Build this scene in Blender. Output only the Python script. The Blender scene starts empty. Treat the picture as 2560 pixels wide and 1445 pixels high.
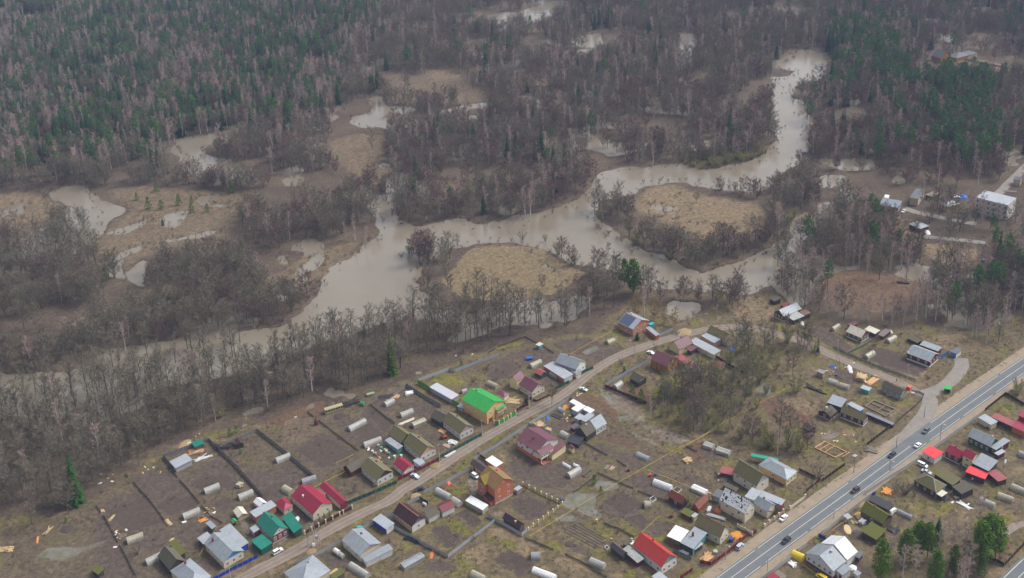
import bpy,math,random
import numpy as np
from mathutils import Matrix,Vector

# ------------------------------------------------------------------ camera, sky, sun, exposure
SC = bpy.context.scene
COL = SC.collection
R = math.radians
W_PX,H_PX = 2560.0,1445.0                 # survey photograph
F_PX,PITCH,ROLL,PY,CAM_H = 2640.0,0.316,0.0377,260.0,300.0
_fw = Vector((0,math.cos(PITCH),-math.sin(PITCH)))
_r0 = Vector((1,0,0)); _d0 = Vector((0,-math.sin(PITCH),-math.cos(PITCH)))
_ri = _r0 * math.cos(ROLL) + _d0 * math.sin(ROLL)
_dn = -_r0 * math.sin(ROLL) + _d0 * math.cos(ROLL)
cd = bpy.data.cameras.new('camera'); cam = bpy.data.objects.new('camera',cd); COL.objects.link(cam)
cd.sensor_width = 36; cd.lens = F_PX / W_PX * 36; cd.shift_y = (PY - H_PX / 2) / W_PX
cd.clip_start = 1; cd.clip_end = 12000
cam.matrix_world = Matrix(((_ri.x,-_dn.x,-_fw.x,0),(_ri.y,-_dn.y,-_fw.y,0),(_ri.z,-_dn.z,-_fw.z,CAM_H),(0,0,0,1)))
SC.camera = cam

SUN_EL,SUN_AZ = R(48),R(70)               # azimuth measured from +Y towards +X
wd = bpy.data.worlds.new('World'); SC.world = wd; wd.use_nodes = True
nt = wd.node_tree; nt.nodes.clear()
o = nt.nodes.new('ShaderNodeOutputWorld'); bg = nt.nodes.new('ShaderNodeBackground')
sky = nt.nodes.new('ShaderNodeTexSky'); sky.sky_type = 'NISHITA'; sky.sun_disc = False
sky.sun_elevation = SUN_EL; sky.sun_rotation = SUN_AZ; sky.air_density = 1.0; sky.dust_density = 4.0; sky.ozone_density = 1.0
hs = nt.nodes.new('ShaderNodeHueSaturation'); hs.inputs['Saturation'].default_value = 0.32
nt.links.new(sky.outputs[0],hs.inputs['Color']); nt.links.new(hs.outputs[0],bg.inputs[0]); nt.links.new(bg.outputs[0],o.inputs[0])
bg.inputs[1].default_value = 0.12
sd = bpy.data.lights.new('sun','SUN'); sun = bpy.data.objects.new('sun',sd); COL.objects.link(sun)
sd.energy = 1.7; sd.angle = R(20); sd.color = (1,0.97,0.92)
sun.rotation_euler = Vector((math.sin(SUN_AZ) * math.cos(SUN_EL),math.cos(SUN_AZ) * math.cos(SUN_EL),math.sin(SUN_EL))).to_track_quat('Z','Y').to_euler()
SC.view_settings.view_transform = 'Standard'; SC.view_settings.look = 'None'; SC.view_settings.gamma = 1
SC.view_settings.use_curve_mapping = False; SC.view_settings.exposure = 0.74
SC.render.engine = 'CYCLES'
cy = SC.cycles
cy.max_bounces = 4; cy.diffuse_bounces = 2; cy.glossy_bounces = 2; cy.transmission_bounces = 2; cy.transparent_max_bounces = 4; cy.volume_bounces = 0
cy.use_adaptive_sampling = False; cy.use_denoising = True; cy.caustics_reflective = False; cy.caustics_refractive = False

# ------------------------------------------------------------------ survey: plan position of a point seen in the photograph at height z
TILE = {'A1': (240,1180,5.4525),'A2': (590,1180,5.4525),'A3': (840,980,5.4525),'A4': (960,1160,5.4525),'A5': (1040,840,5.4525),
        'A6': (1240,960,5.4525),'A7': (1280,1180,5.4525),'A8': (1480,750,5.4525),'B1': (1600,1080,5.4525),'B2': (1480,1220,6.4),
        'B3': (1880,1220,6.4),'B4': (2160,980,5.4525),'B5': (2160,1180,5.4525),'B6': (1940,880,5.4525),'B7': (1900,730,5.4525),
        'B8': (2160,440,5.4525),'F': (0,0,1.0),'C1': (0,380,4),'C2': (640,180,4),'C3': (640,500,4),'C4': (1240,380,3.2),
        'C5': (0,700,4),'C6': (0,1040,3.567),'C7': (1280,0,2),'D1': (300,950,2.92),'D4': (1200,740,3.2833),'D6': (1900,950,2.92),
        'D7': (1600,700,2.6667),'D3': (900,1000,3.2467),'D5': (1400,1050,3.658),'D8': (2000,400,3.6125)}

def at(t,x,y,z=0.0):
    ox,oy,k = TILE[t]; u = ox + x / k - W_PX / 2; v = oy + y / k - PY
    d = _fw * F_PX + _ri * u + _dn * v
    s = (CAM_H - z) / -d.z
    return Vector((d.x * s,d.y * s,z))

def topix(x,y,z=0.0):                      # numpy: world -> photograph pixels
    qx,qy,qz = x,y,z - CAM_H
    w = qy * _fw.y + qz * _fw.z
    a = qx * _ri.x + qy * _ri.y + qz * _ri.z; b = qx * _dn.x + qy * _dn.y + qz * _dn.z
    return W_PX / 2 + F_PX * a / w,PY + F_PX * b / w

def inpoly(px,py,poly):
    r = np.zeros(px.shape,bool); n = len(poly)
    for i in range(n):
        x0,y0 = poly[i]; x1,y1 = poly[(i + 1) % n]
        if y0 == y1: continue
        c = ((y0 > py) != (y1 > py)) & (px < (x1 - x0) * (py - y0) / (y1 - y0) + x0)
        r ^= c
    return r

_rs = np.random.RandomState(7); _LAT = _rs.rand(256,256)
def vnoise(x,y):
    xi = np.floor(x).astype(int); yi = np.floor(y).astype(int); fx = x - xi; fy = y - yi
    fx = fx * fx * (3 - 2 * fx); fy = fy * fy * (3 - 2 * fy)
    g = lambda a,b: _LAT[a & 255,b & 255]
    return (g(xi,yi) * (1 - fx) + g(xi + 1,yi) * fx) * (1 - fy) + (g(xi,yi + 1) * (1 - fx) + g(xi + 1,yi + 1) * fx) * fy
def fbm(x,y,o=4):
    s = 0; a = 0.5; t = 0
    for i in range(o):
        s = s + a * vnoise(x + 17.3 * i,y - 9.1 * i); t += a; a *= 0.5; x = x * 2.03; y = y * 2.03
    return s / t

# ------------------------------------------------------------------ materials
MATS = {}
def _new(name):
    m = bpy.data.materials.new(name); m.use_nodes = True; n = m.node_tree; n.nodes.clear()
    out = n.nodes.new('ShaderNodeOutputMaterial'); b = n.nodes.new('ShaderNodeBsdfPrincipled'); n.links.new(b.outputs[0],out.inputs[0])
    return m,n,b
def _noise(n,scale,detail=4,vec=None,rough=0.6):
    t = n.nodes.new('ShaderNodeTexNoise'); t.inputs['Scale'].default_value = scale; t.inputs['Detail'].default_value = detail; t.inputs['Roughness'].default_value = rough
    if vec is not None: n.links.new(vec,t.inputs['Vector'])
    return t.outputs['Fac']
def _mix(n,fac,a,b,mode='MIX'):
    m = n.nodes.new('ShaderNodeMix'); m.data_type = 'RGBA'; m.blend_type = mode
    for s,v in ((m.inputs[0],fac),(m.inputs[6],a),(m.inputs[7],b)):
        if isinstance(v,(int,float)): s.default_value = v
        elif isinstance(v,tuple): s.default_value = (*v,1)
        else: n.links.new(v,s)
    return m.outputs[2]
def _ramp(n,v,lo,hi):
    m = n.nodes.new('ShaderNodeMapRange'); m.inputs[1].default_value = lo; m.inputs[2].default_value = hi; n.links.new(v,m.inputs[0]); return m.outputs[0]
def _obj(n):
    return n.nodes.new('ShaderNodeTexCoord').outputs['Object']
def _bump(n,b,h,s=0.3,d=0.05):
    k = n.nodes.new('ShaderNodeBump'); k.inputs['Strength'].default_value = s; k.inputs['Distance'].default_value = d
    n.links.new(h,k.inputs['Height']); n.links.new(k.outputs[0],b.inputs['Normal'])

def M(name,c,var=0.18,scale=1.2,rough=0.75,metal=0.0,c2=None,stripe=None,dirt=0.25,spec=0.3):
    """painted or weathered surface: base colour, patchy second colour, grime; stripe=(axis, pitch) gives fine corrugation or board relief"""
    if name in MATS: return MATS[name]
    m,n,b = _new(name); v = _obj(n)
    c2 = c2 or tuple(x * (1 - var) for x in c)
    f = _ramp(n,_noise(n,scale,5,v),0.35,0.65)
    col = _mix(n,f,c,c2)
    g = _ramp(n,_noise(n,scale * 5,6,v,0.7),0.45,0.8)
    mm = n.nodes.new('ShaderNodeMath'); mm.operation = 'MULTIPLY'; mm.inputs[1].default_value = dirt; n.links.new(g,mm.inputs[0])
    col = _mix(n,mm.outputs[0],col,(0.09,0.08,0.065))
    n.links.new(col,b.inputs['Base Color']); b.inputs['Roughness'].default_value = rough; b.inputs['Metallic'].default_value = metal
    b.inputs['Specular IOR Level'].default_value = spec
    if name.endswith('roof') or name.endswith('sheet'):    # streaks of dirt running down the slope
        mp = n.nodes.new('ShaderNodeMapping'); mp.inputs['Scale'].default_value = (.22,2.2,.22); n.links.new(v,mp.inputs['Vector'])
        st_ = n.nodes.new('ShaderNodeMapRange'); st_.inputs[1].default_value = .35; st_.inputs[2].default_value = .68; st_.inputs[3].default_value = .74; st_.inputs[4].default_value = 1.12; n.links.new(_noise(n,2.2,5,mp.outputs[0],.7),st_.inputs[0])
        cc = n.nodes.new('ShaderNodeCombineColor'); [n.links.new(st_.outputs[0],cc.inputs[i]) for i in range(3)]; col = _mix(n,1.0,col,cc.outputs[0],'MULTIPLY'); n.links.new(col,b.inputs['Base Color'])
    if stripe:
        w = n.nodes.new('ShaderNodeTexWave'); w.wave_type = 'BANDS'; w.bands_direction = stripe[0]; w.inputs['Scale'].default_value = 0.314 / stripe[1]; w.inputs['Distortion'].default_value = 0.3
        n.links.new(v,w.inputs['Vector']); _bump(n,b,w.outputs['Fac'],0.6,0.04)
    MATS[name] = m; return m

def moss_roof(name,slate,moss,amount):
    m,n,b = _new(name); v = _obj(n)
    mp = n.nodes.new('ShaderNodeMapping'); mp.inputs['Scale'].default_value = (0.35,1.6,0.35); n.links.new(v,mp.inputs['Vector'])
    f = _ramp(n,_noise(n,1.6,6,mp.outputs[0],0.65),0.62 - amount * 0.35,0.75 - amount * 0.2)
    base = _mix(n,_ramp(n,_noise(n,4,5,mp.outputs[0]),0.3,0.7),slate,tuple(x * 0.55 for x in slate))
    col = _mix(n,f,base,moss)
    col = _mix(n,_ramp(n,_noise(n,9,4,v),0.55,0.8),col,(0.055,0.05,0.04))
    n.links.new(col,b.inputs['Base Color']); b.inputs['Roughness'].default_value = 0.95; b.inputs['Specular IOR Level'].default_value = 0.1
    w = n.nodes.new('ShaderNodeTexWave'); w.bands_direction = 'Y'; w.inputs['Scale'].default_value = 1.2; n.links.new(v,w.inputs['Vector'])
    _bump(n,b,w.outputs['Fac'],0.7,0.06)
    MATS[name] = m; return m

def brick_mat(name,c1,c2,mortar,bands=None):
    m,n,b = _new(name); v = _obj(n)
    col = _mix(n,_ramp(n,_noise(n,3,6,v,0.75),0.3,0.7),c1,c2)
    if bands:
        s = n.nodes.new('ShaderNodeSeparateXYZ'); n.links.new(v,s.inputs[0])
        md = n.nodes.new('ShaderNodeMath'); md.operation = 'FRACT'; ml = n.nodes.new('ShaderNodeMath'); ml.operation = 'MULTIPLY'; ml.inputs[1].default_value = 1 / bands[0]
        n.links.new(s.outputs[2],ml.inputs[0]); n.links.new(ml.outputs[0],md.inputs[0])
        gt = n.nodes.new('ShaderNodeMath'); gt.operation = 'GREATER_THAN'; gt.inputs[1].default_value = 0.72; n.links.new(md.outputs[0],gt.inputs[0])
        col = _mix(n,gt.outputs[0],col,bands[1])
    col = _mix(n,_ramp(n,_noise(n,14,4,v),0.5,0.8),col,mortar)
    n.links.new(col,b.inputs['Base Color']); b.inputs['Roughness'].default_value = 0.9; b.inputs['Specular IOR Level'].default_value = 0.15
    MATS[name] = m; return m

def plant_mat(name,cols,rough=0.9,spec=0.05,trans=0.0):
    """bark, twigs or needles: every plant takes its own tint between the listed colours"""
    m,n,b = _new(name)
    oi = n.nodes.new('ShaderNodeObjectInfo'); r = n.nodes.new('ShaderNodeValToRGB'); e = r.color_ramp.elements
    for i,c in enumerate(cols):
        p = i / (len(cols) - 1)
        if i == 0: k = e[0]; k.position = 0
        elif i == len(cols) - 1: k = e[-1]; k.position = 1
        else: k = e.new(p)
        k.color = (*c,1)
    n.links.new(oi.outputs['Random'],r.inputs[0])
    g = _noise(n,0.7,3,_obj(n)); col = _mix(n,_ramp(n,g,0.3,0.7),r.outputs[0],tuple(sum(c[i] for c in cols) / len(cols) * 0.62 for i in range(3)))
    n.links.new(col,b.inputs['Base Color']); b.inputs['Roughness'].default_value = rough; b.inputs['Specular IOR Level'].default_value = spec
    MATS[name] = m; return m

GREY = M('grey_metal_roof',(0.31,0.345,0.38),0.14,0.5,0.55,0.08,dirt=0.16,spec=0.35)
PALE = M('pale_grey_metal_roof',(0.40,0.43,0.47),0.14,0.5,0.55,0.08,dirt=0.16,spec=0.35)
DGREY = M('dark_grey_roofing_felt',(0.13,0.14,0.16),0.25,0.7,0.7,dirt=0.2)
BLACK = M('black_roofing_felt',(0.035,0.037,0.045),0.25,0.7,0.6,dirt=0.15)
WHITER = M('white_sheet_roof',(0.78,0.79,0.80),0.08,0.5,0.5,dirt=0.1)
CREAMR = M('cream_sheet_roof',(0.66,0.62,0.52),0.15,0.5,0.6,dirt=0.2)
CRIM = M('crimson_metal_roof',(0.31,0.018,0.052),0.15,0.4,0.42,dirt=0.06,spec=0.45)
CRIMP = M('pink_faded_metal_roof',(0.36,0.10,0.11),0.2,0.5,0.6,dirt=0.15)
REDR = M('red_metal_roof',(0.50,0.045,0.035),0.1,0.5,0.45,dirt=0.08,spec=0.45)
BRED = M('bright_red_metal_roof',(0.78,0.035,0.05),0.08,0.5,0.45,dirt=0.05,spec=0.45)
TEALR = M('teal_green_metal_roof',(0.010,0.21,0.15),0.15,0.4,0.4,dirt=0.06,spec=0.45)
GREENR = M('bright_green_metal_roof',(0.035,0.37,0.075),0.1,0.4,0.45,dirt=0.04,spec=0.4)
PURP = M('plum_metal_roof',(0.17,0.065,0.085),0.15,0.4,0.5,dirt=0.08,spec=0.4)
MAROON = M('dark_maroon_roof',(0.060,0.020,0.028),0.2,0.5,0.55,dirt=0.1)
RUSTR = M('rusty_red_roof',(0.27,0.055,0.035),0.3,0.6,0.6,dirt=0.3,c2=(0.16,0.05,0.03))
BLUEP = M('blue_solar_roof',(0.075,0.10,0.17),0.12,0.3,0.35,dirt=0.05,spec=0.5)
MOSS = moss_roof('mossy_slate_roof',(0.21,0.185,0.15),(0.15,0.135,0.04),0.75)
MOSSD = moss_roof('dark_slate_roof',(0.145,0.13,0.11),(0.10,0.095,0.04),0.4)
MOSSY = moss_roof('yellow_moss_roof',(0.19,0.12,0.07),(0.26,0.20,0.02),0.8)
MOSSG = moss_roof('green_moss_roof',(0.12,0.115,0.09),(0.12,0.13,0.02),0.95)
CREAM = M('cream_plaster_wall',(0.60,0.54,0.41),0.1,0.8,0.85,dirt=0.12)
WHITE = M('white_plaster_wall',(0.64,0.63,0.61),0.1,0.8,0.85,dirt=0.16)
WBRICK = M('white_silicate_brick_wall',(0.60,0.57,0.54),0.16,1.5,0.9,dirt=0.25)
YELLOW = M('yellow_brick_wall',(0.62,0.42,0.18),0.1,1.2,0.85,dirt=0.1)
PYEL = M('pale_yellow_siding_wall',(0.70,0.62,0.36),0.08,1.2,0.8,dirt=0.1,stripe=('Z',0.2))
BRICK = brick_mat('orange_brick_wall',(0.52,0.16,0.07),(0.42,0.115,0.055),(0.36,0.25,0.2))
SBRICK = brick_mat('banded_brick_wall',(0.36,0.11,0.06),(0.30,0.09,0.05),(0.3,0.2,0.16),(1.05,(0.62,0.52,0.40)))
RBRICK = brick_mat('dark_red_brick_wall',(0.20,0.035,0.035),(0.15,0.03,0.03),(0.2,0.1,0.09))
LOG = M('golden_log_wall',(0.40,0.18,0.045),0.25,1.5,0.6,dirt=0.15,stripe=('Z',0.25))
WOOD = M('weathered_board_wall',(0.155,0.115,0.085),0.3,2.0,0.9,dirt=0.3,stripe=('Z',0.2))
DWOOD = M('dark_board_wall',(0.060,0.047,0.040),0.3,2.0,0.9,dirt=0.3,stripe=('Z',0.2))
BROWN = M('brown_painted_log_wall',(0.105,0.045,0.035),0.25,1.5,0.8,dirt=0.2,stripe=('Z',0.25))
WINE = M('wine_red_board_wall',(0.11,0.016,0.024),0.2,1.5,0.7,dirt=0.1,stripe=('Z',0.22))
GREENW = M('green_board_wall',(0.045,0.10,0.045),0.25,1.5,0.8,dirt=0.15,stripe=('Z',0.22))
TEALW = M('turquoise_board_wall',(0.10,0.33,0.31),0.2,1.5,0.8,dirt=0.2,stripe=('X',0.2))
TEALS = M('teal_painted_wall',(0.02,0.36,0.24),0.1,1.5,0.7,dirt=0.1)
DGREEN = M('dark_green_corrugated_wall',(0.012,0.085,0.062),0.12,0.8,0.5,dirt=0.06)
BLUEW = M('blue_painted_wall',(0.03,0.05,0.42),0.15,1.0,0.6,dirt=0.1)
SKYB = M('sky_blue_painted_board',(0.05,0.22,0.50),0.12,1.0,0.7,dirt=0.1)
ORANGE = M('orange_trim',(0.52,0.22,0.07),0.15,1.0,0.7)
PEACH = M('peach_board',(0.62,0.36,0.18),0.15,1.0,0.75)
PINKB = M('pinkish_board',(0.45,0.30,0.27),0.15,1.0,0.8)
CONC = M('concrete',(0.42,0.40,0.37),0.15,1.0,0.9,dirt=0.25)
TANW = M('tan_panel_wall',(0.50,0.42,0.28),0.1,0.6,0.9,dirt=0.15)
GREYW = M('grey_clad_wall',(0.36,0.37,0.39),0.12,0.8,0.7,dirt=0.12)
FRAME = M('white_window_frame',(0.80,0.80,0.79),0.05,2,0.5,dirt=0.05)
GLASS = M('dark_window_glass',(0.02,0.024,0.03),0.2,2,0.08,dirt=0.0,spec=0.5)
POLY = M('milky_polycarbonate',(0.52,0.515,0.48),0.3,0.35,0.35,dirt=0.3,spec=0.5)
POLYY = M('yellowed_polycarbonate',(0.50,0.46,0.33),0.3,0.35,0.4,dirt=0.35,spec=0.5)
POLYS = M('silvery_greenhouse_film',(0.42,0.45,0.49),0.3,0.5,0.25,dirt=0.25,spec=0.6)
for _m,_f in ((POLY,.18),(POLYY,.14),(POLYS,.3)):     # translucent sheets: the dark beds show through a little
    _n = _m.node_tree; _o = next(x for x in _n.nodes if x.type == 'OUTPUT_MATERIAL'); _b = next(x for x in _n.nodes if x.type == 'BSDF_PRINCIPLED'); _t = _n.nodes.new('ShaderNodeBsdfTransparent'); _x = _n.nodes.new('ShaderNodeMixShader')
    _x.inputs[0].default_value = _f; _n.links.new(_b.outputs[0],_x.inputs[1]); _n.links.new(_t.outputs[0],_x.inputs[2]); _n.links.new(_x.outputs[0],_o.inputs[0])
YFILM = M('yellow_greenhouse_film',(0.75,0.55,0.02),0.15,0.8,0.4,dirt=0.1)
STEEL = M('galvanised_steel',(0.45,0.46,0.47),0.15,2,0.45,0.5,dirt=0.15)
F_GREY = M('pale_blue_grey_corrugated_sheet',(0.44,0.47,0.52),0.1,0.4,0.45,0.15,dirt=0.1,spec=0.5)
F_DARK = M('old_grey_board',(0.10,0.09,0.08),0.3,1.5,0.95,dirt=0.3)
F_PURP = M('plum_corrugated_sheet',(0.085,0.022,0.038),0.12,0.5,0.5,dirt=0.06)
F_CRIM = M('crimson_corrugated_sheet',(0.20,0.012,0.035),0.12,0.5,0.5,dirt=0.06)
F_BLUE = M('cobalt_blue_fence_sheet',(0.015,0.035,0.45),0.15,0.5,0.5,dirt=0.06)
F_BGRN = M('bright_green_fence_sheet',(0.03,0.36,0.05),0.12,0.5,0.5,dirt=0.06)
F_YEL = M('mossy_yellow_picket',(0.50,0.38,0.06),0.2,1.0,0.8,dirt=0.2)
F_TEAL = M('faded_teal_fence_board',(0.10,0.16,0.16),0.2,1.0,0.8,dirt=0.25)
F_CONC = M('precast_concrete_fence',(0.40,0.40,0.39),0.2,0.7,0.9,dirt=0.3)
F_BRWN = M('brown_fence_sheet',(0.05,0.025,0.022),0.15,0.5,0.6,dirt=0.08)
TIMBER = M('fresh_sawn_timber',(0.56,0.40,0.22),0.25,2.0,0.8,dirt=0.15)
OTIMB = M('orange_new_timber',(0.72,0.30,0.06),0.2,2.0,0.75,dirt=0.1)
OLDT = M('old_grey_timber',(0.24,0.20,0.16),0.3,2.0,0.9,dirt=0.3)
SAND = M('heaped_sand',(0.34,0.25,0.135),0.2,1.0,0.95,dirt=0.1)
PLAST = M('white_plastic_sheet',(0.80,0.80,0.81),0.08,1.0,0.45,dirt=0.08)
TARPB = M('blue_tarpaulin',(0.02,0.13,0.50),0.15,1.0,0.5,dirt=0.08)
TYRE = M('black_rubber',(0.02,0.02,0.02),0.2,2,0.8)
GASY = M('yellow_gas_pipe_paint',(0.62,0.42,0.04),0.1,1,0.6,dirt=0.15)
RUST = M('rusty_iron',(0.15,0.045,0.03),0.3,2,0.8,dirt=0.3)
REDP = M('red_plastic',(0.60,0.06,0.04),0.1,1,0.5)
AQUA = M('aqua_plastic',(0.04,0.45,0.48),0.1,1,0.45)
BLUEPL = M('blue_plastic',(0.03,0.07,0.30),0.15,1,0.5)
BUSY = M('faded_cream_bus_paint',(0.42,0.36,0.22),0.25,0.8,0.7,dirt=0.35)
SOILH = M('dug_soil',(0.075,0.055,0.045),0.25,1.5,0.95,dirt=0.2)
BARK = plant_mat('bare_tree_bark',[(0.15,0.135,0.12),(0.105,0.095,0.085),(0.19,0.17,0.15)])
TWIG = plant_mat('bare_tree_twigs',[(0.135,0.115,0.083),(0.25,0.208,0.15),(0.20,0.188,0.115),(0.33,0.27,0.21),(0.18,0.156,0.112),(0.27,0.25,0.19),(0.12,0.102,0.078)])
TWIGR = plant_mat('reddish_alder_twigs',[(0.24,0.145,0.125),(0.15,0.10,0.095),(0.28,0.19,0.165),(0.19,0.125,0.115)])
BIRB = plant_mat('birch_white_bark',[(0.60,0.57,0.53),(0.50,0.48,0.45),(0.66,0.64,0.61)])
BIRT = plant_mat('birch_pinkish_twigs',[(0.48,0.34,0.30),(0.38,0.28,0.245),(0.54,0.40,0.35)])
SPRN = plant_mat('spruce_needles',[(0.022,0.068,0.024),(0.036,0.090,0.032),(0.024,0.070,0.034)])
PINN = plant_mat('pine_needles',[(0.085,0.185,0.055),(0.062,0.145,0.055),(0.115,0.215,0.058)])
PINB = plant_mat('pine_reddish_bark',[(0.16,0.085,0.055),(0.12,0.075,0.055)])
YPIN = plant_mat('bright_pine_needles',[(0.095,0.200,0.020),(0.070,0.150,0.022),(0.130,0.225,0.020)])
SHRT = plant_mat('shrub_twigs',[(0.17,0.138,0.115),(0.21,0.16,0.13),(0.19,0.17,0.11),(0.155,0.12,0.11)])
WILT = plant_mat('willow_olive_twigs',[(0.34,0.32,0.12),(0.28,0.28,0.13),(0.40,0.36,0.12),(0.30,0.285,0.17)])
REED = plant_mat('dry_straw_blades',[(0.30,0.22,0.125),(0.21,0.155,0.09),(0.25,0.205,0.09)])
WEED = plant_mat('weed_stalks',[(0.16,0.115,0.08),(0.24,0.18,0.09),(0.15,0.145,0.045),(0.11,0.085,0.065)])
LART = plant_mat('larch_straw_twigs',[(0.42,0.30,0.12),(0.36,0.26,0.11)])
SPRO = plant_mat('olive_spruce_needles',[(0.075,0.13,0.022),(0.085,0.145,0.025)])
THUJ = plant_mat('thuja_foliage',[(0.025,0.085,0.022),(0.03,0.10,0.03)])

# ------------------------------------------------------------------ mesh builder
class MB:
    def __init__(s): s.v = []; s.f = []; s.m = []; s.k = 0
    def face(s,pts,k=None):
        i = len(s.v); s.v += [tuple(p) for p in pts]; s.f.append(tuple(range(i,i + len(pts)))); s.m.append(s.k if k is None else k)
    def box(s,x0,y0,z0,x1,y1,z1,k=None):
        i = len(s.v); s.v += [(x0,y0,z0),(x1,y0,z0),(x1,y1,z0),(x0,y1,z0),(x0,y0,z1),(x1,y0,z1),(x1,y1,z1),(x0,y1,z1)]
        for q in ((0,3,2,1),(4,5,6,7),(0,1,5,4),(1,2,6,5),(2,3,7,6),(3,0,4,7)):
            s.f.append(tuple(i + a for a in q)); s.m.append(s.k if k is None else k)
    def prism(s,poly,y0,y1,tr=lambda p: p,k=None,ends=True):      # poly in xz, swept along y
        i = len(s.v); n = len(poly)
        s.v += [tr((x,y0,z)) for x,z in poly] + [tr((x,y1,z)) for x,z in poly]
        for a in range(n):
            b = (a + 1) % n; s.f.append((i + a,i + n + a,i + n + b,i + b)); s.m.append(s.k if k is None else k)
        if ends:
            s.f.append(tuple(range(i,i + n))); s.f.append(tuple(range(i + 2 * n - 1,i + n - 1,-1))); s.m += [s.k if k is None else k] * 2
    def tube(s,pts,rads,n=6,cap=True,k=None):
        i = len(s.v); pts = [Vector(p) for p in pts]
        for j,p in enumerate(pts):
            d = (pts[min(j + 1,len(pts) - 1)] - pts[max(j - 1,0)]).normalized()
            a = d.cross(Vector((0,0,1)) if abs(d.z) < 0.9 else Vector((1,0,0))).normalized(); b = d.cross(a)
            for t in range(n):
                w = 2 * math.pi * t / n; s.v.append(tuple(p + (a * math.cos(w) + b * math.sin(w)) * rads[j]))
        for j in range(len(pts) - 1):
            for t in range(n):
                u = (t + 1) % n; s.f.append((i + j * n + t,i + j * n + u,i + (j + 1) * n + u,i + (j + 1) * n + t)); s.m.append(s.k if k is None else k)
        if cap:
            s.f.append(tuple(range(i + n - 1,i - 1,-1))); e = i + (len(pts) - 1) * n; s.f.append(tuple(range(e,e + n))); s.m += [s.k if k is None else k] * 2
    def beam(s,a,b,w,h=None,k=None):                               # square bar between two points
        a = Vector(a); b = Vector(b); d = (b - a).normalized(); h = h or w
        x = d.cross(Vector((0,0,1)) if abs(d.z) < 0.95 else Vector((1,0,0))).normalized() * w / 2; y = d.cross(x).normalized() * h / 2
        i = len(s.v); s.v += [tuple(p) for p in (a - x - y,a + x - y,a + x + y,a - x + y,b - x - y,b + x - y,b + x + y,b - x + y)]
        for q in ((0,3,2,1),(4,5,6,7),(0,1,5,4),(1,2,6,5),(2,3,7,6),(3,0,4,7)):
            s.f.append(tuple(i + t for t in q)); s.m.append(s.k if k is None else k)
    def mesh(s,name,*mats,smooth=False):
        me = bpy.data.meshes.new(name); me.from_pydata(s.v,[],s.f)
        for m in mats: me.materials.append(m)
        if len(mats) > 1: me.polygons.foreach_set('material_index',s.m)
        if smooth: me.polygons.foreach_set('use_smooth',[True] * len(s.f))
        me.update(); return me
    def obj(s,name,mats,parent=None,smooth=False):
        return link(name,s.mesh(name,*(mats if isinstance(mats,(list,tuple)) else [mats]),smooth=smooth),parent)
def link(name,me,parent=None,loc=None,rz=None,scale=None):
    o = bpy.data.objects.new(name,me); COL.objects.link(o)
    if parent: o.parent = parent
    if loc is not None: o.location = loc
    if rz is not None: o.rotation_euler = (0,0,rz)
    if scale is not None: o.scale = scale
    return o
def tag(o,label,cat,group=None):
    o['label'] = label; o['category'] = cat
    if group: o['group'] = group
    return o
def thing(name,label,cat,loc,rz=0.0,group=None,scale=None):
    o = bpy.data.objects.new(name,None); COL.objects.link(o); o.location = loc; o.rotation_euler = (0,0,rz); o.empty_display_size = 0.5
    if scale: o.scale = scale
    return tag(o,label,cat,group)
def struct(o): o['kind'] = 'structure'; return o
def stuff(o): o['kind'] = 'stuff'; return o
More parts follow.
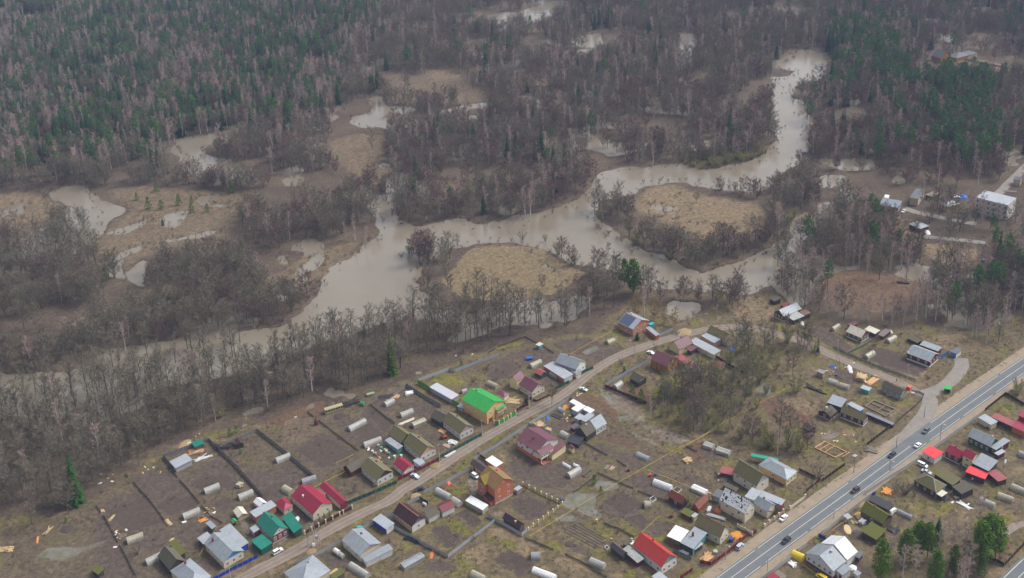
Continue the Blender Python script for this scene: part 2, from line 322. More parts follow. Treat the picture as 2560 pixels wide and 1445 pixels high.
# ------------------------------------------------------------------ setting: flood-plain terrain, river, roads, garden ground
def FP(t,pts):                               # survey tile -> photograph pixels
    ox,oy,k = TILE[t]; return [(ox + x / k,oy + y / k) for x,y in pts]
VILLAGE = [(-300,1300),(0,1290),(180,1285),(260,1225),(420,1130),(500,1085),(640,1060),(800,1025),(950,985),(1040,945),(1150,895),(1250,872),
           (1350,852),(1480,830),(1530,785),(1560,765),(1640,765),(1700,800),(1770,780),(1800,735),(1935,735),(2040,800),(2200,825),(2300,815),
           (2440,825),(2560,790),(3400,760),(3400,2400),(-300,2400)]
CLINIC = [(2150,480),(2230,440),(2700,400),(2700,640),(2300,610),(2180,570)]
OPENW = [  # open water
    FP('F',[(-200,950),(0,934),(160,927),(225,915),(275,872),(430,856),(545,832),(640,825),(700,812),(740,790),(765,768),(790,738),(808,706),(806,690),(830,665),(900,630),
             (915,612),(948,600),(945,560),(930,520),(900,498),(890,470),(915,466),(925,490),(985,500),(990,545),(1040,566),(1090,552),(1152,543),(1177,566),(1240,556),(1321,544),
             (1415,517),(1459,483),(1480,462),(1500,435),(1537,420),(1630,414),(1693,410),(1740,420),(1787,424),(1850,412),(1896,392),(1918,385),(1942,350),(1928,290),(1925,235),(1935,205),
             (1975,190),(1990,177),(1925,165),(1855,160),(1858,148),(1960,150),(1985,124),(2050,128),(2092,148),(2078,176),(2045,200),(1985,212),(1972,232),(2000,258),(2022,268),
             (2005,298),(2020,330),(2014,400),(1985,412),(1942,440),(1900,480),(1760,466),(1718,456),(1677,453),(1609,466),(1578,485),(1500,500),(1480,540),(1490,572),(1525,588),(1560,604),(1615,625),
             (1671,648),(1709,662),(1752,684),(1820,662),(1887,640),(1930,615),(1975,575),(1992,545),(2010,530),(2050,525),(2040,560),(2010,610),(1985,660),(1940,705),(1880,735),(1800,728),(1727,722),(1640,722),
             (1600,705),(1545,680),(1480,665),(1450,665),(1400,640),(1340,618),(1270,602),(1180,610),(1150,622),(1120,622),(1075,640),(1040,700),(1062,730),(1075,752),(1040,770),(1000,800),(940,815),(860,840),(760,868),(690,905),(600,935),
             (540,945),(420,962),(280,992),(100,1035),(0,1040),(-200,1060)]),
    FP('F',[(1030,772),(1140,775),(1250,784),(1330,770),(1415,742),(1460,745),(1468,765),(1440,798),(1250,812),(1205,836),(1140,858),(1112,852),(1165,815),(1040,800)]),
    FP('F',[(1645,790),(1690,755),(1745,757),(1752,775),(1715,800),(1690,828),(1652,812)]),
    FP('F',[(112,485),(160,468),(195,458),(215,470),(228,500),(250,530),(258,570),(250,592),(222,606),(190,628),(150,645),(100,645),(85,622),(90,600),(125,585),(128,560),(155,545),(172,525),(165,505),(130,495)]),
    FP('F',[(-60,535),(0,532),(25,525),(40,506),(70,503),(66,520),(50,535),(0,537)]),
    FP('F',[(34,546),(50,545),(56,551),(40,553)]),FP('F',[(80,560),(90,555),(86,570),(76,577)]),
    FP('F',[(270,583),(300,572),(330,560),(334,568),(310,588),(285,592)]),
    FP('F',[(348,553),(370,546),(400,540),(440,532),(469,527),(452,555),(435,572),(420,556),(395,546),(372,553),(360,568),(350,564)]),
    FP('F',[(485,495),(545,486),(551,495),(520,501),(540,505),(597,511),(598,521),(555,517),(500,506)]),
    FP('F',[(303,638),(310,629),(370,606),(425,596),(480,586),(510,580),(568,569),(571,574),(520,588),(478,595),(425,603),(372,614),(312,641)]),
    FP('F',[(246,649),(295,645),(304,649),(307,666),(312,686),(330,673),(350,656),(379,645),(373,666),(363,690),(367,714),(350,710),(320,702),(280,692),(270,663)]),
    FP('F',[(446,400),(500,392),(560,402),(622,424),(645,452),(590,444),(540,442),(490,442),(455,428)]),
    FP('F',[(436,352),(520,335),(610,320),(645,323),(560,352),(500,374),(540,387),(560,402),(470,397),(448,378)]),
    FP('F',[(924,240),(956,236),(964,262),(1000,264),(1030,271),(1056,271),(1000,286),(968,291),(1022,292),(1078,300),(1072,321),(1040,319),(975,319),(920,319),(878,306),(876,291),(925,288)]),
    FP('F',[(1075,286),(1110,272),(1168,266),(1172,272),(1140,284),(1090,292)]),FP('F',[(1157,291),(1204,288),(1206,294),(1160,297)]),
    FP('F',[(1160,310),(1195,308),(1198,325),(1162,322)]),
    FP('F',[(765,362),(790,354),(806,358),(800,378),(775,381)]),FP('F',[(918,341),(942,338),(940,343),(922,344)]),
    FP('F',[(954,408),(975,412),(992,425),(978,430),(960,420)]),FP('F',[(955,452),(968,436),(985,434),(988,460),(985,478),(965,475)]),
    FP('F',[(853,444),(870,441),(882,450),(862,449)]),FP('F',[(727,445),(745,444),(745,465),(730,464)]),
    FP('F',[(738,612),(768,590),(800,596),(806,622),(820,636),(796,662),(760,690),(736,692),(750,672),(775,645),(762,638)]),
    FP('F',[(712,712),(768,690),(766,702),(742,732),(705,752),(688,738)]),FP('F',[(697,640),(714,632),(720,660),(706,660)]),
    FP('F',[(1195,45),(1250,30),(1300,30),(1350,12),(1394,10),(1386,36),(1340,52),(1300,64),(1270,80),(1240,76),(1215,56)]),
    FP('F',[(1690,80),(1735,83),(1748,105),(1738,125),(1738,152),(1690,152),(1680,135),(1700,110)]),
    FP('F',[(1420,92),(1500,82),(1512,105),(1500,120),(1440,112)]),FP('F',[(1275,240),(1340,246),(1412,256),(1410,268),(1330,268),(1275,262)]),
    FP('F',[(1715,362),(1760,350),(1815,345),(1820,360),(1760,372),(1716,378)]),
    FP('F',[(2040,395),(2100,400),(2170,402),(2195,420),(2140,425),(2060,412)]),FP('F',[(2092,472),(2140,468),(2136,505),(2100,512)]),
    FP('F',[(2050,440),(2100,436),(2110,462),(2060,470)]),FP('F',[(2234,438),(2256,436),(2260,462),(2236,464)]),
    FP('F',[(2055,500),(2110,505),(2080,530),(2040,560),(2030,540)]),
    FP('F',[(2270,662),(2330,668),(2345,680),(2300,700),(2250,688)]),
    FP('C4',[(1150,395),(1230,400),(1340,430),(1440,455),(1525,487),(1430,480),(1300,455),(1200,425)]),
    FP('C4',[(1270,500),(1400,518),(1560,550),(1850,590),(1700,586),(1520,560),(1350,526)]),
    FP('C4',[(1405,365),(1450,335),(1465,380),(1440,388)]),FP('C4',[(1490,650),(1600,662),(1615,705),(1520,690)]),FP('C4',[(2110,510),(2170,502),(2168,520),(2120,524)]),
    FP('C4',[(362,875),(395,890),(465,945),(495,980),(450,950),(380,905)]),FP('C4',[(515,1020),(540,1015),(540,1060),(515,1062)]),
]
MEADOW = [  # open ground without trees: (polygon, straw, grass)
    (FP('F',[(1095,705),(1160,640),(1190,618),(1270,606),(1340,624),(1400,648),(1470,690),(1400,728),(1330,745),(1250,752),(1150,745)]),0.75,0.35),
    (FP('F',[(1585,500),(1612,474),(1680,462),(1740,480),(1900,505),(1912,540),(1905,575),(1850,590),(1760,600),(1650,560),(1600,535)]),0.75,0.1),
    (FP('F',[(262,470),(330,462),(470,470),(600,480),(640,500),(600,560),(560,610),(620,650),(500,640),(380,640),(300,680),(235,640),(225,618),(270,560),(330,520),(280,500)]),0.52,0.0),
    (FP('F',[(-60,485),(60,478),(110,490),(160,505),(120,560),(70,590),(-60,590)]),0.6,0.0),
    (FP('F',[(790,380),(820,345),(900,330),(970,325),(965,400),(985,430),(950,470),(880,440),(820,400)]),0.55,0.0),
    (FP('F',[(700,680),(760,640),(850,605),(905,605),(905,630),(830,665),(800,700),(770,720),(700,745),(660,700)]),0.55,0.0),
    (FP('F',[(930,175),(1020,185),(1140,178),(1160,200),(1230,235),(1190,262),(1080,255),(990,250),(960,225)]),0.45,0.0),
    (FP('F',[(1060,440),(1180,452),(1230,470),(1180,490),(1090,485)]),0.5,0.0),(FP('F',[(1060,175),(1125,170),(1160,190),(1080,205)]),0.6,0),
    (FP('F',[(1280,190),(1390,195),(1380,220),(1290,215)]),0.8,0),(FP('F',[(1690,185),(1780,180),(1770,210),(1700,205)]),0.6,0),
    (FP('F',[(2045,700),(2100,672),(2200,680),(2280,700),(2335,715),(2310,760),(2200,790),(2100,770),(2040,740)]),0.42,0.0),
    (FP('F',[(2180,505),(2330,580),(2300,600),(2450,620),(2460,680),(2330,650),(2280,620),(2200,560)]),0.6,0.0),
    (FP('F',[(2310,605),(2420,620),(2470,655),(2440,690),(2330,650)]),0.8,0.0),
    (FP('F',[(2390,155),(2460,150),(2545,170),(2520,185),(2420,168)]),0.9,0.0),
]
NOTREE = [FP('F',[(2180,470),(2260,455),(2420,480),(2560,470),(2600,560),(2430,560),(2340,600),(2250,575),(2190,520)]),
          FP('F',[(2310,128),(2440,122),(2560,160),(2560,200),(2440,205),(2310,200)])]

near_y = np.arange(236.0,620.1,1.28); nx = np.arange(-460.0,460.1,1.28)
far_y = np.concatenate([np.arange(620.0,1760.0,5.12),[1900,2200,2800,4000,7000]]); fx = np.concatenate([[-7000,-4000,-2500,-1700],np.arange(-1200.0,1200.1,5.12),[1700,2500,4000,7000]])

SOFT = []                                      # (layer, weight, photograph polygon)
def Z(layer,w,t,*polys):
    for p in polys: SOFT.append((layer,w,FP(t,p)))
# straw / grass / soil / dirt (pale trodden earth) / red (bracken-brown litter) / wet
Z('straw',1.0,'F',[(1815,760),(1850,740),(1900,742),(1938,765),(1945,790),(1900,812),(1850,800)],[(715,1050),(790,1040),(800,1075),(760,1105),(720,1110),(700,1085)],
  [(2330,845),(2400,835),(2455,858),(2430,885),(2370,880)],[(2255,940),(2320,925),(2345,945),(2310,965),(2260,965)])
Z('straw',0.95,'A4',[(1370,960),(1460,880),(1640,860),(1830,980),(1780,1060),(1600,1020),(1480,1000)],[(1020,1260),(1180,1140),(1420,1060),(1500,1110),(1380,1200),(1460,1270),(1300,1380),(1130,1340)],[(1700,1230),(1900,1160),(2000,1260),(1900,1300)])
Z('straw',0.8,'A7',[(0,720),(180,900),(360,1010),(200,1130),(80,1060)],[(560,1180),(760,1130),(1050,1230),(1000,1330),(800,1400),(640,1330)],[(860,1010),(1050,1080),(1000,1180),(840,1110)])
Z('grass',1.0,'A7',[(1160,390),(1290,300),(1480,230),(1420,310),(1280,420),(1140,480)],[(1180,640),(1400,690),(1530,640),(1680,760),(1780,810),(1700,870),(1480,790)],[(500,960),(600,940),(720,1080),(640,1090)],
  [(880,660),(1120,630),(1300,720),(1440,850),(1250,880),(1080,780)],[(1500,1330),(1660,1300),(1720,1400),(1560,1445),(1480,1420)],[(900,180),(1100,160),(1060,250),(950,290)],[(1950,600),(2181,700),(2100,780),(1960,650)],[(1900,900),(2100,870),(2120,950),(1960,960)])
Z('grass',0.9,'A6',[(1220,830),(1360,760),(1460,770),(1420,850),(1270,880)],[(820,1000),(1000,900),(1120,940),(1300,1030),(1500,1130),(1400,1120),(1180,1050),(960,1010)],[(1300,880),(1560,1000),(1700,1130),(1560,1090),(1380,980)])
Z('grass',0.8,'B1',[(380,1130),(560,1090),(720,1180),(640,1280),(430,1190)],[(200,1000),(480,1060),(540,1130),(300,1100)],[(1130,420),(1240,390),(1260,460),(1160,490)],[(320,1420),(420,1380),(400,1445),(320,1445)])
Z('grass',0.9,'B2',[(1840,830),(1960,880),(2060,960),(1960,1010),(1820,930)],[(1540,1380),(1700,1300),(2030,1250),(1990,1330),(1780,1440),(1560,1440)],[(1290,520),(1500,490),(1560,600),(1400,590)],[(330,1100),(500,1180),(560,1240),(420,1200)])
Z('grass',0.75,'A5',[(150,610),(330,520),(560,500),(740,630),(600,690),(440,690)],[(1540,70),(1760,60),(1900,60),(1750,120),(1640,100)],[(1020,170),(1240,90),(1520,40),(1380,130),(1100,210)])
Z('grass',0.8,'A4',[(840,360),(1060,300),(1170,350),(1000,450),(880,420)],[(750,800),(980,740),(1230,900),(1160,980),(960,950)],[(180,1130),(360,1070),(460,1140),(300,1200)])
Z('grass',0.85,'A8',[(270,420),(380,430),(520,510),(400,510),(290,470)],[(760,930),(900,1010),(1040,1060),(1260,1010),(1330,1060),(1200,1200),(1000,1350),(850,1300),(940,1100)],[(150,390),(260,370),(280,420),(180,430)],[(1350,790),(1500,750),(1640,800),(1600,900),(1460,880)])
Z('grass',0.9,'B7',[(170,420),(300,440),(400,520),(240,520)],[(1240,800),(1440,710),(1480,740),(1300,850)],[(1230,880),(1500,990),(1480,1010),(1260,930)],[(1960,620),(2100,590),(2181,640),(2050,700)],[(1860,640),(1900,640),(1860,720),(1760,740)])
Z('grass',0.75,'B6',[(900,960),(1100,1000),(1180,1060),(1120,1090),(930,1010)],[(1380,620),(1700,680),(1800,760),(1600,720)],[(650,480),(760,560),(680,640),(600,580)],[(1620,700),(1760,660),(1900,640),(1880,720)])
Z('grass',0.9,'B4',[(680,480),(760,390),(870,300),(930,290),(820,430)],[(1840,200),(1960,160),(2130,220),(2060,260),(1900,240)],[(1340,640),(1420,640),(1500,760),(1440,720)],[(1940,720),(2100,720),(2060,800),(1960,780)])
Z('straw',0.7,'B4',[(0,200),(60,250),(300,330),(420,250),(560,200),(420,380),(280,320)],[(880,330),(1100,160),(1300,30),(1400,20),(1180,180),(960,330)],[(180,700),(360,620),(340,760),(200,900),(60,1000),(0,960)],[(1960,1060),(2181,980),(2181,1160),(2050,1140)])
Z('straw',0.75,'B5',[(1300,560),(1480,620),(1380,700),(1240,640)],[(480,400),(760,450),(1000,470),(1200,500),(1000,620),(720,560)],[(1800,480),(1980,540),(2181,640),(1940,760)],[(1600,1340),(1900,1300),(2080,1240),(1980,1445),(1600,1445)])
Z('grass',0.7,'B5',[(900,480),(1180,380),(1260,450),(1100,620),(980,600)],[(1780,560),(2000,580),(2120,640),(1930,760)],[(620,420),(840,450),(860,560),(720,560)])
Z('straw',0.8,'B6',[(860,1060),(1000,1040),(1100,1090),(1040,1150),(900,1120)],[(1480,880),(1640,750),(1700,790),(1600,900)],[(0,600),(200,580),(420,640),(600,760),(560,860),(420,880),(200,760)],[(1400,1060),(1500,1060),(1440,1130),(1300,1180)])
Z('straw',0.9,'B1',[(560,480),(760,480),(960,560),(1040,640),(900,640),(700,560)],[(0,80),(180,100),(330,200),(300,260),(100,180)])
Z('straw',0.6,'A1',[(440,150),(560,130),(480,330),(420,260)],[(1500,1400),(1900,1280),(2100,1300),(2000,1400),(1700,1445)])
Z('straw',0.7,'C6',[(440,880),(620,840),(760,860),(720,920),(560,960),(440,940)],[(1500,290),(1640,220),(1800,190),(1760,260),(1600,300)])
Z('straw',0.65,'A2',[(1130,760),(1330,680),(1560,590),(1560,650),(1300,790),(1120,840)],[(870,1080),(1250,900),(1550,760),(1800,600),(1740,680),(1450,900),(1000,1100)],[(200,1400),(600,1290),(760,1210),(640,1350),(300,1445)])
Z('straw',0.6,'A3',[(1230,960),(1400,960),(1420,1020),(1290,1070)],[(650,260),(800,240),(780,320),(680,340)],[(1200,1200),(1400,1110),(1540,1060),(1600,1090),(1300,1260)])
Z('soil',1.0,'A1',[(100,960),(250,870),(320,960),(540,1445),(0,1445),(0,1000)],[(150,380),(600,300),(760,480),(900,700),(700,760),(420,830),(300,800),(130,540)],[(520,860),(900,800),(950,920),(860,1060),(640,1080),(500,1010)],
  [(480,80),(900,0),(1040,10),(1280,280),(760,420),(620,300)],[(1290,160),(1400,90),(1800,10),(1980,200),(1640,220),(1460,250)],[(800,430),(1300,310),(1400,450),(1010,600)],[(1060,800),(1500,620),(1500,760),(1420,860),(1280,980),(1160,900)],[(1600,420),(1760,340),(1900,450),(1740,560)],[(1400,1150),(1740,1330),(1620,1440),(1400,1300)],[(0,560),(60,560),(300,1000),(420,1220),(480,1445),(0,1445)])
Z('soil',1.0,'A2',[(80,40),(360,0),(760,180),(620,340),(420,390),(300,250)],[(690,560),(900,560),(1010,640),(950,740),(860,700),(800,600)],[(1110,1150),(1330,1040),(1600,1200),(1400,1300),(1250,1280)],[(720,0),(960,0),(1000,20),(860,80)])
Z('soil',1.0,'A3',[(380,260),(540,210),(800,430),(640,560),(460,440)],[(0,420),(160,380),(420,400),(660,570),(560,640),(350,740),(180,650)],[(480,160),(700,60),(860,120),(720,220),(620,250)],[(860,180),(1100,120),(1300,200),(1380,300),(1200,350),(1000,240)],[(0,640),(60,680),(240,840),(0,960)],[(450,760),(620,780),(760,920),(700,1000),(540,860)],[(1180,560),(1380,600),(1300,700),(1200,640)])
Z('soil',1.0,'D1',[(1270,510),(1490,400),(1720,540),(1610,620),(1440,640)],[(900,690),(1150,650),(1290,760),(1170,860),(1030,850)],[(1160,620),(1270,570),(1390,680),(1290,730)],[(530,690),(690,580),(860,690),(740,760),(600,760)])
Z('soil',1.0,'A4',[(640,880),(820,830),(1060,1020),(980,1120),(860,1170),(640,950)],[(980,680),(1100,600),(1350,790),(1250,880),(1080,760)],[(1480,1300),(1720,1160),(2060,1380),(1960,1445),(1600,1445)],[(560,1320),(760,1310),(1000,1400),(960,1445),(480,1445)],[(1700,560),(1900,430),(2181,560),(2181,720),(1960,780),(1740,620)],[(280,1230),(400,1180),(420,1230),(300,1290)])
Z('soil',0.9,'A6',[(140,1090),(440,1040),(900,1120),(1060,1310),(940,1400),(640,1400),(300,1260)],[(1270,880),(1400,800),(1700,950),(1560,1000)],[(1600,1010),(1740,950),(2000,1090),(2100,1060),(1960,1160),(1750,1090)],[(740,520),(900,470),(1000,560),(860,640),(760,620)],[(500,540),(640,480),(760,640),(560,580)])
Z('soil',0.85,'A7',[(1180,430),(1440,270),(1560,300),(1820,420),(1700,560),(1560,620),(1350,600)],[(1560,620),(1740,560),(1900,680),(1760,790)],[(1520,120),(1720,40),(2000,150),(1820,190),(1700,220)],[(0,1130),(130,1130),(310,1260),(230,1445),(0,1445)],[(0,350),(240,330),(520,470),(420,540),(100,560)],[(800,1000),(1080,1060),(1120,1140),(1020,1180),(820,1090)],[(1900,720),(2060,690),(2160,740),(2010,880),(1860,800)])
Z('soil',0.95,'A5',[(960,540),(1260,330),(1440,440),(1260,520),(1080,600)],[(540,720),(700,680),(680,730)],[(0,900),(160,1000),(240,1050),(100,1080),(0,1000)],[(1500,440),(1560,300),(1700,200),(1900,210),(1920,300),(1700,340)],[(1930,100),(2181,30),(2181,180),(1960,190)],[(1700,540),(1940,560),(1920,640),(1780,640)])
Z('soil',0.95,'D4',[(620,420),(720,370),(870,330),(930,350),(990,420),(900,480),(760,470)],[(900,460),(1100,420),(1200,420),(1000,520),(900,520)],[(70,560),(180,510),(330,580),(200,640),(60,640)],[(220,480),(440,420),(620,500),(560,540),(380,560)])
Z('soil',1.0,'B7',[(640,570),(740,480),(860,520),(1120,630),(1260,760),(1180,830),(960,760),(800,660)],[(800,440),(880,410),(990,470),(900,520)],[(1320,870),(1440,780),(1660,750),(1980,860),(2181,990),(2181,1170),(1900,1080),(1560,950)],[(960,1040),(1180,1080),(1330,1170),(1290,1240),(1040,1200)])
Z('soil',1.0,'B6',[(1330,130),(1560,30),(1760,80),(2080,220),(1960,300),(1600,240)],[(840,260),(1080,320),(1100,440),(900,400),(820,330)])
Z('soil',0.8,'B1',[(200,500),(320,480),(520,560),(480,640),(240,560)],[(740,280),(880,220),(1080,340),(1060,430),(860,360)],[(0,700),(160,700),(400,830),(340,920),(100,860),(0,780)],[(560,560),(760,600),(980,740),(760,680)])
Z('soil',0.8,'B3',[(1200,620),(1440,520),(1740,660),(1900,880),(1640,850),(1480,760)],[(2300,500),(2420,440),(2540,520),(2400,620),(2300,560)],[(1500,1250),(1760,1150),(1900,1440),(1640,1440)])
Z('soil',0.8,'B4',[(1180,1110),(1380,1120),(1720,1300),(1600,1320),(1300,1200)],[(2080,860),(2181,890),(2181,1010),(2040,960)],[(1120,880),(1300,950),(1400,1060),(1180,1000)])
Z('soil',0.8,'B5',[(1200,380),(1420,380),(1600,470),(1480,500),(1300,430)],[(2040,420),(2181,430),(2160,540),(2000,480)],[(1930,790),(2110,770),(2090,840),(1950,900)])
Z('red',0.9,'F',[(2050,690),(2110,672),(2300,700),(2340,720),(2300,770),(2120,780),(2040,745)],[(1500,960),(1600,950),(1640,1000),(1560,1030)],[(1890,1000),(1960,985),(2020,1020),(2040,1060),(1940,1060)],[(640,1060),(720,1030),(800,1000),(820,1040),(720,1060)],[(1700,1120),(1760,1100),(1800,1140),(1740,1160)])
Z('red',0.8,'A6',[(900,260),(1000,180),(1300,120),(1540,260),(1680,420),(1600,560),(1480,420),(1240,240)],[(1400,740),(1560,640),(1800,720),(2000,800),(1880,900),(1700,860)])
Z('red',0.7,'B5',[(1700,1100),(1900,1000),(2100,900),(2120,980),(1930,1240),(1760,1160)])
Z('dirt',0.9,'A4',[(1140,280),(1180,100),(1260,120),(1300,260),(1260,420),(1200,440)],[(1490,640),(1620,660),(1600,760),(1480,700)])
Z('dirt',0.8,'B3',[(560,290),(900,330),(700,420),(560,480)],[(120,700),(420,520),(660,400),(900,330),(760,440),(500,640),(140,830)],[(1560,560),(1780,650),(1740,720),(1560,700)])
Z('dirt',0.7,'A2',[(860,900),(1000,860),(960,960),(860,980)],[(500,1000),(700,890),(780,920),(640,1010)],[(20,660),(180,640),(180,760),(240,880),(140,860)])
Z('dirt',0.8,'B6',[(1240,1330),(1440,1250),(1640,1160),(1640,1280),(1460,1400),(1250,1440)],[(1850,1080),(1900,1010),(2000,960),(1960,1040)])
Z('dirt',0.6,'F',[(1500,985),(1545,965),(1600,1010),(1620,1060),(1690,1080),(1740,1110),(1670,1115),(1580,1050),(1520,1020)])
Z('wet',1.0,'A7',[(690,430),(760,330),(900,280),(980,290),(1080,260),(1160,300),(1120,470),(1200,560),(1260,600),(1180,640),(960,560),(720,460)],[(1130,160),(1220,100),(1430,160),(1480,200),(1290,270),(1190,230)],[(560,640),(760,560),(900,600),(860,640),(640,700)])
Z('wet',0.9,'C6',[(360,1230),(420,1180),(640,1150),(740,1180),(700,1240),(560,1310),(420,1270)]); Z('wet',0.55,'C6',[(700,1160),(860,1110),(1000,1090),(900,1160),(740,1230)],[(300,1250),(350,1240),(370,1330),(310,1300)])
Z('wet',0.8,'A6',[(1380,30),(1460,60),(1640,200),(1700,280),(1600,290),(1480,160)],[(1620,440),(1800,430),(1860,480),(1700,520)],[(1740,600),(1840,620),(1960,680),(1900,690)]); Z('wet',0.8,'D4',[(830,460),(900,430),(975,405),(955,440),(880,490)])
Z('wet',0.6,'A6',[(1300,930),(1480,1010),(1620,1080),(1560,1080),(1380,1000)],[(1750,620),(2181,760),(2181,850),(1900,720)]); Z('wet',0.8,'D7',[(770,740),(810,680),(870,700),(900,760),(820,780)])
Z('wet',0.7,'A8',[(0,640),(80,620),(60,700),(0,720)],[(120,1230),(250,1310),(420,1400),(300,1445),(200,1380)])
Z('soil',.56,'F',[(0,1335),(120,1310),(240,1235),(420,1135),(640,1085),(830,1015),(1040,965),(1150,1060),(1180,1095),(880,1245),(560,1400),(380,1460),(0,1460)]); Z('soil',.5,'F',[(1180,930),(1330,850),(1500,850),(1560,870),(1390,990),(1240,960)],[(1280,1100),(1480,1010),(1660,1120),(1900,1200),(1700,1330),(1400,1330),(1260,1230)])
LAYERS = ('straw','grass','soil','dirt','red','wet','vil')

def terrain(name,xs,ys,blur):
    X,Y = np.meshgrid(xs,ys); sh = X.shape; x = X.ravel(); y = Y.ravel()
    jx = (fbm(x / 9,y / 9) - 0.5) * 7; jy = (fbm(x / 9 + 40,y / 9 + 11) - 0.5) * 9
    px,py = topix(x + jx * 0.35,y + jy * 0.35); fxp,fyp = topix(x + jx,y + jy)
    vis = (px > -700) & (px < 3300) & (py > -400) & (py < 2300)
    water = np.zeros(x.shape,bool); vil = inpoly(fxp,fyp,VILLAGE) | inpoly(fxp,fyp,CLINIC)
    for p in OPENW:
        b = np.array(p); m = vis & (fxp > b[:,0].min() - 1) & (fxp < b[:,0].max() + 1) & (fyp > b[:,1].min() - 1) & (fyp < b[:,1].max() + 1)
        i = np.nonzero(m)[0]; water[i] |= inpoly(fxp[i],fyp[i],p)
    lay = {k: np.zeros(x.shape,np.float32) for k in LAYERS}
    lay['vil'][inpoly(fxp,fyp,VILLAGE)] = 1
    for p,s,g in MEADOW:
        i = np.nonzero(inpoly(fxp,fyp,p) & vis)[0]; lay['straw'][i] = s; lay['grass'][i] = g
    for k,w,p in SOFT:
        b = np.array(p); i = np.nonzero((px > b[:,0].min() - 2) & (px < b[:,0].max() + 2) & (py > b[:,1].min() - 2) & (py < b[:,1].max() + 2) & vis)[0]
        i = i[inpoly(px[i],py[i],p)]; lay[k][i] = np.maximum(lay[k][i],w)
    meadow = (lay['straw'] > 0.3) & ~vil
    n1 = fbm(x / 42,y / 42,5); n2 = fbm(x / 7,y / 7,3)
    h = np.where(vil,0.0,0.06 + (n1 - 0.47) * 2.6 + (n2 - 0.5) * 0.5)
    h = np.where(meadow,0.25 + (n2 - 0.5) * 0.3,h)
    h = np.where(water,-1.0,h); h = np.clip(h,-1.0,0.7)
    def bl(a,it):
        a = a.reshape(sh).astype(np.float32)
        for _ in range(it):
            p = np.pad(a,1,mode='edge'); a = (p[:-2,1:-1] + p[2:,1:-1] + p[1:-1,:-2] + p[1:-1,2:] + 2 * a) / 6
        return a.ravel()
    h = bl(h,blur)
    for k in LAYERS: lay[k] = bl(lay[k],blur)
    h[inpoly(px,py,VILLAGE) & (lay['vil'] > 0.999)] = 0
    me = bpy.data.meshes.new(name); nv = x.size; ny,nx_ = sh
    me.vertices.add(nv); me.vertices.foreach_set('co',np.stack([x,y,h],1).astype(np.float32).ravel())
    a = (np.arange(ny - 1)[:,None] * nx_ + np.arange(nx_ - 1)[None,:]).ravel(); q = np.stack([a,a + 1,a + nx_ + 1,a + nx_],1)
    me.loops.add(q.size); me.loops.foreach_set('vertex_index',q.ravel().astype(np.int32)); me.polygons.add(len(q)); me.polygons.foreach_set('loop_start',np.arange(0,q.size,4,dtype=np.int32))
    me.polygons.foreach_set('use_smooth',np.ones(len(q),bool)); me.update(calc_edges=True)
    for k in LAYERS:
        at_ = me.attributes.new(k,'FLOAT','POINT'); at_.data.foreach_set('value',lay[k].astype(np.float32))
    return me,h.reshape(sh)

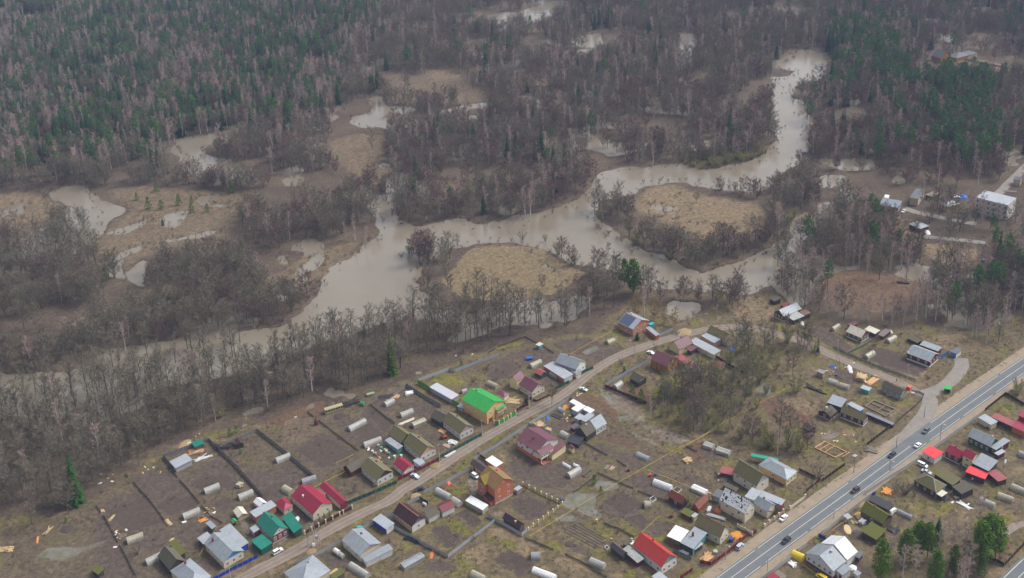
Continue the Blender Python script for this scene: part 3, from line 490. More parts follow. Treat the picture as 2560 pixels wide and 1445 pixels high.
def ground_mat():
    m,n,b = _new('flood_plain_ground'); v = _obj(n)
    A = lambda k: (lambda t: (setattr(t,'attribute_name',k),t.outputs['Fac'])[1])(n.nodes.new('ShaderNodeAttribute'))
    n_big = _noise(n,0.035,6,v,0.65); n_mid = _noise(n,0.22,6,v,0.7); n_fine = _noise(n,1.6,5,v,0.75)
    def soft(k,add=0.5):                     # break the edge of a layer up with noise
        x = n.nodes.new('ShaderNodeMath'); x.operation = 'MULTIPLY_ADD'; n.links.new(n_mid,x.inputs[0]); x.inputs[1].default_value = add; n.links.new(A(k),x.inputs[2])
        return _ramp(n,x.outputs[0],0.5 * add + 0.3,0.5 * add + 0.75)
    leaf = _mix(n,_ramp(n,n_mid,0.35,0.65),(0.085,0.064,0.048),(0.135,0.090,0.066))
    leaf = _mix(n,_ramp(n,n_big,0.4,0.62),leaf,(0.16,0.118,0.078))
    vil = _mix(n,_ramp(n,n_mid,0.36,0.64),(0.155,0.118,0.074),(0.225,0.172,0.095))
    vil = _mix(n,_ramp(n,_noise(n,0.09,5,v),0.5,0.66),vil,(0.20,0.18,0.045))
    vil = _mix(n,_ramp(n,_noise(n,0.13,5,v,0.7),0.56,0.68),vil,(0.34,0.245,0.125))
    col = _mix(n,A('vil'),leaf,vil)
    col = _mix(n,soft('red'),col,_mix(n,_ramp(n,n_fine,0.35,0.65),(0.155,0.085,0.056),(0.22,0.13,0.078)))
    straw = _mix(n,_ramp(n,n_mid,0.35,0.68),(0.225,0.162,0.098),(0.34,0.25,0.145))
    col = _mix(n,soft('straw'),col,straw)
    grass = _mix(n,_ramp(n,n_mid,0.35,0.65),(0.19,0.175,0.028),(0.27,0.225,0.055))
    grass = _mix(n,_ramp(n,_noise(n,0.16,3,v),0.55,0.7),grass,(0.085,0.13,0.022))
    col = _mix(n,soft('grass'),col,grass)
    soil = _mix(n,_ramp(n,n_mid,0.35,0.65),(0.115,0.084,0.066),(0.155,0.116,0.092))
    col = _mix(n,soft('soil',0.25),col,soil)
    col = _mix(n,soft('dirt'),col,_mix(n,_ramp(n,n_mid,0.35,0.65),(0.25,0.205,0.165),(0.34,0.28,0.22)))
    g = n.nodes.new('ShaderNodeMath'); g.operation = 'MULTIPLY'; g.inputs[1].default_value = 0.75; n.links.new(_ramp(n,n_fine,0.5,0.85),g.inputs[0])
    col = _mix(n,g.outputs[0],col,(0.045,0.037,0.029))
    dk = n.nodes.new('ShaderNodeMapRange'); dk.inputs[1].default_value = .36; dk.inputs[2].default_value = .66; dk.inputs[3].default_value = .45; dk.inputs[4].default_value = .98; n.links.new(_noise(n,0.5,8,v,0.72),dk.inputs[0])
    dc = n.nodes.new('ShaderNodeCombineColor'); [n.links.new(dk.outputs[0],dc.inputs[i]) for i in range(3)]; col = _mix(n,1.0,col,dc.outputs[0],'MULTIPLY')
    wet = soft('wet',0.6); wcol = _mix(n,_ramp(n,n_mid,0.4,0.6),(0.175,0.165,0.138),(0.115,0.11,0.07))
    col = _mix(n,wet,col,wcol)
    n.links.new(col,b.inputs['Base Color'])
    mr = n.nodes.new('ShaderNodeMapRange'); mr.inputs[3].default_value = 0.95; mr.inputs[4].default_value = 0.12; n.links.new(wet,mr.inputs[0]); n.links.new(mr.outputs[0],b.inputs['Roughness'])
    b.inputs['Specular IOR Level'].default_value = 0.3
    bh = n.nodes.new('ShaderNodeMath'); bh.operation = 'MULTIPLY_ADD'; n.links.new(wet,bh.inputs[0]); bh.inputs[1].default_value = -1; bh.inputs[2].default_value = 1
    hh = n.nodes.new('ShaderNodeMath'); hh.operation = 'MULTIPLY'; n.links.new(n_fine,hh.inputs[0]); n.links.new(bh.outputs[0],hh.inputs[1])
    _bump(n,b,hh.outputs[0],0.9,0.5)
    return m
GM = ground_mat()
far_me,far_h = terrain('ground',fx,far_y,1)
near_me,near_h = terrain('ground',nx,near_y,1)
# the coarse block meets the fine one along one line: share its heights there
co = np.empty(near_h.size * 3,np.float32); near_me.vertices.foreach_get('co',co); co = co.reshape(-1,3); L = len(nx)
co[-L:,1] = far_y[0]; co[-L:,2] = np.interp(nx,fx,far_h[0]); near_me.vertices.foreach_set('co',co.ravel()); near_me.update()
for me in (near_me,far_me):
    me.materials.append(GM); struct(link('ground',me))
side = MB()                                    # coarse ground either side of the fine block and behind the camera
for x0,x1,y0,y1 in ((-7000,nx[0],-3000,620),(nx[-1],7000,-3000,620),(nx[0],nx[-1],-3000,near_y[0])):
    side.face([(x0,y0,0),(x1,y0,0),(x1,y1,0),(x0,y1,0)])
struct(side.obj('ground',GM))

def _rr(n,f,a,c):
    m = n.nodes.new('ShaderNodeMapRange'); m.inputs[1].default_value = .35; m.inputs[2].default_value = .65; m.inputs[3].default_value = a; m.inputs[4].default_value = c; n.links.new(f,m.inputs[0]); return m.outputs[0]
def water_mat():
    m,n,b = _new('murky_flood_water'); v = _obj(n)
    col = _mix(n,_ramp(n,_noise(n,0.012,4,v),0.35,0.65),(0.215,0.185,0.142),(0.165,0.136,0.098))
    n.links.new(col,b.inputs['Base Color']); b.inputs['IOR'].default_value = 1.62; n.links.new(_rr(n,_noise(n,0.03,5,v,.6),.05,.22),b.inputs['Roughness']); b.inputs['Specular IOR Level'].default_value = 0.5
    mp = n.nodes.new('ShaderNodeMapping'); mp.inputs['Scale'].default_value = (0.25,0.6,1); n.links.new(v,mp.inputs['Vector'])
    _bump(n,b,_noise(n,1.0,3,mp.outputs[0]),0.10,0.12)
    return m
WM = water_mat()
w = MB(); w.face([(-7000,-3000,-0.25),(7000,-3000,-0.25),(7000,7000,-0.25),(-7000,7000,-0.25)])
struct(w.obj('flood_water',WM))

def poly_smooth(pts,step=4.0):               # world polyline resampled with a Catmull-Rom curve
    P = [Vector(p) for p in pts]; out = []
    for i in range(len(P) - 1):
        p0,p1,p2,p3 = P[max(i - 1,0)],P[i],P[i + 1],P[min(i + 2,len(P) - 1)]
        n = max(1,int((p2 - p1).length / step))
        for k in range(n):
            t = k / n; out.append(0.5 * ((2 * p1) + (p2 - p0) * t + (2 * p0 - 5 * p1 + 4 * p2 - p3) * t * t + (3 * p1 - p0 - 3 * p2 + p3) * t ** 3))
    return out + [P[-1]]
def ribbon(name,line,a,b,z,mat,wob=0.0,seed=0):
    m = MB(); pr = None; rr = random.Random(seed)
    wl = wr = 0
    for i,p in enumerate(line):
        d = (line[min(i + 1,len(line) - 1)] - line[max(i - 1,0)]); d.z = 0; d.normalize(); nn = Vector((d.y,-d.x,0))
        wl += (rr.uniform(-wob,wob) - wl) * 0.4; wr += (rr.uniform(-wob,wob) - wr) * 0.4
        q = (p + nn * (a + wl),p + nn * (b + wr)); q = [Vector((t.x,t.y,z)) for t in q]
        if pr: m.face([pr[0],pr[1],q[1],q[0]])
        pr = q
    return m.obj(name,mat)

def road_mat(name,c1,c2,c3,rut=None):
    m,n,b = _new(name); v = _obj(n)
    col = _mix(n,_ramp(n,_noise(n,0.25,5,v,0.65),0.35,0.65),c1,c2); col = _mix(n,_ramp(n,_noise(n,1.4,6,v,0.75),0.5,0.75),col,c3)
    n.links.new(col,b.inputs['Base Color']); b.inputs['Roughness'].default_value = 0.85; b.inputs['Specular IOR Level'].default_value = 0.25
    _bump(n,b,_noise(n,2,5,v),0.4,0.15); return m
ASPH = road_mat('grey_asphalt',(0.115,0.128,0.138),(0.14,0.152,0.16),(0.10,0.108,0.115))
VERGE = road_mat('sandy_verge',(0.29,0.235,0.175),(0.24,0.19,0.135),(0.19,0.15,0.105))
DIRT = road_mat('trodden_dirt_street',(0.20,0.16,0.13),(0.255,0.205,0.165),(0.14,0.112,0.092))
RUT = road_mat('damp_wheel_rut',(0.155,0.125,0.105),(0.20,0.16,0.13),(0.12,0.10,0.085))
GRAV = road_mat('grey_gravel_lane',(0.20,0.18,0.16),(0.25,0.225,0.20),(0.15,0.13,0.115))
PAINT = M('white_road_paint',(0.72,0.70,0.62),0.12,1.5,0.7,dirt=0.2)
hw = [at('F',*p) for p in ((1640,1585),(1888,1400),(2130,1223),(2320,1083),(2464,980),(2560,913),(2700,820),(2860,715),(3000,628))]
hw = poly_smooth(hw,6)
struct(ribbon('highway_verge',hw,-8.8,7.2,0.012,VERGE,0.8,3)); struct(ribbon('highway',hw,-4.15,4.15,0.03,ASPH))
TRK = road_mat('worn_wheel_track',(0.125,0.137,0.145),(0.15,0.16,0.167),(0.095,0.10,0.106))
for o_ in (-2.75,-1.15,0.55,2.1): struct(ribbon('wheel_track',hw,o_,o_ + .6,.0335,TRK,.12,int(o_ * 10)))
def stripe(line,off,w,s0,s1,z=0.036):
    seg = []; s = 0
    for i in range(len(line)):
        if i: s += (line[i] - line[i - 1]).length
        if s0 <= s <= s1: seg.append(line[i])
    return seg
def dashes(name,off,w,on,gap,z=0.036,skip=()):
    fine = poly_smooth(hw,1.0); m = MB(); s = 0; cyc = on + gap
    for i in range(len(fine) - 1):
        d = fine[i + 1] - fine[i]; L_ = d.length; d.normalize(); nn = Vector((d.y,-d.x,0)); s += L_
        u,v_ = topix(fine[i].x,fine[i].y)
        if s % cyc < on and not any(a < u < b for a,b in skip):
            a,b = fine[i] + nn * (off - w),fine[i] + nn * (off + w); c,e = fine[i + 1] + nn * (off + w),fine[i + 1] + nn * (off - w)
            m.face([(q.x,q.y,z) for q in (a,b,c,e)])
    return struct(m.obj(name,PAINT))
dashes('centre_line',0,0.08,400,0.1,skip=((2275,2318),)); dashes('edge_line',-3.46,0.075,60,2.0,skip=((2245,2335),)); dashes('edge_line',3.46,0.075,26,3.0)
st = poly_smooth([at('F',*p) for p in ((380,1590),(470,1530),(560,1472),(640,1428),(735,1378),(795,1342),(883,1294),(975,1250),(1005,1226),(1069,1187),(1152,1131),(1232,1083),(1315,1036),(1379,1003),(1425,973),(1498,917),
                 (1553,887),(1608,867),(1663,848),(1737,829),(1792,819),(1865,819),(1900,825),(1955,838),(2028,863),(2083,889),(2138,912),(2193,934),(2248,956),(2300,982),(2330,985))],3)
struct(ribbon('dirt_street',st,-2.7,2.7,0.012,DIRT,0.7,5))
for o_ in (-1.55,0.75): struct(ribbon('wheel_rut',st,o_,o_ + 0.75,0.018,RUT,0.2,9))
lane = poly_smooth([at('F',*p) for p in ((2310,978),(2325,1000),(2318,1030),(2290,1065),(2262,1098),(2240,1130))],3)
struct(ribbon('gravel_lane',lane,-3.4,3.4,0.022,GRAV,0.5,6))
lane2 = poly_smooth([at('F',*p) for p in ((2308,985),(2345,975),(2385,945),(2405,915),(2402,895))],3)
struct(ribbon('gravel_lane',lane2,-3.2,3.2,0.026,GRAV,0.5,8))
track = poly_smooth([at('B5',*p) for p in ((1890,900),(1960,800),(2080,730),(2260,690))],3)
struct(ribbon('dirt_street',track,-1.5,1.5,0.014,DIRT,0.5,8))
rail = poly_smooth([at('B5',*p) for p in ((1950,1540),(2100,1390),(2300,1200))],3)
struct(ribbon('side_road',rail,-3.5,3.5,0.03,ASPH)); struct(ribbon('edge_line',rail,-2.6,-2.4,0.036,PAINT)); struct(ribbon('edge_line',rail,0.9,1.1,0.036,PAINT))
clr = poly_smooth([at('F',*p) for p in ((2262,520),(2290,530),(2360,545),(2440,560))],4)
struct(ribbon('clinic_drive',clr,-3,3,0.02,GRAV,0.6,2))
clr2 = poly_smooth([at('F',*p) for p in ((2310,592),(2400,600),(2470,608))],4); struct(ribbon('clinic_drive',clr2,-2.5,2.5,0.02,GRAV,0.6,4))
clr3 = poly_smooth([at('F',*p) for p in ((2490,490),(2530,450),(2590,390))],4); struct(ribbon('clinic_drive',clr3,-3,3,0.02,GRAV,0.6,4))

def furrows(t,pts,pitch=0.75,along=0,mat=SOILH,name='tilled_furrows',h=0.10,fill=0.55):     # earth ridges: a convex survey quad filled with rows parallel to one of its sides
    q = [at(t,*p) for p in pts]; a,b,c,d = q if along == 0 else (q[1],q[2],q[3],q[0])
    n = max(2,int((d - a).length / pitch)); m = MB()
    for i in range(n):
        s0 = (i + 0.5 - fill / 2) / n; s1 = (i + 0.5 + fill / 2) / n
        p = [a.lerp(d,s0),b.lerp(c,s0),b.lerp(c,s1),a.lerp(d,s1)]
        m.face([(v.x,v.y,0.02) for v in p]); mid0 = (p[0] + p[3]) / 2; mid1 = (p[1] + p[2]) / 2
        top0,top1 = (mid0.x,mid0.y,h),(mid1.x,mid1.y,h)
        m.face([tuple(p[0]),tuple(p[1]),top1,top0]); m.face([top0,top1,tuple(p[2]),tuple(p[3])])
    return struct(m.obj(name,mat))
BEDT = M('wet_bed_soil',(0.10,0.075,0.066),0.25,1.5,0.95,dirt=0.2); BEDG = M('weedy_bed_ground',(0.17,0.125,0.075),0.25,1.0,0.95,dirt=0.2)
for t,pts,al in (('A1',[(150,540),(640,330),(880,690),(420,820)],0),('A1',[(830,440),(1300,330),(1390,450),(1010,590)],0),('A1',[(1310,150),(1780,20),(1930,190),(1480,250)],0),
                   ('A1',[(1600,430),(1750,350),(1890,450),(1750,550)],0),('A2',[(330,250),(640,120),(730,200),(440,370)],0),('A3',[(400,270),(540,215),(780,430),(660,550)],1),('A3',[(200,480),(420,410),(640,570),(480,680)],0),
                   ('D1',[(1290,510),(1490,410),(1700,540),(1480,640)],0),('A7',[(0,1140),(120,1140),(300,1260),(60,1440)],0),('A4',[(1500,1300),(1720,1170),(2040,1380),(1800,1445)],1),('A4',[(660,900),(800,850),(1040,1020),(880,1130)],1),
                   ('A4',[(1000,680),(1090,610),(1330,780),(1250,860)],1),('A7',[(1240,400),(1440,290),(1790,420),(1540,590)],1),('A7',[(1580,610),(1740,570),(1880,680),(1760,770)],0),('A7',[(20,420),(250,350),(490,470),(260,590)],0),
                   ('B3',[(1480,720),(1690,660),(1840,830),(1640,840)],1),('B7',[(1340,870),(1640,760),(2160,1000),(1900,1060)],0),('A5',[(980,540),(1240,350),(1400,440),(1120,590)],0)):
    furrows(t,pts,0.8,al,SOILH,'tilled_furrows',0.07,0.5)
for t,pts,al,mt in (('A7',[(690,820),(840,720),(1250,950),(1130,1050)],1,BEDT),('A7',[(830,720),(900,680),(1290,900),(1240,940)],1,BEDT),('B1',[(200,530),(300,480),(540,600),(480,640)],0,BEDG),('B1',[(40,790),(150,700),(390,820),(290,900)],0,BEDT),
                       ('A6',[(980,1040),(1080,1000),(1260,1100),(1150,1160)],0,BEDT),('A4',[(20,1400),(200,1270),(260,1300),(90,1430)],0,BEDT),('A4',[(250,1240),(380,1170),(420,1200),(310,1280)],0,BEDT),('B7',[(800,450),(870,415),(980,465),(900,515)],0,BEDT),
                       ('B4',[(1200,1120),(1360,1120),(1680,1290),(1560,1300)],1,BEDT),('B4',[(2040,1230),(2120,1200),(2240,1270),(2180,1320)],1,BEDT)):
    furrows(t,pts,1.35,al,mt,'vegetable_bed',0.16,0.55)

hz = MB(); hz.box(-7200,-3200,-2.2,7200,7200,CAM_H + 6)
hm = bpy.data.materials.new('pale_blue_haze'); hm.use_nodes = True; hn = hm.node_tree; hn.nodes.clear()
ho = hn.nodes.new('ShaderNodeOutputMaterial'); hv = hn.nodes.new('ShaderNodeVolumePrincipled'); hv.inputs['Color'].default_value = (0.55,0.68,1.0,1); hv.inputs['Density'].default_value = 0.000095; hn.links.new(hv.outputs[0],ho.inputs['Volume'])
stuff(hz.obj('haze',hm))
# ------------------------------------------------------------------ buildings
_WIN = {}
def window_meshes(w,h,kind):
    k = (w,h,kind)
    if k not in _WIN:
        m = MB(); t = .09; hw_,hh = w / 2,h / 2
        for a in ((-hw_ - t,-.07,-hh - t,hw_ + t,.02,-hh),(-hw_ - t,-.07,hh,hw_ + t,.02,hh + t),(-hw_ - t,-.07,-hh,-hw_,.02,hh),(hw_,-.07,-hh,hw_ + t,.02,hh),(-.035,-.06,-hh,.035,.01,hh)): m.box(*a)
        if kind == 'x': m.box(-hw_,-.055,hh * .35,hw_,.012,hh * .35 + .06)
        p = MB(); p.face([(-hw_,-.03,-hh),(hw_,-.03,-hh),(hw_,-.03,hh),(-hw_,-.03,hh)])
        _WIN[k] = (m.mesh('window',FRAME),p.mesh('pane',GLASS))
    return _WIN[k]
def add_window(root,x,y,z,face,w=.95,h=1.25,kind='x',frame=None):
    f,p = window_meshes(w,h,kind); rz = {'-y': 0,'-x': -math.pi / 2,'+y': math.pi,'+x': math.pi / 2}[face]
    o = link('window',f,root,(x,y,z),rz); link('pane',p,o); return o
def door(root,x,y,z0,face,w,h,mat,name='door'):
    m = MB(); m.box(-w / 2,-.06,0,w / 2,.02,h); m.box(-w / 2 - .1,-.03,0,-w / 2,.03,h + .1); m.box(w / 2,-.03,0,w / 2 + .1,.03,h + .1)
    o = m.obj(name,mat,root); o.location = (x,y,z0); o.rotation_euler = (0,0,{'-y': 0,'-x': -math.pi / 2}[face]); return o
SEAMED = {'grey_metal_roof','pale_grey_metal_roof','crimson_metal_roof','red_metal_roof','teal_green_metal_roof','bright_green_metal_roof','plum_metal_roof','bright_red_metal_roof','pink_faded_metal_roof','rusty_red_roof','white_sheet_roof','cream_sheet_roof','dark_maroon_roof'}
NB = [0]
def B(name,label,t,C,A,Bp,h,rise,roof,wall,kind='gable',ridge='A',over=.35,gable=None,wl=0,wr=0,wl2=0,wr2=0,plinth=None,chim=(),wallr=None,trim=None,cat=None,dr=None,dl=None,atticw=0,group=None,seam=None,cross=None,ws=(.95,1.25),panels=None,zb=0.0):
    """C, A, Bp: survey points of the roof's lower corners (near, far-left, far-right) at eaves height h"""
    NB[0] += 1
    c,a,b = at(t,*C,h),at(t,*A,h),at(t,*Bp,h)
    u = a - c; v = b - c; L = u.length; W = v.length
    ang = math.atan2(v.y,v.x); an2 = math.atan2(u.y,u.x) - math.pi / 2; df = (an2 - ang + math.pi) % (2 * math.pi) - math.pi
    rz = ang + df * (L / (L + W)) * .999
    ex = Vector((math.cos(rz),math.sin(rz),0)); ey = Vector((-ex.y,ex.x,0)); W = max(v.dot(ex),.8); L = max(u.dot(ey),.8)
    ctr = c + ex * W / 2 + ey * L / 2; ctr.z = zb
    root = thing(name,label,cat or name.replace('_',' '),ctr,rz,group)
    flip = ridge == 'B'
    if flip: TW,TL = L,W
    else: TW,TL = W,L
    tr = (lambda p: (p[1],-p[0],p[2])) if flip else (lambda p: p)
    hw_,hl = TW / 2,TL / 2; iw,il = hw_ - over,hl - over
    wm = MB(); rm = MB(); GB = []; th = .12
    seam = roof.name in SEAMED if seam is None else seam
    if kind == 'gable':
        k = rise / hw_; zt = h + k * over - th - .02
        wm.k = 0
        for s in ((-1,0),(1,0),(0,-1),(0,1)): pass
        rm.prism([(-hw_,h),(-hw_,h - th),(0,h + rise - th),(hw_,h - th),(hw_,h),(0,h + rise)],-hl,hl,tr,ends=True)
        rm.prism([(-.16,h + rise - .07),(.16,h + rise - .07),(.05,h + rise + .05),(-.05,h + rise + .05)],-hl - .02,hl + .02,tr,k=1)
        if seam:
            n = max(2,int(TL / .62))
            for i in range(n + 1):
                y = -hl + TL * i / n; y0,y1 = max(-hl,y - .025),min(hl,y + .025)
                for s in (-1,1): rm.prism([(s * hw_,h - .01),(0,h + rise - .02),(0,h + rise + .055),(s * hw_,h + .055)] if s > 0 else [(0,h + rise - .02),(-hw_,h - .01),(-hw_,h + .055),(0,h + rise + .055)],y0,y1,tr)
        gz = h + k * over - th - .02; ap = h + rise - th - .02
        for s in (-1,1):
            y0,y1 = (il - .14,il) if s > 0 else (-il,-il + .14); gm = MB(); gm.prism([(-iw,gz + .004),(iw,gz + .004),(0,ap)],y0,y1,tr); GB.append(gm)
        top = gz
    elif kind == 'hip':
        e = max(TL - TW,0.0) / 2
        P = [(-hw_,-hl,h),(hw_,-hl,h),(hw_,hl,h),(-hw_,hl,h)]; r0,r1 = (0,-e,h + rise),(0,e,h + rise)
        for f in ([P[0],P[1],r0],[P[1],P[2],r1,r0],[P[2],P[3],r1],[P[3],P[0],r0,r1],[P[3],P[2],P[1],P[0]][::1]): rm.face([tr(p) for p in f])
        Q = [(x,y,h - .1) for x,y,z in P]
        for i in range(4): rm.face([tr(P[i]),tr(Q[i]),tr(Q[(i + 1) % 4]),tr(P[(i + 1) % 4])])
        rm.face([tr(q) for q in Q[::-1]])
        for p,r in ((P[0],r0),(P[1],r0),(P[2],r1),(P[3],r1)): rm.beam(tr(p),tr(r),.14,.07,k=1)
        if e > 0: rm.beam(tr(r0),tr(r1),.16,.08,k=1)
        if seam:
            n = int(TL / .62)
            for i in range(1,n):
                y = -hl + TL * i / n; f = min(1,(hl - abs(y)) / hw_)
                for s in (-1,1): rm.beam(tr((s * hw_,y,h + .02)),tr((s * hw_ * (1 - f),y,h + rise * f + .02)),.05,.05)
        top = h - .11
    else:                                       # one slope, rising to +x by `rise`
        rm.prism([(-hw_,h),(-hw_,h - th),(hw_,h + rise - th),(hw_,h + rise)],-hl,hl,tr)
        if seam:
            n = max(2,int(TL / .62))
            for i in range(n + 1):
                y = -hl + TL * i / n; rm.prism([(-hw_,h),(hw_,h + rise),(hw_,h + rise + .05),(-hw_,h + .05)],max(-hl,y - .025),min(hl,y + .025),tr)
        k = rise / TW
        top = None
    z0 = 0.0
    if kind == 'shed':
        zl,zr = h + k * over - th - .015,h + rise - k * over - th - .015
        for s in (-1,1):
            y0,y1 = (il - .15,il) if s > 0 else (-il,-il + .15); wm.prism([(-iw,0),(iw,0),(iw,zr),(-iw,zl)],y0,y1,tr,k=1 if (s < 0) != flip else 0)
        wm.prism([(-iw,0),(-iw + .15,0),(-iw + .15,zl),(-iw,zl)],-il + .15,il - .15,tr,k=0 if not flip else 1); wm.prism([(iw - .15,0),(iw,0),(iw,zr),(iw - .15,zr)],-il + .15,il - .15,tr,k=0)
    else:
        X,Y = (il,iw) if flip else (iw,il)
        wm.box(-X,-Y,0,X,-Y + .2,top,k=1); wm.box(-X,Y - .2,0,X,Y,top,k=1); wm.box(-X,-Y + .2,0,-X + .2,Y - .2,top,k=0); wm.box(X - .2,-Y + .2,0,X,Y - .2,top,k=0)
    wo = wm.obj('wall',[wall,wallr or wall],root)
    for gm in GB: gm.obj('gable',gable or wall,root)
    ro = rm.obj('roof',[roof,trim or roof],root)
    X,Y = W / 2 - over,L / 2 - over
    ph = 0
    if plinth:
        ph = plinth[1]; m = MB(); m.box(-X - .06,-Y - .06,0,X + .06,Y + .06,ph); m.obj('plinth',plinth[0],root)
    wz = ph + max(.95,(min(h,3.4) - ph) * .52) if h < 4.4 else ph + (h - ph) * .24
    wz2 = ph + (h - ph) * .74
    ww,wh = ws
    wtop = (top or h) - .1
    def row(n,z,face):
        if z + wh / 2 > wtop: z = wtop - wh / 2 - .12
        ln = (Y if face == '-x' else X)
        for i in range(n):
            p = -ln + 2 * ln * (i + .5) / n if n > 1 else 0
            if face == '-x': add_window(root,-X,p,z,face,ww,wh)
            else: add_window(root,p,-Y,z,face,ww,wh)
    row(wl,wz,'-x'); row(wr,wz,'-y'); row(wl2,wz2,'-x'); row(wr2,wz2,'-y')
    if atticw and kind == 'gable':
        for i in range(atticw):
            o_ = (i - (atticw - 1) / 2) * 1.0
            if flip: add_window(root,-X,o_,h + rise * .36,'-x',.6,.8,'i')
            else: add_window(root,o_,-Y,h + rise * .36,'-y',.6,.8,'i')
    if dr: door(root,dr[0] * X,-Y,0,'-y',dr[1],dr[2],dr[3],'garage_door' if dr[1] > 1.6 else 'door')
    if dl: door(root,-X,dl[0] * Y,0,'-x',dl[1],dl[2],dl[3],'garage_door' if dl[1] > 1.6 else 'door')
    if name == 'house' and not chim and kind != 'shed': chim = [(.28,.3,.55,RBRICK)]
    for cx_,cy_,ch,mt in chim:               # chimney at fractions of the half width and half length
        zr_ = h + (rise * (1 - abs(cx_ if not flip else cy_)) if kind == 'gable' else rise * .5); m = MB(); x,y = cx_ * W / 2,cy_ * L / 2
        m.box(x - .3,y - .3,zr_ - .5,x + .3,y + .3,zr_ + ch); m.box(x - .38,y - .38,zr_ + ch,x + .38,y + .38,zr_ + ch + .12); m.obj('chimney',mt,ro)
    if panels:                                   # sheets laid on the visible slope: (material, f0, f1, name)
        mt,f0,f1,nm = panels; m = MB(); s = -1
        pts = [(-hw_ * .96,-hl + TL * f0,h + rise * .04 + .06),(-hw_ * .06,-hl + TL * f0,h + rise * .94 + .06),(-hw_ * .06,-hl + TL * f1,h + rise * .94 + .06),(-hw_ * .96,-hl + TL * f1,h + rise * .04 + .06)]
        m.face([tr(p) for p in pts]); m.face([tr((p[0],p[1],p[2] - .05)) for p in pts[::-1]])
        for i in range(4): q0,q1 = pts[i],pts[(i + 1) % 4]; m.face([tr(q0),tr((q0[0],q0[1],q0[2] - .05)),tr((q1[0],q1[1],q1[2] - .05)),tr(q1)])
        m.obj(nm,mt,root)
    return root,W,L
def part_box(root,name,mat,x0,y0,z0,x1,y1,z1):
    m = MB(); m.box(x0,y0,z0,x1,y1,z1); return m.obj(name,mat,root)

# --- lower-left gardens, street side
B('house','grey metal-roofed cream house with blue gable behind the cobalt fence','A1',(1735,1240),(1455,985),(2030,1080),3.3,2.6,GREY,CREAM,gable=SKYB,wr=3,wl=3,trim=PALE,chim=[(-.45,.62,1.3,RBRICK)])
B('shed','long pale grey lean-to over blue boards beside the blue-gabled house','A1',(1935,1055),(1680,790),(2085,975),2.7,.5,PALE,BLUEW,'shed',wallr=BLUEW)
B('shed','small flat grey shed roof up the garden from the blue-gabled house','A1',(1580,780),(1500,690),(1640,740),2.3,.2,GREY,WOOD,'shed')
B('shed','grey lean-to on the garden side of the blue-gabled house','A1',(1462,984),(1380,900),(1600,905),2.7,.5,PALE,WOOD,'shed')
B('cottage','steep dark slate cottage with green moss slope at the bottom left','A1',(1000,1335),(850,1140),(1215,1205),3.0,3.0,MOSSD,DWOOD,gable=DWOOD)
B('shed','low shed with bright moss roof behind the dark slate cottage','A1',(1130,1150),(960,975),(1235,1120),2.4,.4,MOSSG,DWOOD,'shed')
B('house','grey hip-roofed house with tall brick chimney cut by the bottom edge','A1',(1300,1600),(1005,1345),(1575,1420),3.3,2.4,GREY,CREAM,'hip',chim=[(.1,.5,1.9,RBRICK)])
B('shed','tan sheet-gabled hut beside the grey-roofed brick building','A1',(1935,625),(1860,530),(2070,570),2.1,1.1,CREAMR,TANW)
B('shed','tiny bright green garden shelter below the tan hut','A1',(1870,690),(1840,655),(1920,660),1.9,.5,M('emerald_sheet_roof',(.03,.38,.14),.1,1,.5),DWOOD)
B('hut','mossy-roofed hut at the lower-left bottom edge of the gardens','A1',(30,1400),(-60,1330),(115,1335),2.2,.6,MOSSG,DWOOD,'shed')
B('garage','flat teal-roofed garage of dark green sheet by the white parked crossover','A2',(345,1062),(200,940),(500,970),2.9,.15,TEALR,DGREEN,'shed',over=.12)
B('house','teal-roofed house with maroon front and three white windows','A2',(490,895),(265,690),(725,775),3.6,3.0,TEALR,WHITE,wallr=RBRICK,gable=WHITE,wr=3,wl=3,trim=TEALR,atticw=1,plinth=(CONC,.5),ws=(1.0,1.35))
B('shed','long teal wing roof beside the teal-roofed house','A2',(785,832),(575,640),(932,802),3.0,.8,TEALR,DGREEN,'shed',dr=(-.55,.9,2,BROWN))
B('shed','white porch hut with teal stripe beside the teal-roofed house','A2',(240,830),(172,770),(335,795),2.5,.3,PALE,WHITE,'shed',wallr=RBRICK)
B('outbuilding','flat pale-roofed orange brick building behind the teal-roofed house','A2',(265,620),(165,555),(570,470),3.2,.1,PALE,BRICK,'shed',wl=1)
B('shed','small white-roofed shed up the garden behind the brick building','A2',(325,480),(245,402),(420,412),2.0,1.2,WHITER,WHITE)
B('pavilion','small crimson pyramid-roofed pavilion left of the crimson house','A2',(650,525),(535,405),(780,450),2.6,1.4,CRIM,CREAM,'hip',wr=1)
B('house','big crimson-roofed cream house behind the pillared fence','A2',(1045,585),(735,335),(1330,435),3.5,3.0,CRIM,CREAM,gable=CREAM,wr=2,wl=3,atticw=1,chim=[(-.5,.3,.8,WHITE)],plinth=(CONC,.4))
B('garage','crimson-roofed garage with brick front right of the crimson house','A2',(1420,455),(1135,195),(1530,400),2.9,1.3,CRIM,CREAM,wallr=RBRICK,gable=SKYB,dr=(0,2.4,2.1,RBRICK))
B('shed','small faded pink link roof between crimson house and garage','A2',(1190,330),(1080,255),(1235,295),2.5,.3,CRIMP,CREAM,'shed')
B('shed','grey-roofed cobalt blue shed by the lower street fence','A2',(2050,785),(1865,645),(2160,705),2.7,.3,PALE,BLUEW,'shed',wallr=WHITE)
B('house','wide grey-roofed cream house with small brown gable below the street','A2',(1690,1150),(1415,945),(2000,985),3.3,2.4,GREY,CREAM,gable=PINKB,wl=2,trim=PALE)
B('porch_building','grey lean roof with blue base in front of the wide grey house','A2',(1770,1238),(1700,1165),(2150,1068),2.5,.4,GREY,WHITE,'shed',wl=0,cat='annex')
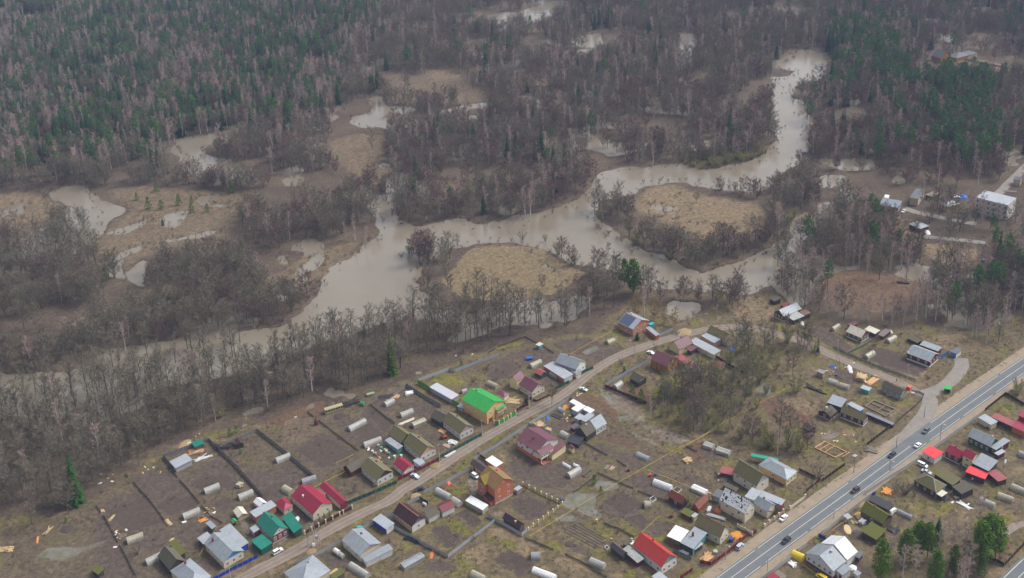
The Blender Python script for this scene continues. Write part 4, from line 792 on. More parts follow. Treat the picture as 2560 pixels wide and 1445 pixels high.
B('house','broad grey hip-roofed house at the bottom edge by the street','A2',(890,1595),(650,1370),(1290,1340),3.3,2.8,GREY,CREAM,'hip',trim=PALE)
B('shed','moss-roofed shed beside the curved greenhouse at the bottom','A2',(1330,1470),(1260,1415),(1500,1375),2.0,.3,MOSSG,WOOD,'shed')
# --- upper street row
B('house','mossy-roofed white brick house with dark gable behind the green fence','A3',(560,1210),(320,1030),(795,1090),3.2,3.1,MOSS,WBRICK,gable=DWOOD,wr=3,wl=4,trim=STEEL)
B('barn','dark sagging barn left of the mossy white brick house','A3',(205,1100),(100,1010),(395,975),2.6,2.0,MOSSD,WINE,ridge='B')
B('garage','crimson-roofed white garage with peach gable at the crimson fence','A3',(925,1095),(775,985),(1080,1015),2.8,1.9,CRIM,WHITE,gable=PEACH,wl=2)
B('house','long mossy-roofed white house with orange gable and red eaves','A3',(1155,880),(895,700),(1380,775),3.4,3.4,MOSS,WBRICK,gable=PEACH,wr=3,wl=5,atticw=1,trim=STEEL)
B('barn','mossy barn joined behind the long white house','A3',(885,700),(700,575),(1075,600),2.9,3.0,MOSS,DWOOD)
B('shed','glass-roofed teal shed beside the long mossy white house','A3',(840,785),(665,655),(915,740),2.5,.2,POLYS,TEALW,'shed')
B('canopy','pale grey canopy roof at the crimson fence before the long white house','A3',(1140,1000),(1035,940),(1230,960),2.4,.1,PALE,WHITE,'shed')
B('house','mossy-roofed white house with pinkish gable nearest the green-roofed villa','A3',(1690,575),(1435,395),(1890,480),3.4,3.2,MOSS,WBRICK,gable=PINKB,wr=3,wl=4,atticw=1,trim=STEEL)
B('barn','dark mossy barn behind the white house with pinkish gable','A3',(1435,420),(1300,325),(1560,320),2.7,2.4,MOSSD,DWOOD)
# --- middle block
b18 = B('brick_house','tall orange brick house with moss-yellowed brown roof','A4',(1505,355),(1285,175),(1765,215),7.9,3.2,M('brown_tiled_roof',(.24,.125,.08),.25,.8,.8,dirt=.2,c2=(.23,.15,.03)),BRICK,wr=2,wr2=2,wl=0,atticw=1,plinth=(CONC,.9),chim=[(.35,.25,.9,BRICK)],cat='house')
r,W,L = b18
m = MB(); wg = L * .26; y0 = L * .22
m.prism([(-wg,7.7),(0,10.6),(wg,7.7)],-W * .02,W / 2 + 1.2,tr=lambda p: (-p[1],p[0] + y0,p[2])); m.obj('roof_wing',MOSSY,r)
m = MB(); m.box(-W / 2 - .75,y0 - wg + .35,0,-W / 2 + .2,y0 + wg - .35,7.75); m.prism([(-wg + .35,7.75),(0,10.1),(wg - .35,7.75)],W / 2 - .2,W / 2 + .75,tr=lambda p: (-p[1],p[0] + y0,p[2])); m.obj('front_bay',BRICK,r)
for z in (2.4,5.6): add_window(r,-W / 2 - .76,y0,z,'-x',1.5,1.4)
m = MB(); m.prism([(-2.3,3.0),(-2.3,2.85),(2.3,2.85),(2.3,3.0)],0,2.2,tr=lambda p: (-W / 2 - p[1] + .35,p[0] - L * .22,p[2] + .5 - p[1] * .25)); m.obj('porch_roof',MAROON,r)
part_box(r,'porch',BRICK,-W / 2 - 1.7,-L * .22 - 2.2,0,-W / 2 + .33,-L * .22 + 2.2,1.3)
B('cottage','dark maroon-roofed white and yellow cottage behind the bluish fence','A4',(380,860),(110,670),(585,742),3.3,3.0,MAROON,PEACH,wallr=WBRICK,gable=DGREY,wl=3,wr=1,trim=ORANGE)
B('barn','moss-dark barn roof joined to the maroon-roofed cottage','A4',(610,745),(500,640),(770,650),2.7,1.2,MOSSD,WBRICK,ridge='B')
B('shed','small maroon-red roofed shed with white wall behind the maroon cottage','A4',(792,662),(720,560),(960,565),2.8,1.4,M('maroon_red_sheet',(.16,.02,.028),.15,.6,.5),WHITE,ridge='B')
B('bathhouse','small black-roofed bathhouse inside the yellow picket corner','A4',(1850,885),(1595,755),(1950,835),2.5,1.9,M('black_plum_roof',(.05,.03,.045),.15,.6,.5),WOOD,gable=OLDT,chim=[(-.45,-.35,.6,PEACH)])
B('greenhouse','boxy white-roofed greenhouse below the tall brick house','A4',(1345,630),(1115,490),(1415,560),2.3,.25,WHITER,POLYY,'shed',over=.1)
B('hut','tiny pale-roofed hut at the right wall of the tall brick house','A4',(1815,368),(1762,338),(1890,330),2.3,.15,PALE,STEEL,'shed')
B('garage','yellow brick garage with black-brown roof beside the white off-roader','A3',(2000,1095),(1815,985),(2105,1042),2.9,1.3,M('black_brown_roof',(.07,.05,.055),.15,.6,.6),YELLOW,dl=(.5,.9,2,BROWN))
B('outbuilding','flat white-roofed brick outbuilding behind the yellow brick garage','D3',(1105,545),(1008,490),(1170,515),2.9,.1,WHITER,BRICK,'shed')
# --- green villa and neighbours
r,W,L = B('villa','large bright green-roofed yellow villa with red garage door','A5',(955,1050),(630,860),(1205,880),6.6,2.9,GREENR,YELLOW,gable=YELLOW,wl2=3,wr2=2,dr=(-.55,2.4,2.2,RBRICK),chim=[(.1,.62,.5,RBRICK)],cat='house',ws=(.9,1.1))
part_box(r,'balcony',PINKB,W * .02,-L / 2 - 1.0,2.7,W / 2 - .2,-L / 2 + .34,3.6); part_box(r,'awning',GREENR,W * .02,-L / 2 - .9,4.6,W / 2 - .2,-L / 2 + .34,4.75)
for x in (-W / 2 + .42,-W * .02,W / 2 - .45): part_box(r,'downpipe',RUST,x - .07,-L / 2 + .2,0,x + .07,-L / 2 + .33,6.4)
B('outbuilding','long flat pale-grey building along the bright green fence','A5',(485,865),(190,690),(580,800),2.8,.1,M('lilac_grey_membrane',(.46,.47,.52),.08,.5,.5),GREYW,'shed')
B('shed','small pale shed at the corner of the bright green villa','A5',(640,990),(575,945),(660,940),2.2,.1,PALE,GREYW,'shed')
B('house','plum-roofed cream house with cream gable facing the street tree','A5',(1580,770),(1385,665),(1775,680),3.5,2.8,PURP,CREAM,gable=CREAM,wr=3,wl=5,atticw=1,trim=PURP)
B('house','taller plum cross roof with yellow gable behind the plum-roofed cream house','A5',(1375,632),(1265,588),(1480,545),4.6,2.4,PURP,PYEL,ridge='B',wl=0,gable=PYEL,cat='annex')
B('pavilion','small plum hip-roofed pavilion beside the green villa','A5',(1205,835),(1085,770),(1262,775),2.4,.9,PURP,WHITE,'hip')
B('house','blue-grey metal-roofed house with cream gable behind the teal fence','D4',(790,605),(620,540),(868,535),4.2,3.0,GREY,GREYW,gable=CREAM,wr=2,wl=1,trim=PALE,wallr=WHITE)
B('outbuilding','low blue-grey roofed outbuilding left of the blue-grey house','D4',(690,682),(525,572),(765,642),2.8,.2,PALE,BRICK,'shed',wallr=WHITE)
B('porch_building','small blue-grey porch roof at the street corner of the blue-grey house','D4',(790,640),(735,605),(835,615),3.0,.4,GREY,WHITE,'shed',wr=2,cat='porch',ws=(.7,.9))
B('shed','dark green shed with dull red roof behind the polycarbonate lean-to','D4',(500,655),(452,618),(540,620),2.2,1.1,CRIMP,DGREEN)
B('shed','turquoise box shed with white roof alone on the upper garden','A5',(1680,140),(1620,118),(1745,112),2.6,.1,M('pale_pinkish_roof',(.6,.55,.5),.1,1,.6),TEALW,'shed')
# --- plum villa and neighbours
r,W,L = B('villa','big plum-roofed white villa on brick base with yellow porch','A6',(560,935),(225,785),(905,785),5.2,3.0,PURP,WHITE,gable=WHITE,wl2=3,plinth=(BRICK,1.9),chim=[(-.4,-.05,.9,RBRICK)],cat='house',wl=2,ws=(1.2,1.2))
part_box(r,'terrace',M('brick_red_paving',(.33,.12,.085),.2,1,.9),-W / 2 + .2,-L / 2 - 3.6,0,W * .12,-L / 2 + .33,.35)
part_box(r,'veranda',PYEL,-W / 2 + .3,-L / 2 - 2.4,2.4,W * .06,-L / 2 + .32,5.0)
m = MB(); m.prism([(-.3,5.05),(2.9,5.0),(2.9,5.95),(2.8,5.98)],-W / 2 - .1,W * .1,tr=lambda p: (p[1],p[0] - L / 2 - 2.5,p[2])); m.obj('veranda_roof',PURP,r)
for i in range(4): add_window(r,-W / 2 + .9 + i * 1.5,-L / 2 - 2.41,3.9,'-y',.9,1.0)
for x in (-W / 2 + .5,-W * .2,W * .04): part_box(r,'veranda_post',FRAME,x - .1,-L / 2 - 2.3,.35,x + .1,-L / 2 - 2.1,2.4)
B('annex','yellow-walled plum-roofed wing of the plum villa','A6',(765,972),(690,930),(965,842),3.2,.8,PURP,PYEL,'shed')
B('hut','small yellow hut with plum roof beside the yellow wing','A6',(1035,895),(975,850),(1090,877),2.3,.7,PURP,PYEL)
B('shed','leftmost white-roofed grey box shed inside the long grey fence','A6',(1110,300),(1000,240),(1165,265),2.7,.1,WHITER,GREYW,'shed')
B('shed','middle and highest white-roofed grey box shed','A6',(1108,380),(1025,335),(1228,303),3.2,.1,WHITER,GREYW,'shed')
B('shed','right-hand white-roofed grey box shed','A6',(1290,396),(1180,346),(1350,356),2.9,.1,WHITER,GREYW,'shed')
B('shed','pale blue flat roof in front of the white-roofed box sheds','A6',(1135,492),(1060,460),(1220,440),2.6,.1,PALE,GREYW,'shed')
B('annex','pale grey lean roof between the box sheds and the two-tone cottage','A6',(1225,520),(1145,480),(1345,435),3.0,.5,PALE,WBRICK,'shed')
B('cottage','grey metal half of the two-tone cottage with white wall','A6',(1365,625),(1195,530),(1520,537),3.2,3.2,GREY,WBRICK,ridge='B',wr=3,wallr=WBRICK)
B('cottage','mossy slate half of the two-tone cottage','A6',(1235,717),(1065,620),(1362,628),3.1,3.1,MOSSD,DWOOD,ridge='B',chim=[(.1,-.1,.3,PEACH)])
B('shed','black felt-roofed lean-to before the mossy cottage half','A6',(1130,832),(965,792),(1225,732),2.2,.3,BLACK,DWOOD,'shed')
B('shed','small dark plum sheet roof left of the mossy cottage half','A6',(1060,615),(1005,580),(1140,565),2.2,.2,M('dull_plum_sheet',(.12,.095,.105),.15,1,.7),DWOOD,'shed')
# --- highway side, left
B('house','two-storey beige house with grey-mossy roof beside the yellow bungalow','B1',(1590,742),(1250,548),(1785,630),4.6,4.2,MOSS,M('beige_siding_wall',(.64,.58,.49),.1,1,.8,dirt=.12,stripe=('Z',.2)),gable=GREYW,wl2=3,wl=1,wr2=1,trim=PALE)
B('bungalow','yellow bungalow with grey hip roof facing the highway','B1',(2000,655),(1600,458),(2170,545),3.4,1.9,GREY,YELLOW,'hip',wallr=PYEL,wl=1,wr=3,cat='house')
B('canopy','long teal canopy roof behind the yellow bungalow','B1',(1880,402),(1505,345),(1920,372),2.8,.2,M('bright_teal_sheet',(.02,.36,.25),.1,.6,.5),TANW,'shed')
B('shed','faded pink lean roof at the left end of the beige house','B1',(1262,590),(1075,572),(1330,520),2.6,.4,CRIMP,DWOOD,'shed')
WS = B('house','white-sheeted roof house with dark gaps beside the grey-roofed neighbour','B1',(1435,1120),(1060,950),(1615,1015),4.8,4.3,BLACK,CREAM,gable=WHITE,wl2=2,wl=1,wr2=2,seam=False)
r,W,L = WS
rr = random.Random(4); m = MB(); hw_ = W / 2; cols = 22
for i in range(cols):
    y = -L / 2 + L * i / cols; x = 0.0
    while x < .99:
        ln = rr.uniform(.12,.28); e = min(1,x + ln); zf = lambda f: 4.8 + 4.3 * f + .07
        if rr.random() < .95: m.face([(-hw_ * (1 - x),y,zf(x)),(-hw_ * (1 - x),y + L / cols * .985,zf(x)),(-hw_ * (1 - e),y + L / cols * .985,zf(e)),(-hw_ * (1 - e),y,zf(e))][::-1])
        x = e + (rr.uniform(.02,.06) if rr.random() < .6 else 0)
stuff(m.obj('roof_sheet',WHITER,r))
B('house','grey-roofed cream house joined right of the white-sheeted house','B1',(1740,1088),(1525,992),(1885,1005),3.6,2.2,GREY,CREAM,wl=1,wr=1,gable=CREAM)
B('annex','high pale grey roof behind the grey-roofed cream house','B1',(1560,936),(1415,886),(1680,826),4.2,.3,PALE,WHITE,'shed')
B('annex','grey-roofed wing with brick gate front by the white highway sedan','B1',(1930,1000),(1590,868),(1995,938),3.6,.3,PALE,PINKB,'shed',wallr=RBRICK,wl=2)
B('shed','dark grey flat shed left of the white-sheeted house','B1',(1085,905),(985,850),(1150,815),2.8,.1,DGREY,GREYW,'shed')
B('shed','grey-green slab roof below the beige house','B1',(1310,810),(1120,720),(1350,770),2.2,.2,MOSSD,DWOOD,'shed')
B('shed','red-roofed dark shed with white window frame in the middle garden','B1',(575,990),(368,882),(680,925),2.6,2.2,RUSTR,DWOOD,wl=1,gable=DWOOD)
B('shed','rusty barrel-roofed shed right of the olive-green bare tree','B1',(800,1055),(715,988),(915,905),2.4,1.7,M('rust_brown_sheet',(.22,.075,.045),.25,.7,.7,dirt=.25),M('rust_orange_wall',(.30,.09,.04),.2,1,.8),ridge='B')
B('shed','low weathered chicken shed by the barrel-roofed shed','B1',(690,1165),(545,1090),(760,1100),1.9,.2,MOSSG,RUSTR,'shed')
B('shed','tiny pale-roofed shed at the mossy house corner','B1',(740,1170),(700,1140),(790,1120),2.4,.1,PALE,TANW,'shed')
B('house','mossy-roofed cream house with arched white gable by the crimson fence','B2',(2055,800),(1618,602),(2232,665),3.8,3.2,MOSS,CREAM,gable=WHITE,wl=3,wr=2,trim=MOSSD)
B('shed','white two-piece flat roof beside the grey lean roof with chimney','B2',(1415,862),(1200,762),(1550,682),3.0,.1,WHITER,WOOD,'shed')
B('annex','grey lean roof with rusty chimney and turquoise wall','B2',(1622,976),(1415,866),(1840,722),3.4,.3,GREY,DWOOD,'shed',wallr=TEALW,chim=[(.1,.25,1.7,RBRICK)])
B('house','red metal-roofed white house with green-trimmed gable','B2',(1115,1275),(620,930),(1400,1122),3.7,3.6,REDR,WHITE,gable=M('grey_green_board',(.22,.30,.27),.2,1,.8),wl=4,wr=3,seam=True)
B('shed','grey patched lean-to roof left of the red metal-roofed house','B2',(730,1200),(510,962),(810,1108),2.5,.3,M('patched_grey_sheet',(.38,.40,.38),.3,.6,.6,dirt=.25),WINE,'shed')
B('shed','dark plum-roofed shed left of the patched grey lean-to','B2',(490,1100),(285,932),(580,1040),2.5,1.5,M('dark_plum_felt',(.095,.07,.08),.2,.8,.7),DWOOD,trim=OLDT)
B('shed','moss-grey roof behind the red metal-roofed house','B2',(560,925),(475,905),(640,840),2.3,.2,MOSSD,DWOOD,'shed')
B('shed','pale flat roof cut by the bottom edge under the red-roofed house','B2',(1090,1520),(952,1412),(1215,1440),2.6,.1,PALE,WHITE,'shed')
B('canopy','dark sheet canopy at the highway end of the turquoise-walled annex','B2',(1650,990),(1590,955),(1790,900),2.2,.1,GREYW,DWOOD,'shed')
# --- highway side, right
B('house','large white house with grey gable front and five windows beside the highway','B3',(1300,1335),(840,1052),(1525,1180),3.9,3.1,GREY,WHITE,ridge='B',gable=WHITE,wl=5,plinth=(M('dark_red_base',(.22,.03,.03),.1,1,.7),.7),atticw=1,chim=[(.35,-.2,.7,STEEL)])
B('annex','white metal-roofed rear half of the large white house','B3',(1522,1152),(1096,886),(1700,1022),3.8,3.3,WHITER,WHITE,ridge='B')
B('annex','grey-roofed entrance wing at the lower end of the large white house','B3',(1450,1396),(1340,1310),(1592,1305),3.0,.5,GREY,WHITE,'shed',dl=(-.3,.9,2,RBRICK))
B('house','olive moss-roofed house below the concrete fence','B3',(2095,580),(1725,357),(2262,455),3.1,2.6,MOSSG,WOOD,wl=1,gable=DWOOD)
B('barn','long dark-moss barn between olive house and the grove','B3',(1990,832),(1740,692),(2160,702),2.7,.7,MOSSG,DWOOD,'shed')
B('shed','black-roofed open shed with blue edge behind the olive house','B3',(2180,352),(1850,202),(2290,278),2.5,.2,BLACK,WOOD,'shed')
B('shed','small pale box shed at the concrete highway fence','B3',(1535,502),(1465,432),(1602,462),2.1,.1,PALE,GREYW,'shed')
B('shed','small grey sheet-roofed shed below the large white house','B3',(1690,1405),(1595,1360),(1775,1375),2.0,.1,POLYS,WHITE,'shed')
B('shed','dark lean-to at the white rear half of the large house','B3',(1720,1130),(1640,1090),(1790,1040),2.2,.2,DGREY,DWOOD,'shed')
B('shed','crimson-roofed shed cut by the bottom edge at the highway fence','B3',(340,1500),(235,1420),(440,1430),2.4,.3,CRIM,DWOOD,'shed')
B('shed','grey plank shed beside the crimson-roofed shed at the bottom edge','B3',(490,1470),(350,1360),(560,1420),2.2,.3,OLDT,DWOOD,'shed')
B('garage','bright red-roofed white garage at the highway fence','B4',(965,910),(790,810),(1080,830),3.2,.3,BRED,WHITE,'shed',wl=1)
B('house','left crimson-roofed dark log house of the long row','B4',(1310,915),(1097,815),(1430,835),3.2,2.0,CRIM,BROWN,wl=2,plinth=(WHITE,.4))
B('house','taller crimson-roofed yellow house in the middle of the long row','B4',(1480,930),(1325,862),(1585,865),5.3,1.9,CRIM,PYEL,wl2=1,wl=1,ws=(1.2,1.0))
B('house','grey and maroon striped metal roof at the right of the long row','B4',(1700,1080),(1477,958),(1812,962),4.0,1.2,GREY,DWOOD,'shed',panels=None)
B('canopy','bright red lean roof before the striped metal roof','B4',(1650,1190),(1385,1085),(1697,1108),2.8,.3,BRED,DWOOD,'shed')
B('shed','faded rose lean roof at the right end of the long row','B4',(1832,1222),(1705,1080),(1932,1160),2.7,.2,CRIMP,DWOOD,'shed')
B('house','green board house with grey metal roof and white windows','B4',(1722,748),(1410,606),(1850,655),3.8,2.5,GREY,GREENW,gable=GREENW,wl=4,wr=1,ws=(.8,1.2),chim=[(.5,-.6,.5,STEEL)])
B('annex','grey-roofed veranda at the right end of the green board house','B4',(1800,792),(1722,742),(1985,672),3.1,.5,GREY,WINE,'shed',wl=1,wr=1)
B('porch_building','small pale porch roof beside the green board house','B4',(1830,866),(1780,828),(1926,806),2.4,.1,PALE,WINE,'shed',cat='porch')
B('garage','cream flat garage with grey roof by the highway fence','B4',(1735,452),(1556,346),(1826,409),2.9,.3,PALE,CREAM,'shed',wl=0,dl=(-.5,1.0,.7,DWOOD))
B('shed','long faded crimson roof behind the cream flat garage','B4',(2010,466),(1735,336),(2066,411),2.8,.3,CRIMP,DWOOD,'shed')
B('house','big crimson-roofed brick house at the right edge','B4',(2230,562),(2002,466),(2330,470),3.2,.6,CRIM,BRICK,'shed')
B('house','crimson two-storey roof rising behind the brick house at the right edge','B4',(2290,402),(2096,318),(2400,320),5.6,1.0,CRIM,RBRICK,'shed')
B('house','mossy thatch-like hip roof cottage with turquoise porch wall','B4',(985,1375),(660,1206),(1145,1278),3.1,2.9,MOSS,BROWN,'hip',wl=3,wallr=TEALW,trim=STEEL,ws=(.75,1.1))
B('barn','long mossy barn roof behind the hip-roofed cottage','B4',(1210,1275),(945,1110),(1330,1214),2.8,1.0,MOSS,DWOOD,'shed',trim=STEEL)
B('barn','dark slate barn at the end of the mossy barn','B4',(1330,1390),(1245,1270),(1460,1290),3.0,.6,MOSSD,DWOOD,'shed')
B('canopy','rusty pale canopy at the porch of the hip-roofed cottage','B4',(1060,1430),(985,1386),(1142,1376),2.6,.1,CREAMR,DWOOD,'shed')
# --- between street and highway, upper right
B('house','brown log house with mossy roof and white windows by the brown fence','B6',(1195,945),(865,826),(1285,875),3.3,2.3,MOSS,BROWN,gable=BROWN,wl=3,wr=3,plinth=(WBRICK,.7),ws=(.8,1.2))
B('barn','blue-grey gabled roof behind the brown log house','B6',(890,756),(690,692),(978,672),3.4,1.0,GREY,DWOOD,'shed',seam=False)
B('shed','pale low roof behind the brown log house on the road side','B6',(1150,806),(962,716),(1216,776),2.4,.2,PALE,SKYB,'shed')
B('shed','long dark felt roof strip to the brown fence','B6',(1590,995),(1215,835),(1618,968),1.9,.1,M('blue_grey_felt',(.19,.20,.23),.15,.6,.6),DWOOD,'shed',over=.1)
B('cottage','dark mossy bathhouse left of the brown log house','B6',(745,882),(578,800),(828,800),2.6,1.6,MOSSD,BROWN,ridge='B',wl=1,plinth=(WBRICK,.4),chim=[(-.2,.1,.9,WHITE)])
B('house','grey-slate cottage with arched white gable by the gravel junction','B6',(1700,592),(1435,466),(1778,536),3.1,1.9,MOSSD,M('grey_blue_board',(.28,.29,.28),.2,1,.85,dirt=.2),gable=WHITE,wl=3,ws=(.75,1.1))
B('shed','teal-walled shed with pale roof beside the pair of greenhouses','B6',(1268,532),(1145,490),(1310,490),2.3,.1,PALE,TEALS,'shed',wallr=TEALS)
B('hut','tan hut with lilac-grey roof at the thicket edge','B6',(640,300),(545,260),(682,268),2.6,.2,M('lilac_grey_slate',(.27,.25,.26),.2,1,.8),M('pink_tan_board',(.40,.28,.20),.2,1,.85),'shed')
B('ruin','collapsed black shed in the burnt scrub by the foundation','B6',(455,1078),(368,1012),(545,1022),2.4,1.5,MOSSD,M('charred_board',(.022,.022,.03),.2,1,.9),cat='shed')
B('ruin','fallen slate roof of the collapsed black shed','B6',(460,1180),(375,1150),(540,1120),.9,.3,MOSSD,DWOOD,'shed',cat='shed')
B('house','dark log house with pale-blue metal roof beside the straw yard','B7',(325,337),(180,266),(575,232),3.5,2.5,PALE,BROWN,ridge='B',gable=BROWN,wl=3,plinth=(CREAM,.6),ws=(.8,1.2))
B('annex','patched pale roof porch of the dark log house','B7',(455,388),(375,312),(588,322),2.9,.5,M('patched_pale_sheet',(.46,.47,.45),.25,.6,.6,dirt=.25),DWOOD,'shed')
B('annex','rusty roof extension at the right of the dark log house','B7',(610,318),(545,262),(690,285),2.9,.4,M('rusty_brown_sheet',(.26,.15,.11),.25,.6,.8,dirt=.25),DWOOD,'shed')
B('shed','small rusty-roofed shed behind the dark log house','B7',(330,205),(280,170),(400,165),2.4,.3,RUSTR,DWOOD,'shed')
B('barn','dark derelict barn at the top of the straw yard','B7',(200,130),(130,85),(290,95),2.6,.8,MOSSD,DWOOD,'shed')
B('house','cream-roofed board house with white window frames by the teal fence','B7',(1380,628),(1150,552),(1532,568),3.2,2.7,CREAMR,WOOD,wl=3,wr=3,gable=RUSTR,plinth=(WHITE,.6),ws=(.8,1.2))
B('shed','small cream-roofed shed right of the cream-roofed house','B7',(1570,572),(1430,502),(1627,522),2.4,.3,CREAMR,DWOOD,'shed')
B('shed','dull brown sheet roof right of the small cream-roofed shed','B7',(1680,610),(1600,580),(1790,530),2.2,.2,M('dull_brown_sheet',(.20,.16,.15),.2,.6,.8),DWOOD,'shed')
B('shed','plum roof edge behind the cream-roofed board house','B7',(1240,470),(1170,440),(1360,445),2.4,.3,PURP,DWOOD,'shed')
B('house','wine-red board house with blue-grey roof and white base','D7',(1935,547),(1770,492),(2010,497),3.6,2.3,GREY,WINE,gable=WINE,wl=3,wr=3,plinth=(WHITE,.8),ws=(.8,1.2),chim=[(-.9,.9,.3,WHITE)])
B('shed','long blue-grey shed roof behind the wine-red house','D7',(1987,476),(1858,436),(2028,456),2.7,.3,GREY,WINE,'shed')
B('garage','small white flat garage with blue door right of the wine-red house','D7',(2112,494),(2062,482),(2162,470),2.7,.1,DGREY,SKYB,'shed',wallr=WHITE)
B('shed','dark low shed with mossy roof behind the tilled garden at the right','D7',(1850,420),(1780,385),(1880,400),1.8,.3,MOSSD,DWOOD,'shed')
B('house','banded red brick house with blue panelled roof by the river','A8',(560,402),(341,306),(800,288),4.6,3.2,PALE,SBRICK,gable=BRICK,wr2=2,wr=1,wl=1,trim=CRIMP,panels=(BLUEP,.30,.98,'dark_panel'),chim=[(.15,.45,1.1,WHITE)])
B('annex','grey step-like roof at the street end of the banded brick house','A8',(870,492),(745,372),(915,468),2.6,.3,PALE,BRICK,'shed')
B('shed','aqua-walled shed behind the banded brick house','A8',(800,345),(770,320),(850,315),2.6,.1,AQUA,AQUA,'shed')
B('house','half-timbered cream house with plum roof','A8',(1190,680),(1030,607),(1395,592),3.2,3.1,PURP,PYEL,ridge='B',gable=PYEL,wr=1,ws=(1.4,1.4))
B('porch_building','small plum-roofed veranda of the half-timbered house','A8',(1350,702),(1290,668),(1442,652),2.5,.5,PURP,DWOOD,'shed',cat='porch')
B('outbuilding','long pale flat-roofed half-timbered outbuilding','A8',(1660,747),(1320,562),(1757,690),2.9,.2,PALE,PYEL,'shed')
B('house','mossy-roofed house at the street behind the half-timbered outbuilding','A8',(1772,532),(1560,432),(1880,470),3.6,2.6,MOSS,PINKB)
B('annex','pale ribbed lean roof before the mossy street house','A8',(1665,587),(1485,487),(1772,540),2.9,.4,PALE,PINKB,'shed')
B('shed','untidy grey sheds right of the mossy street house','A8',(1850,590),(1770,560),(1900,550),2.1,.2,OLDT,GREYW,'shed')
r,W,L = B('log_house','golden log lodge with plum roof inside the long grey fence','A8',(1030,912),(795,816),(1193,806),4.6,3.2,PURP,LOG,gable=LOG,wr=1,atticw=1,cat='house')
for i in range(4):
    y = -L / 2 + .35 + (L - .7) * i / 3; part_box(r,'corner_log',BROWN,-W / 2 + .2,y - .13,0,-W / 2 + .34,y + .13,4.5)
for x in (-W / 2 + .4,0,W / 2 - .4): part_box(r,'corner_log',BROWN,x - .13,-L / 2 + .2,0,x + .13,-L / 2 + .34,4.5)
B('annex','low plum-roofed log wing right of the golden log lodge','A8',(1270,872),(1120,775),(1365,838),3.4,.3,CRIMP,LOG,'shed',wl=1)
B('shed','plum-roofed log shed below the log wing','A8',(1490,986),(1340,906),(1532,930),2.6,.4,PURP,LOG,'shed')
B('shed','dull plum flat roof beside the brown board fence','A8',(1735,925),(1650,882),(1820,870),2.3,.1,CRIMP,GREYW,'shed')
B('ruin','ruined cottage with mossy slate slope behind the broad bright pine','A8',(635,1132),(506,1062),(755,1065),2.7,2.3,MOSSD,DWOOD,gable=M('weathered_white_board',(.36,.35,.34),.3,1,.9,dirt=.3),cat='cottage')
# --- clinic area and far lodge
B('apartment_block','white three-storey block among bare trees at the right edge','B8',(1965,400),(1480,325),(2200,335),11.0,.3,PALE,M('stained_white_wall',(.62,.60,.57),.12,.4,.9,dirt=.3),'shed',wl=0,cat='apartment block')
r = [o for o in bpy.data.objects if o.name.startswith('apartment_block')][-1]
_c,_a = at('B8',1965,400,11),at('B8',1480,325,11); L = (_a - _c).length; Wb = (at('B8',2200,335,11) - _c).length
for z in (2.2,5.6,9.0):
    for i in range(6): add_window(r,-Wb / 2 + .32,-L / 2 + L * (i + .5) / 6,z,'-x',1.3,1.5)
B('office','tan two-storey flat-roofed building in the clinic yard','B8',(745,316),(610,302),(865,196),5.4,.1,DGREY,TANW,'shed',wr=6,cat='building')
B('garage','blue-grey roofed garage beside the white car in the clinic yard','B8',(470,437),(200,402),(543,347),4.0,.3,M('slate_blue_roof',(.20,.24,.29),.1,.5,.5),RBRICK,'shed',wallr=GREYW)
B('hut','white hut above the blue-grey garage in the clinic yard','B8',(330,300),(270,290),(350,262),3.2,.1,WHITER,WHITE,'shed')
B('house','grey hip-roofed brown house among trees left of the white block','B8',(770,722),(640,642),(852,662),3.2,1.2,GREY,BROWN,'hip')
B('house','blue-grey hip roof beneath trees by the blue tarpaulin','B8',(1140,422),(1068,362),(1272,362),3.4,1.4,PALE,PEACH,'hip')
B('house','weathered shed roof behind the tan two-storey building','B8',(925,285),(865,240),(995,225),3.0,.3,OLDT,DWOOD,'shed',cat='shed')
B('house','small tan house beside the top-right lane','B8',(2140,62),(2030,46),(2175,22),4.5,.2,DGREY,TANW,'shed',wl=2)
B('shed','pale roof among pines at the right edge','B8',(2020,1370),(1920,1330),(2090,1315),2.6,.4,PALE,GREYW,'shed')
B('shed','pale blue canopy roof among bare trunks right of the brown field','B8',(1660,1160),(1590,1135),(1700,1140),2.6,.2,PALE,DWOOD,'shed')
B('lodge','steep golden log lodge far off in the pines','F',(2352,146),(2334,138),(2372,138),5.0,6.0,DGREY,LOG,wr=2,wl=2,gable=LOG,atticw=1,cat='house')
B('lodge','dark hip roof complex right of the far golden lodge','F',(2392,146),(2366,139),(2425,136),4.0,3.0,DGREY,LOG,'hip',cat='house')
B('lodge','low dark annex of the far lodge','F',(2420,140),(2400,133),(2440,133),3.5,1.0,DGREY,TANW,'shed',cat='house')
fw_ = MB(); p,q = at('F',2400,147),at('F',2545,178); fw_.beam((p.x,p.y,1),(q.x,q.y,1),.3,2); tag(fw_.obj('boundary_wall',CONC),'pale wall running right from the far lodge','wall')
B('shed','pale grey-roofed shed inside the wood-edge yard','D1',(405,645),(370,590),(525,582),2.5,.3,PALE,GREYW,'shed')
B('hut','teal-roofed hut behind the wood-edge yard fence','D1',(545,492),(525,455),(618,462),2.3,.2,TEALR,WOOD,'shed')
B('shed','dark rotting shed at the top of the grassy garden','D1',(850,478),(835,440),(905,462),2.2,.9,M('dull_maroon_felt',(.05,.03,.035),.2,1,.8),DWOOD)
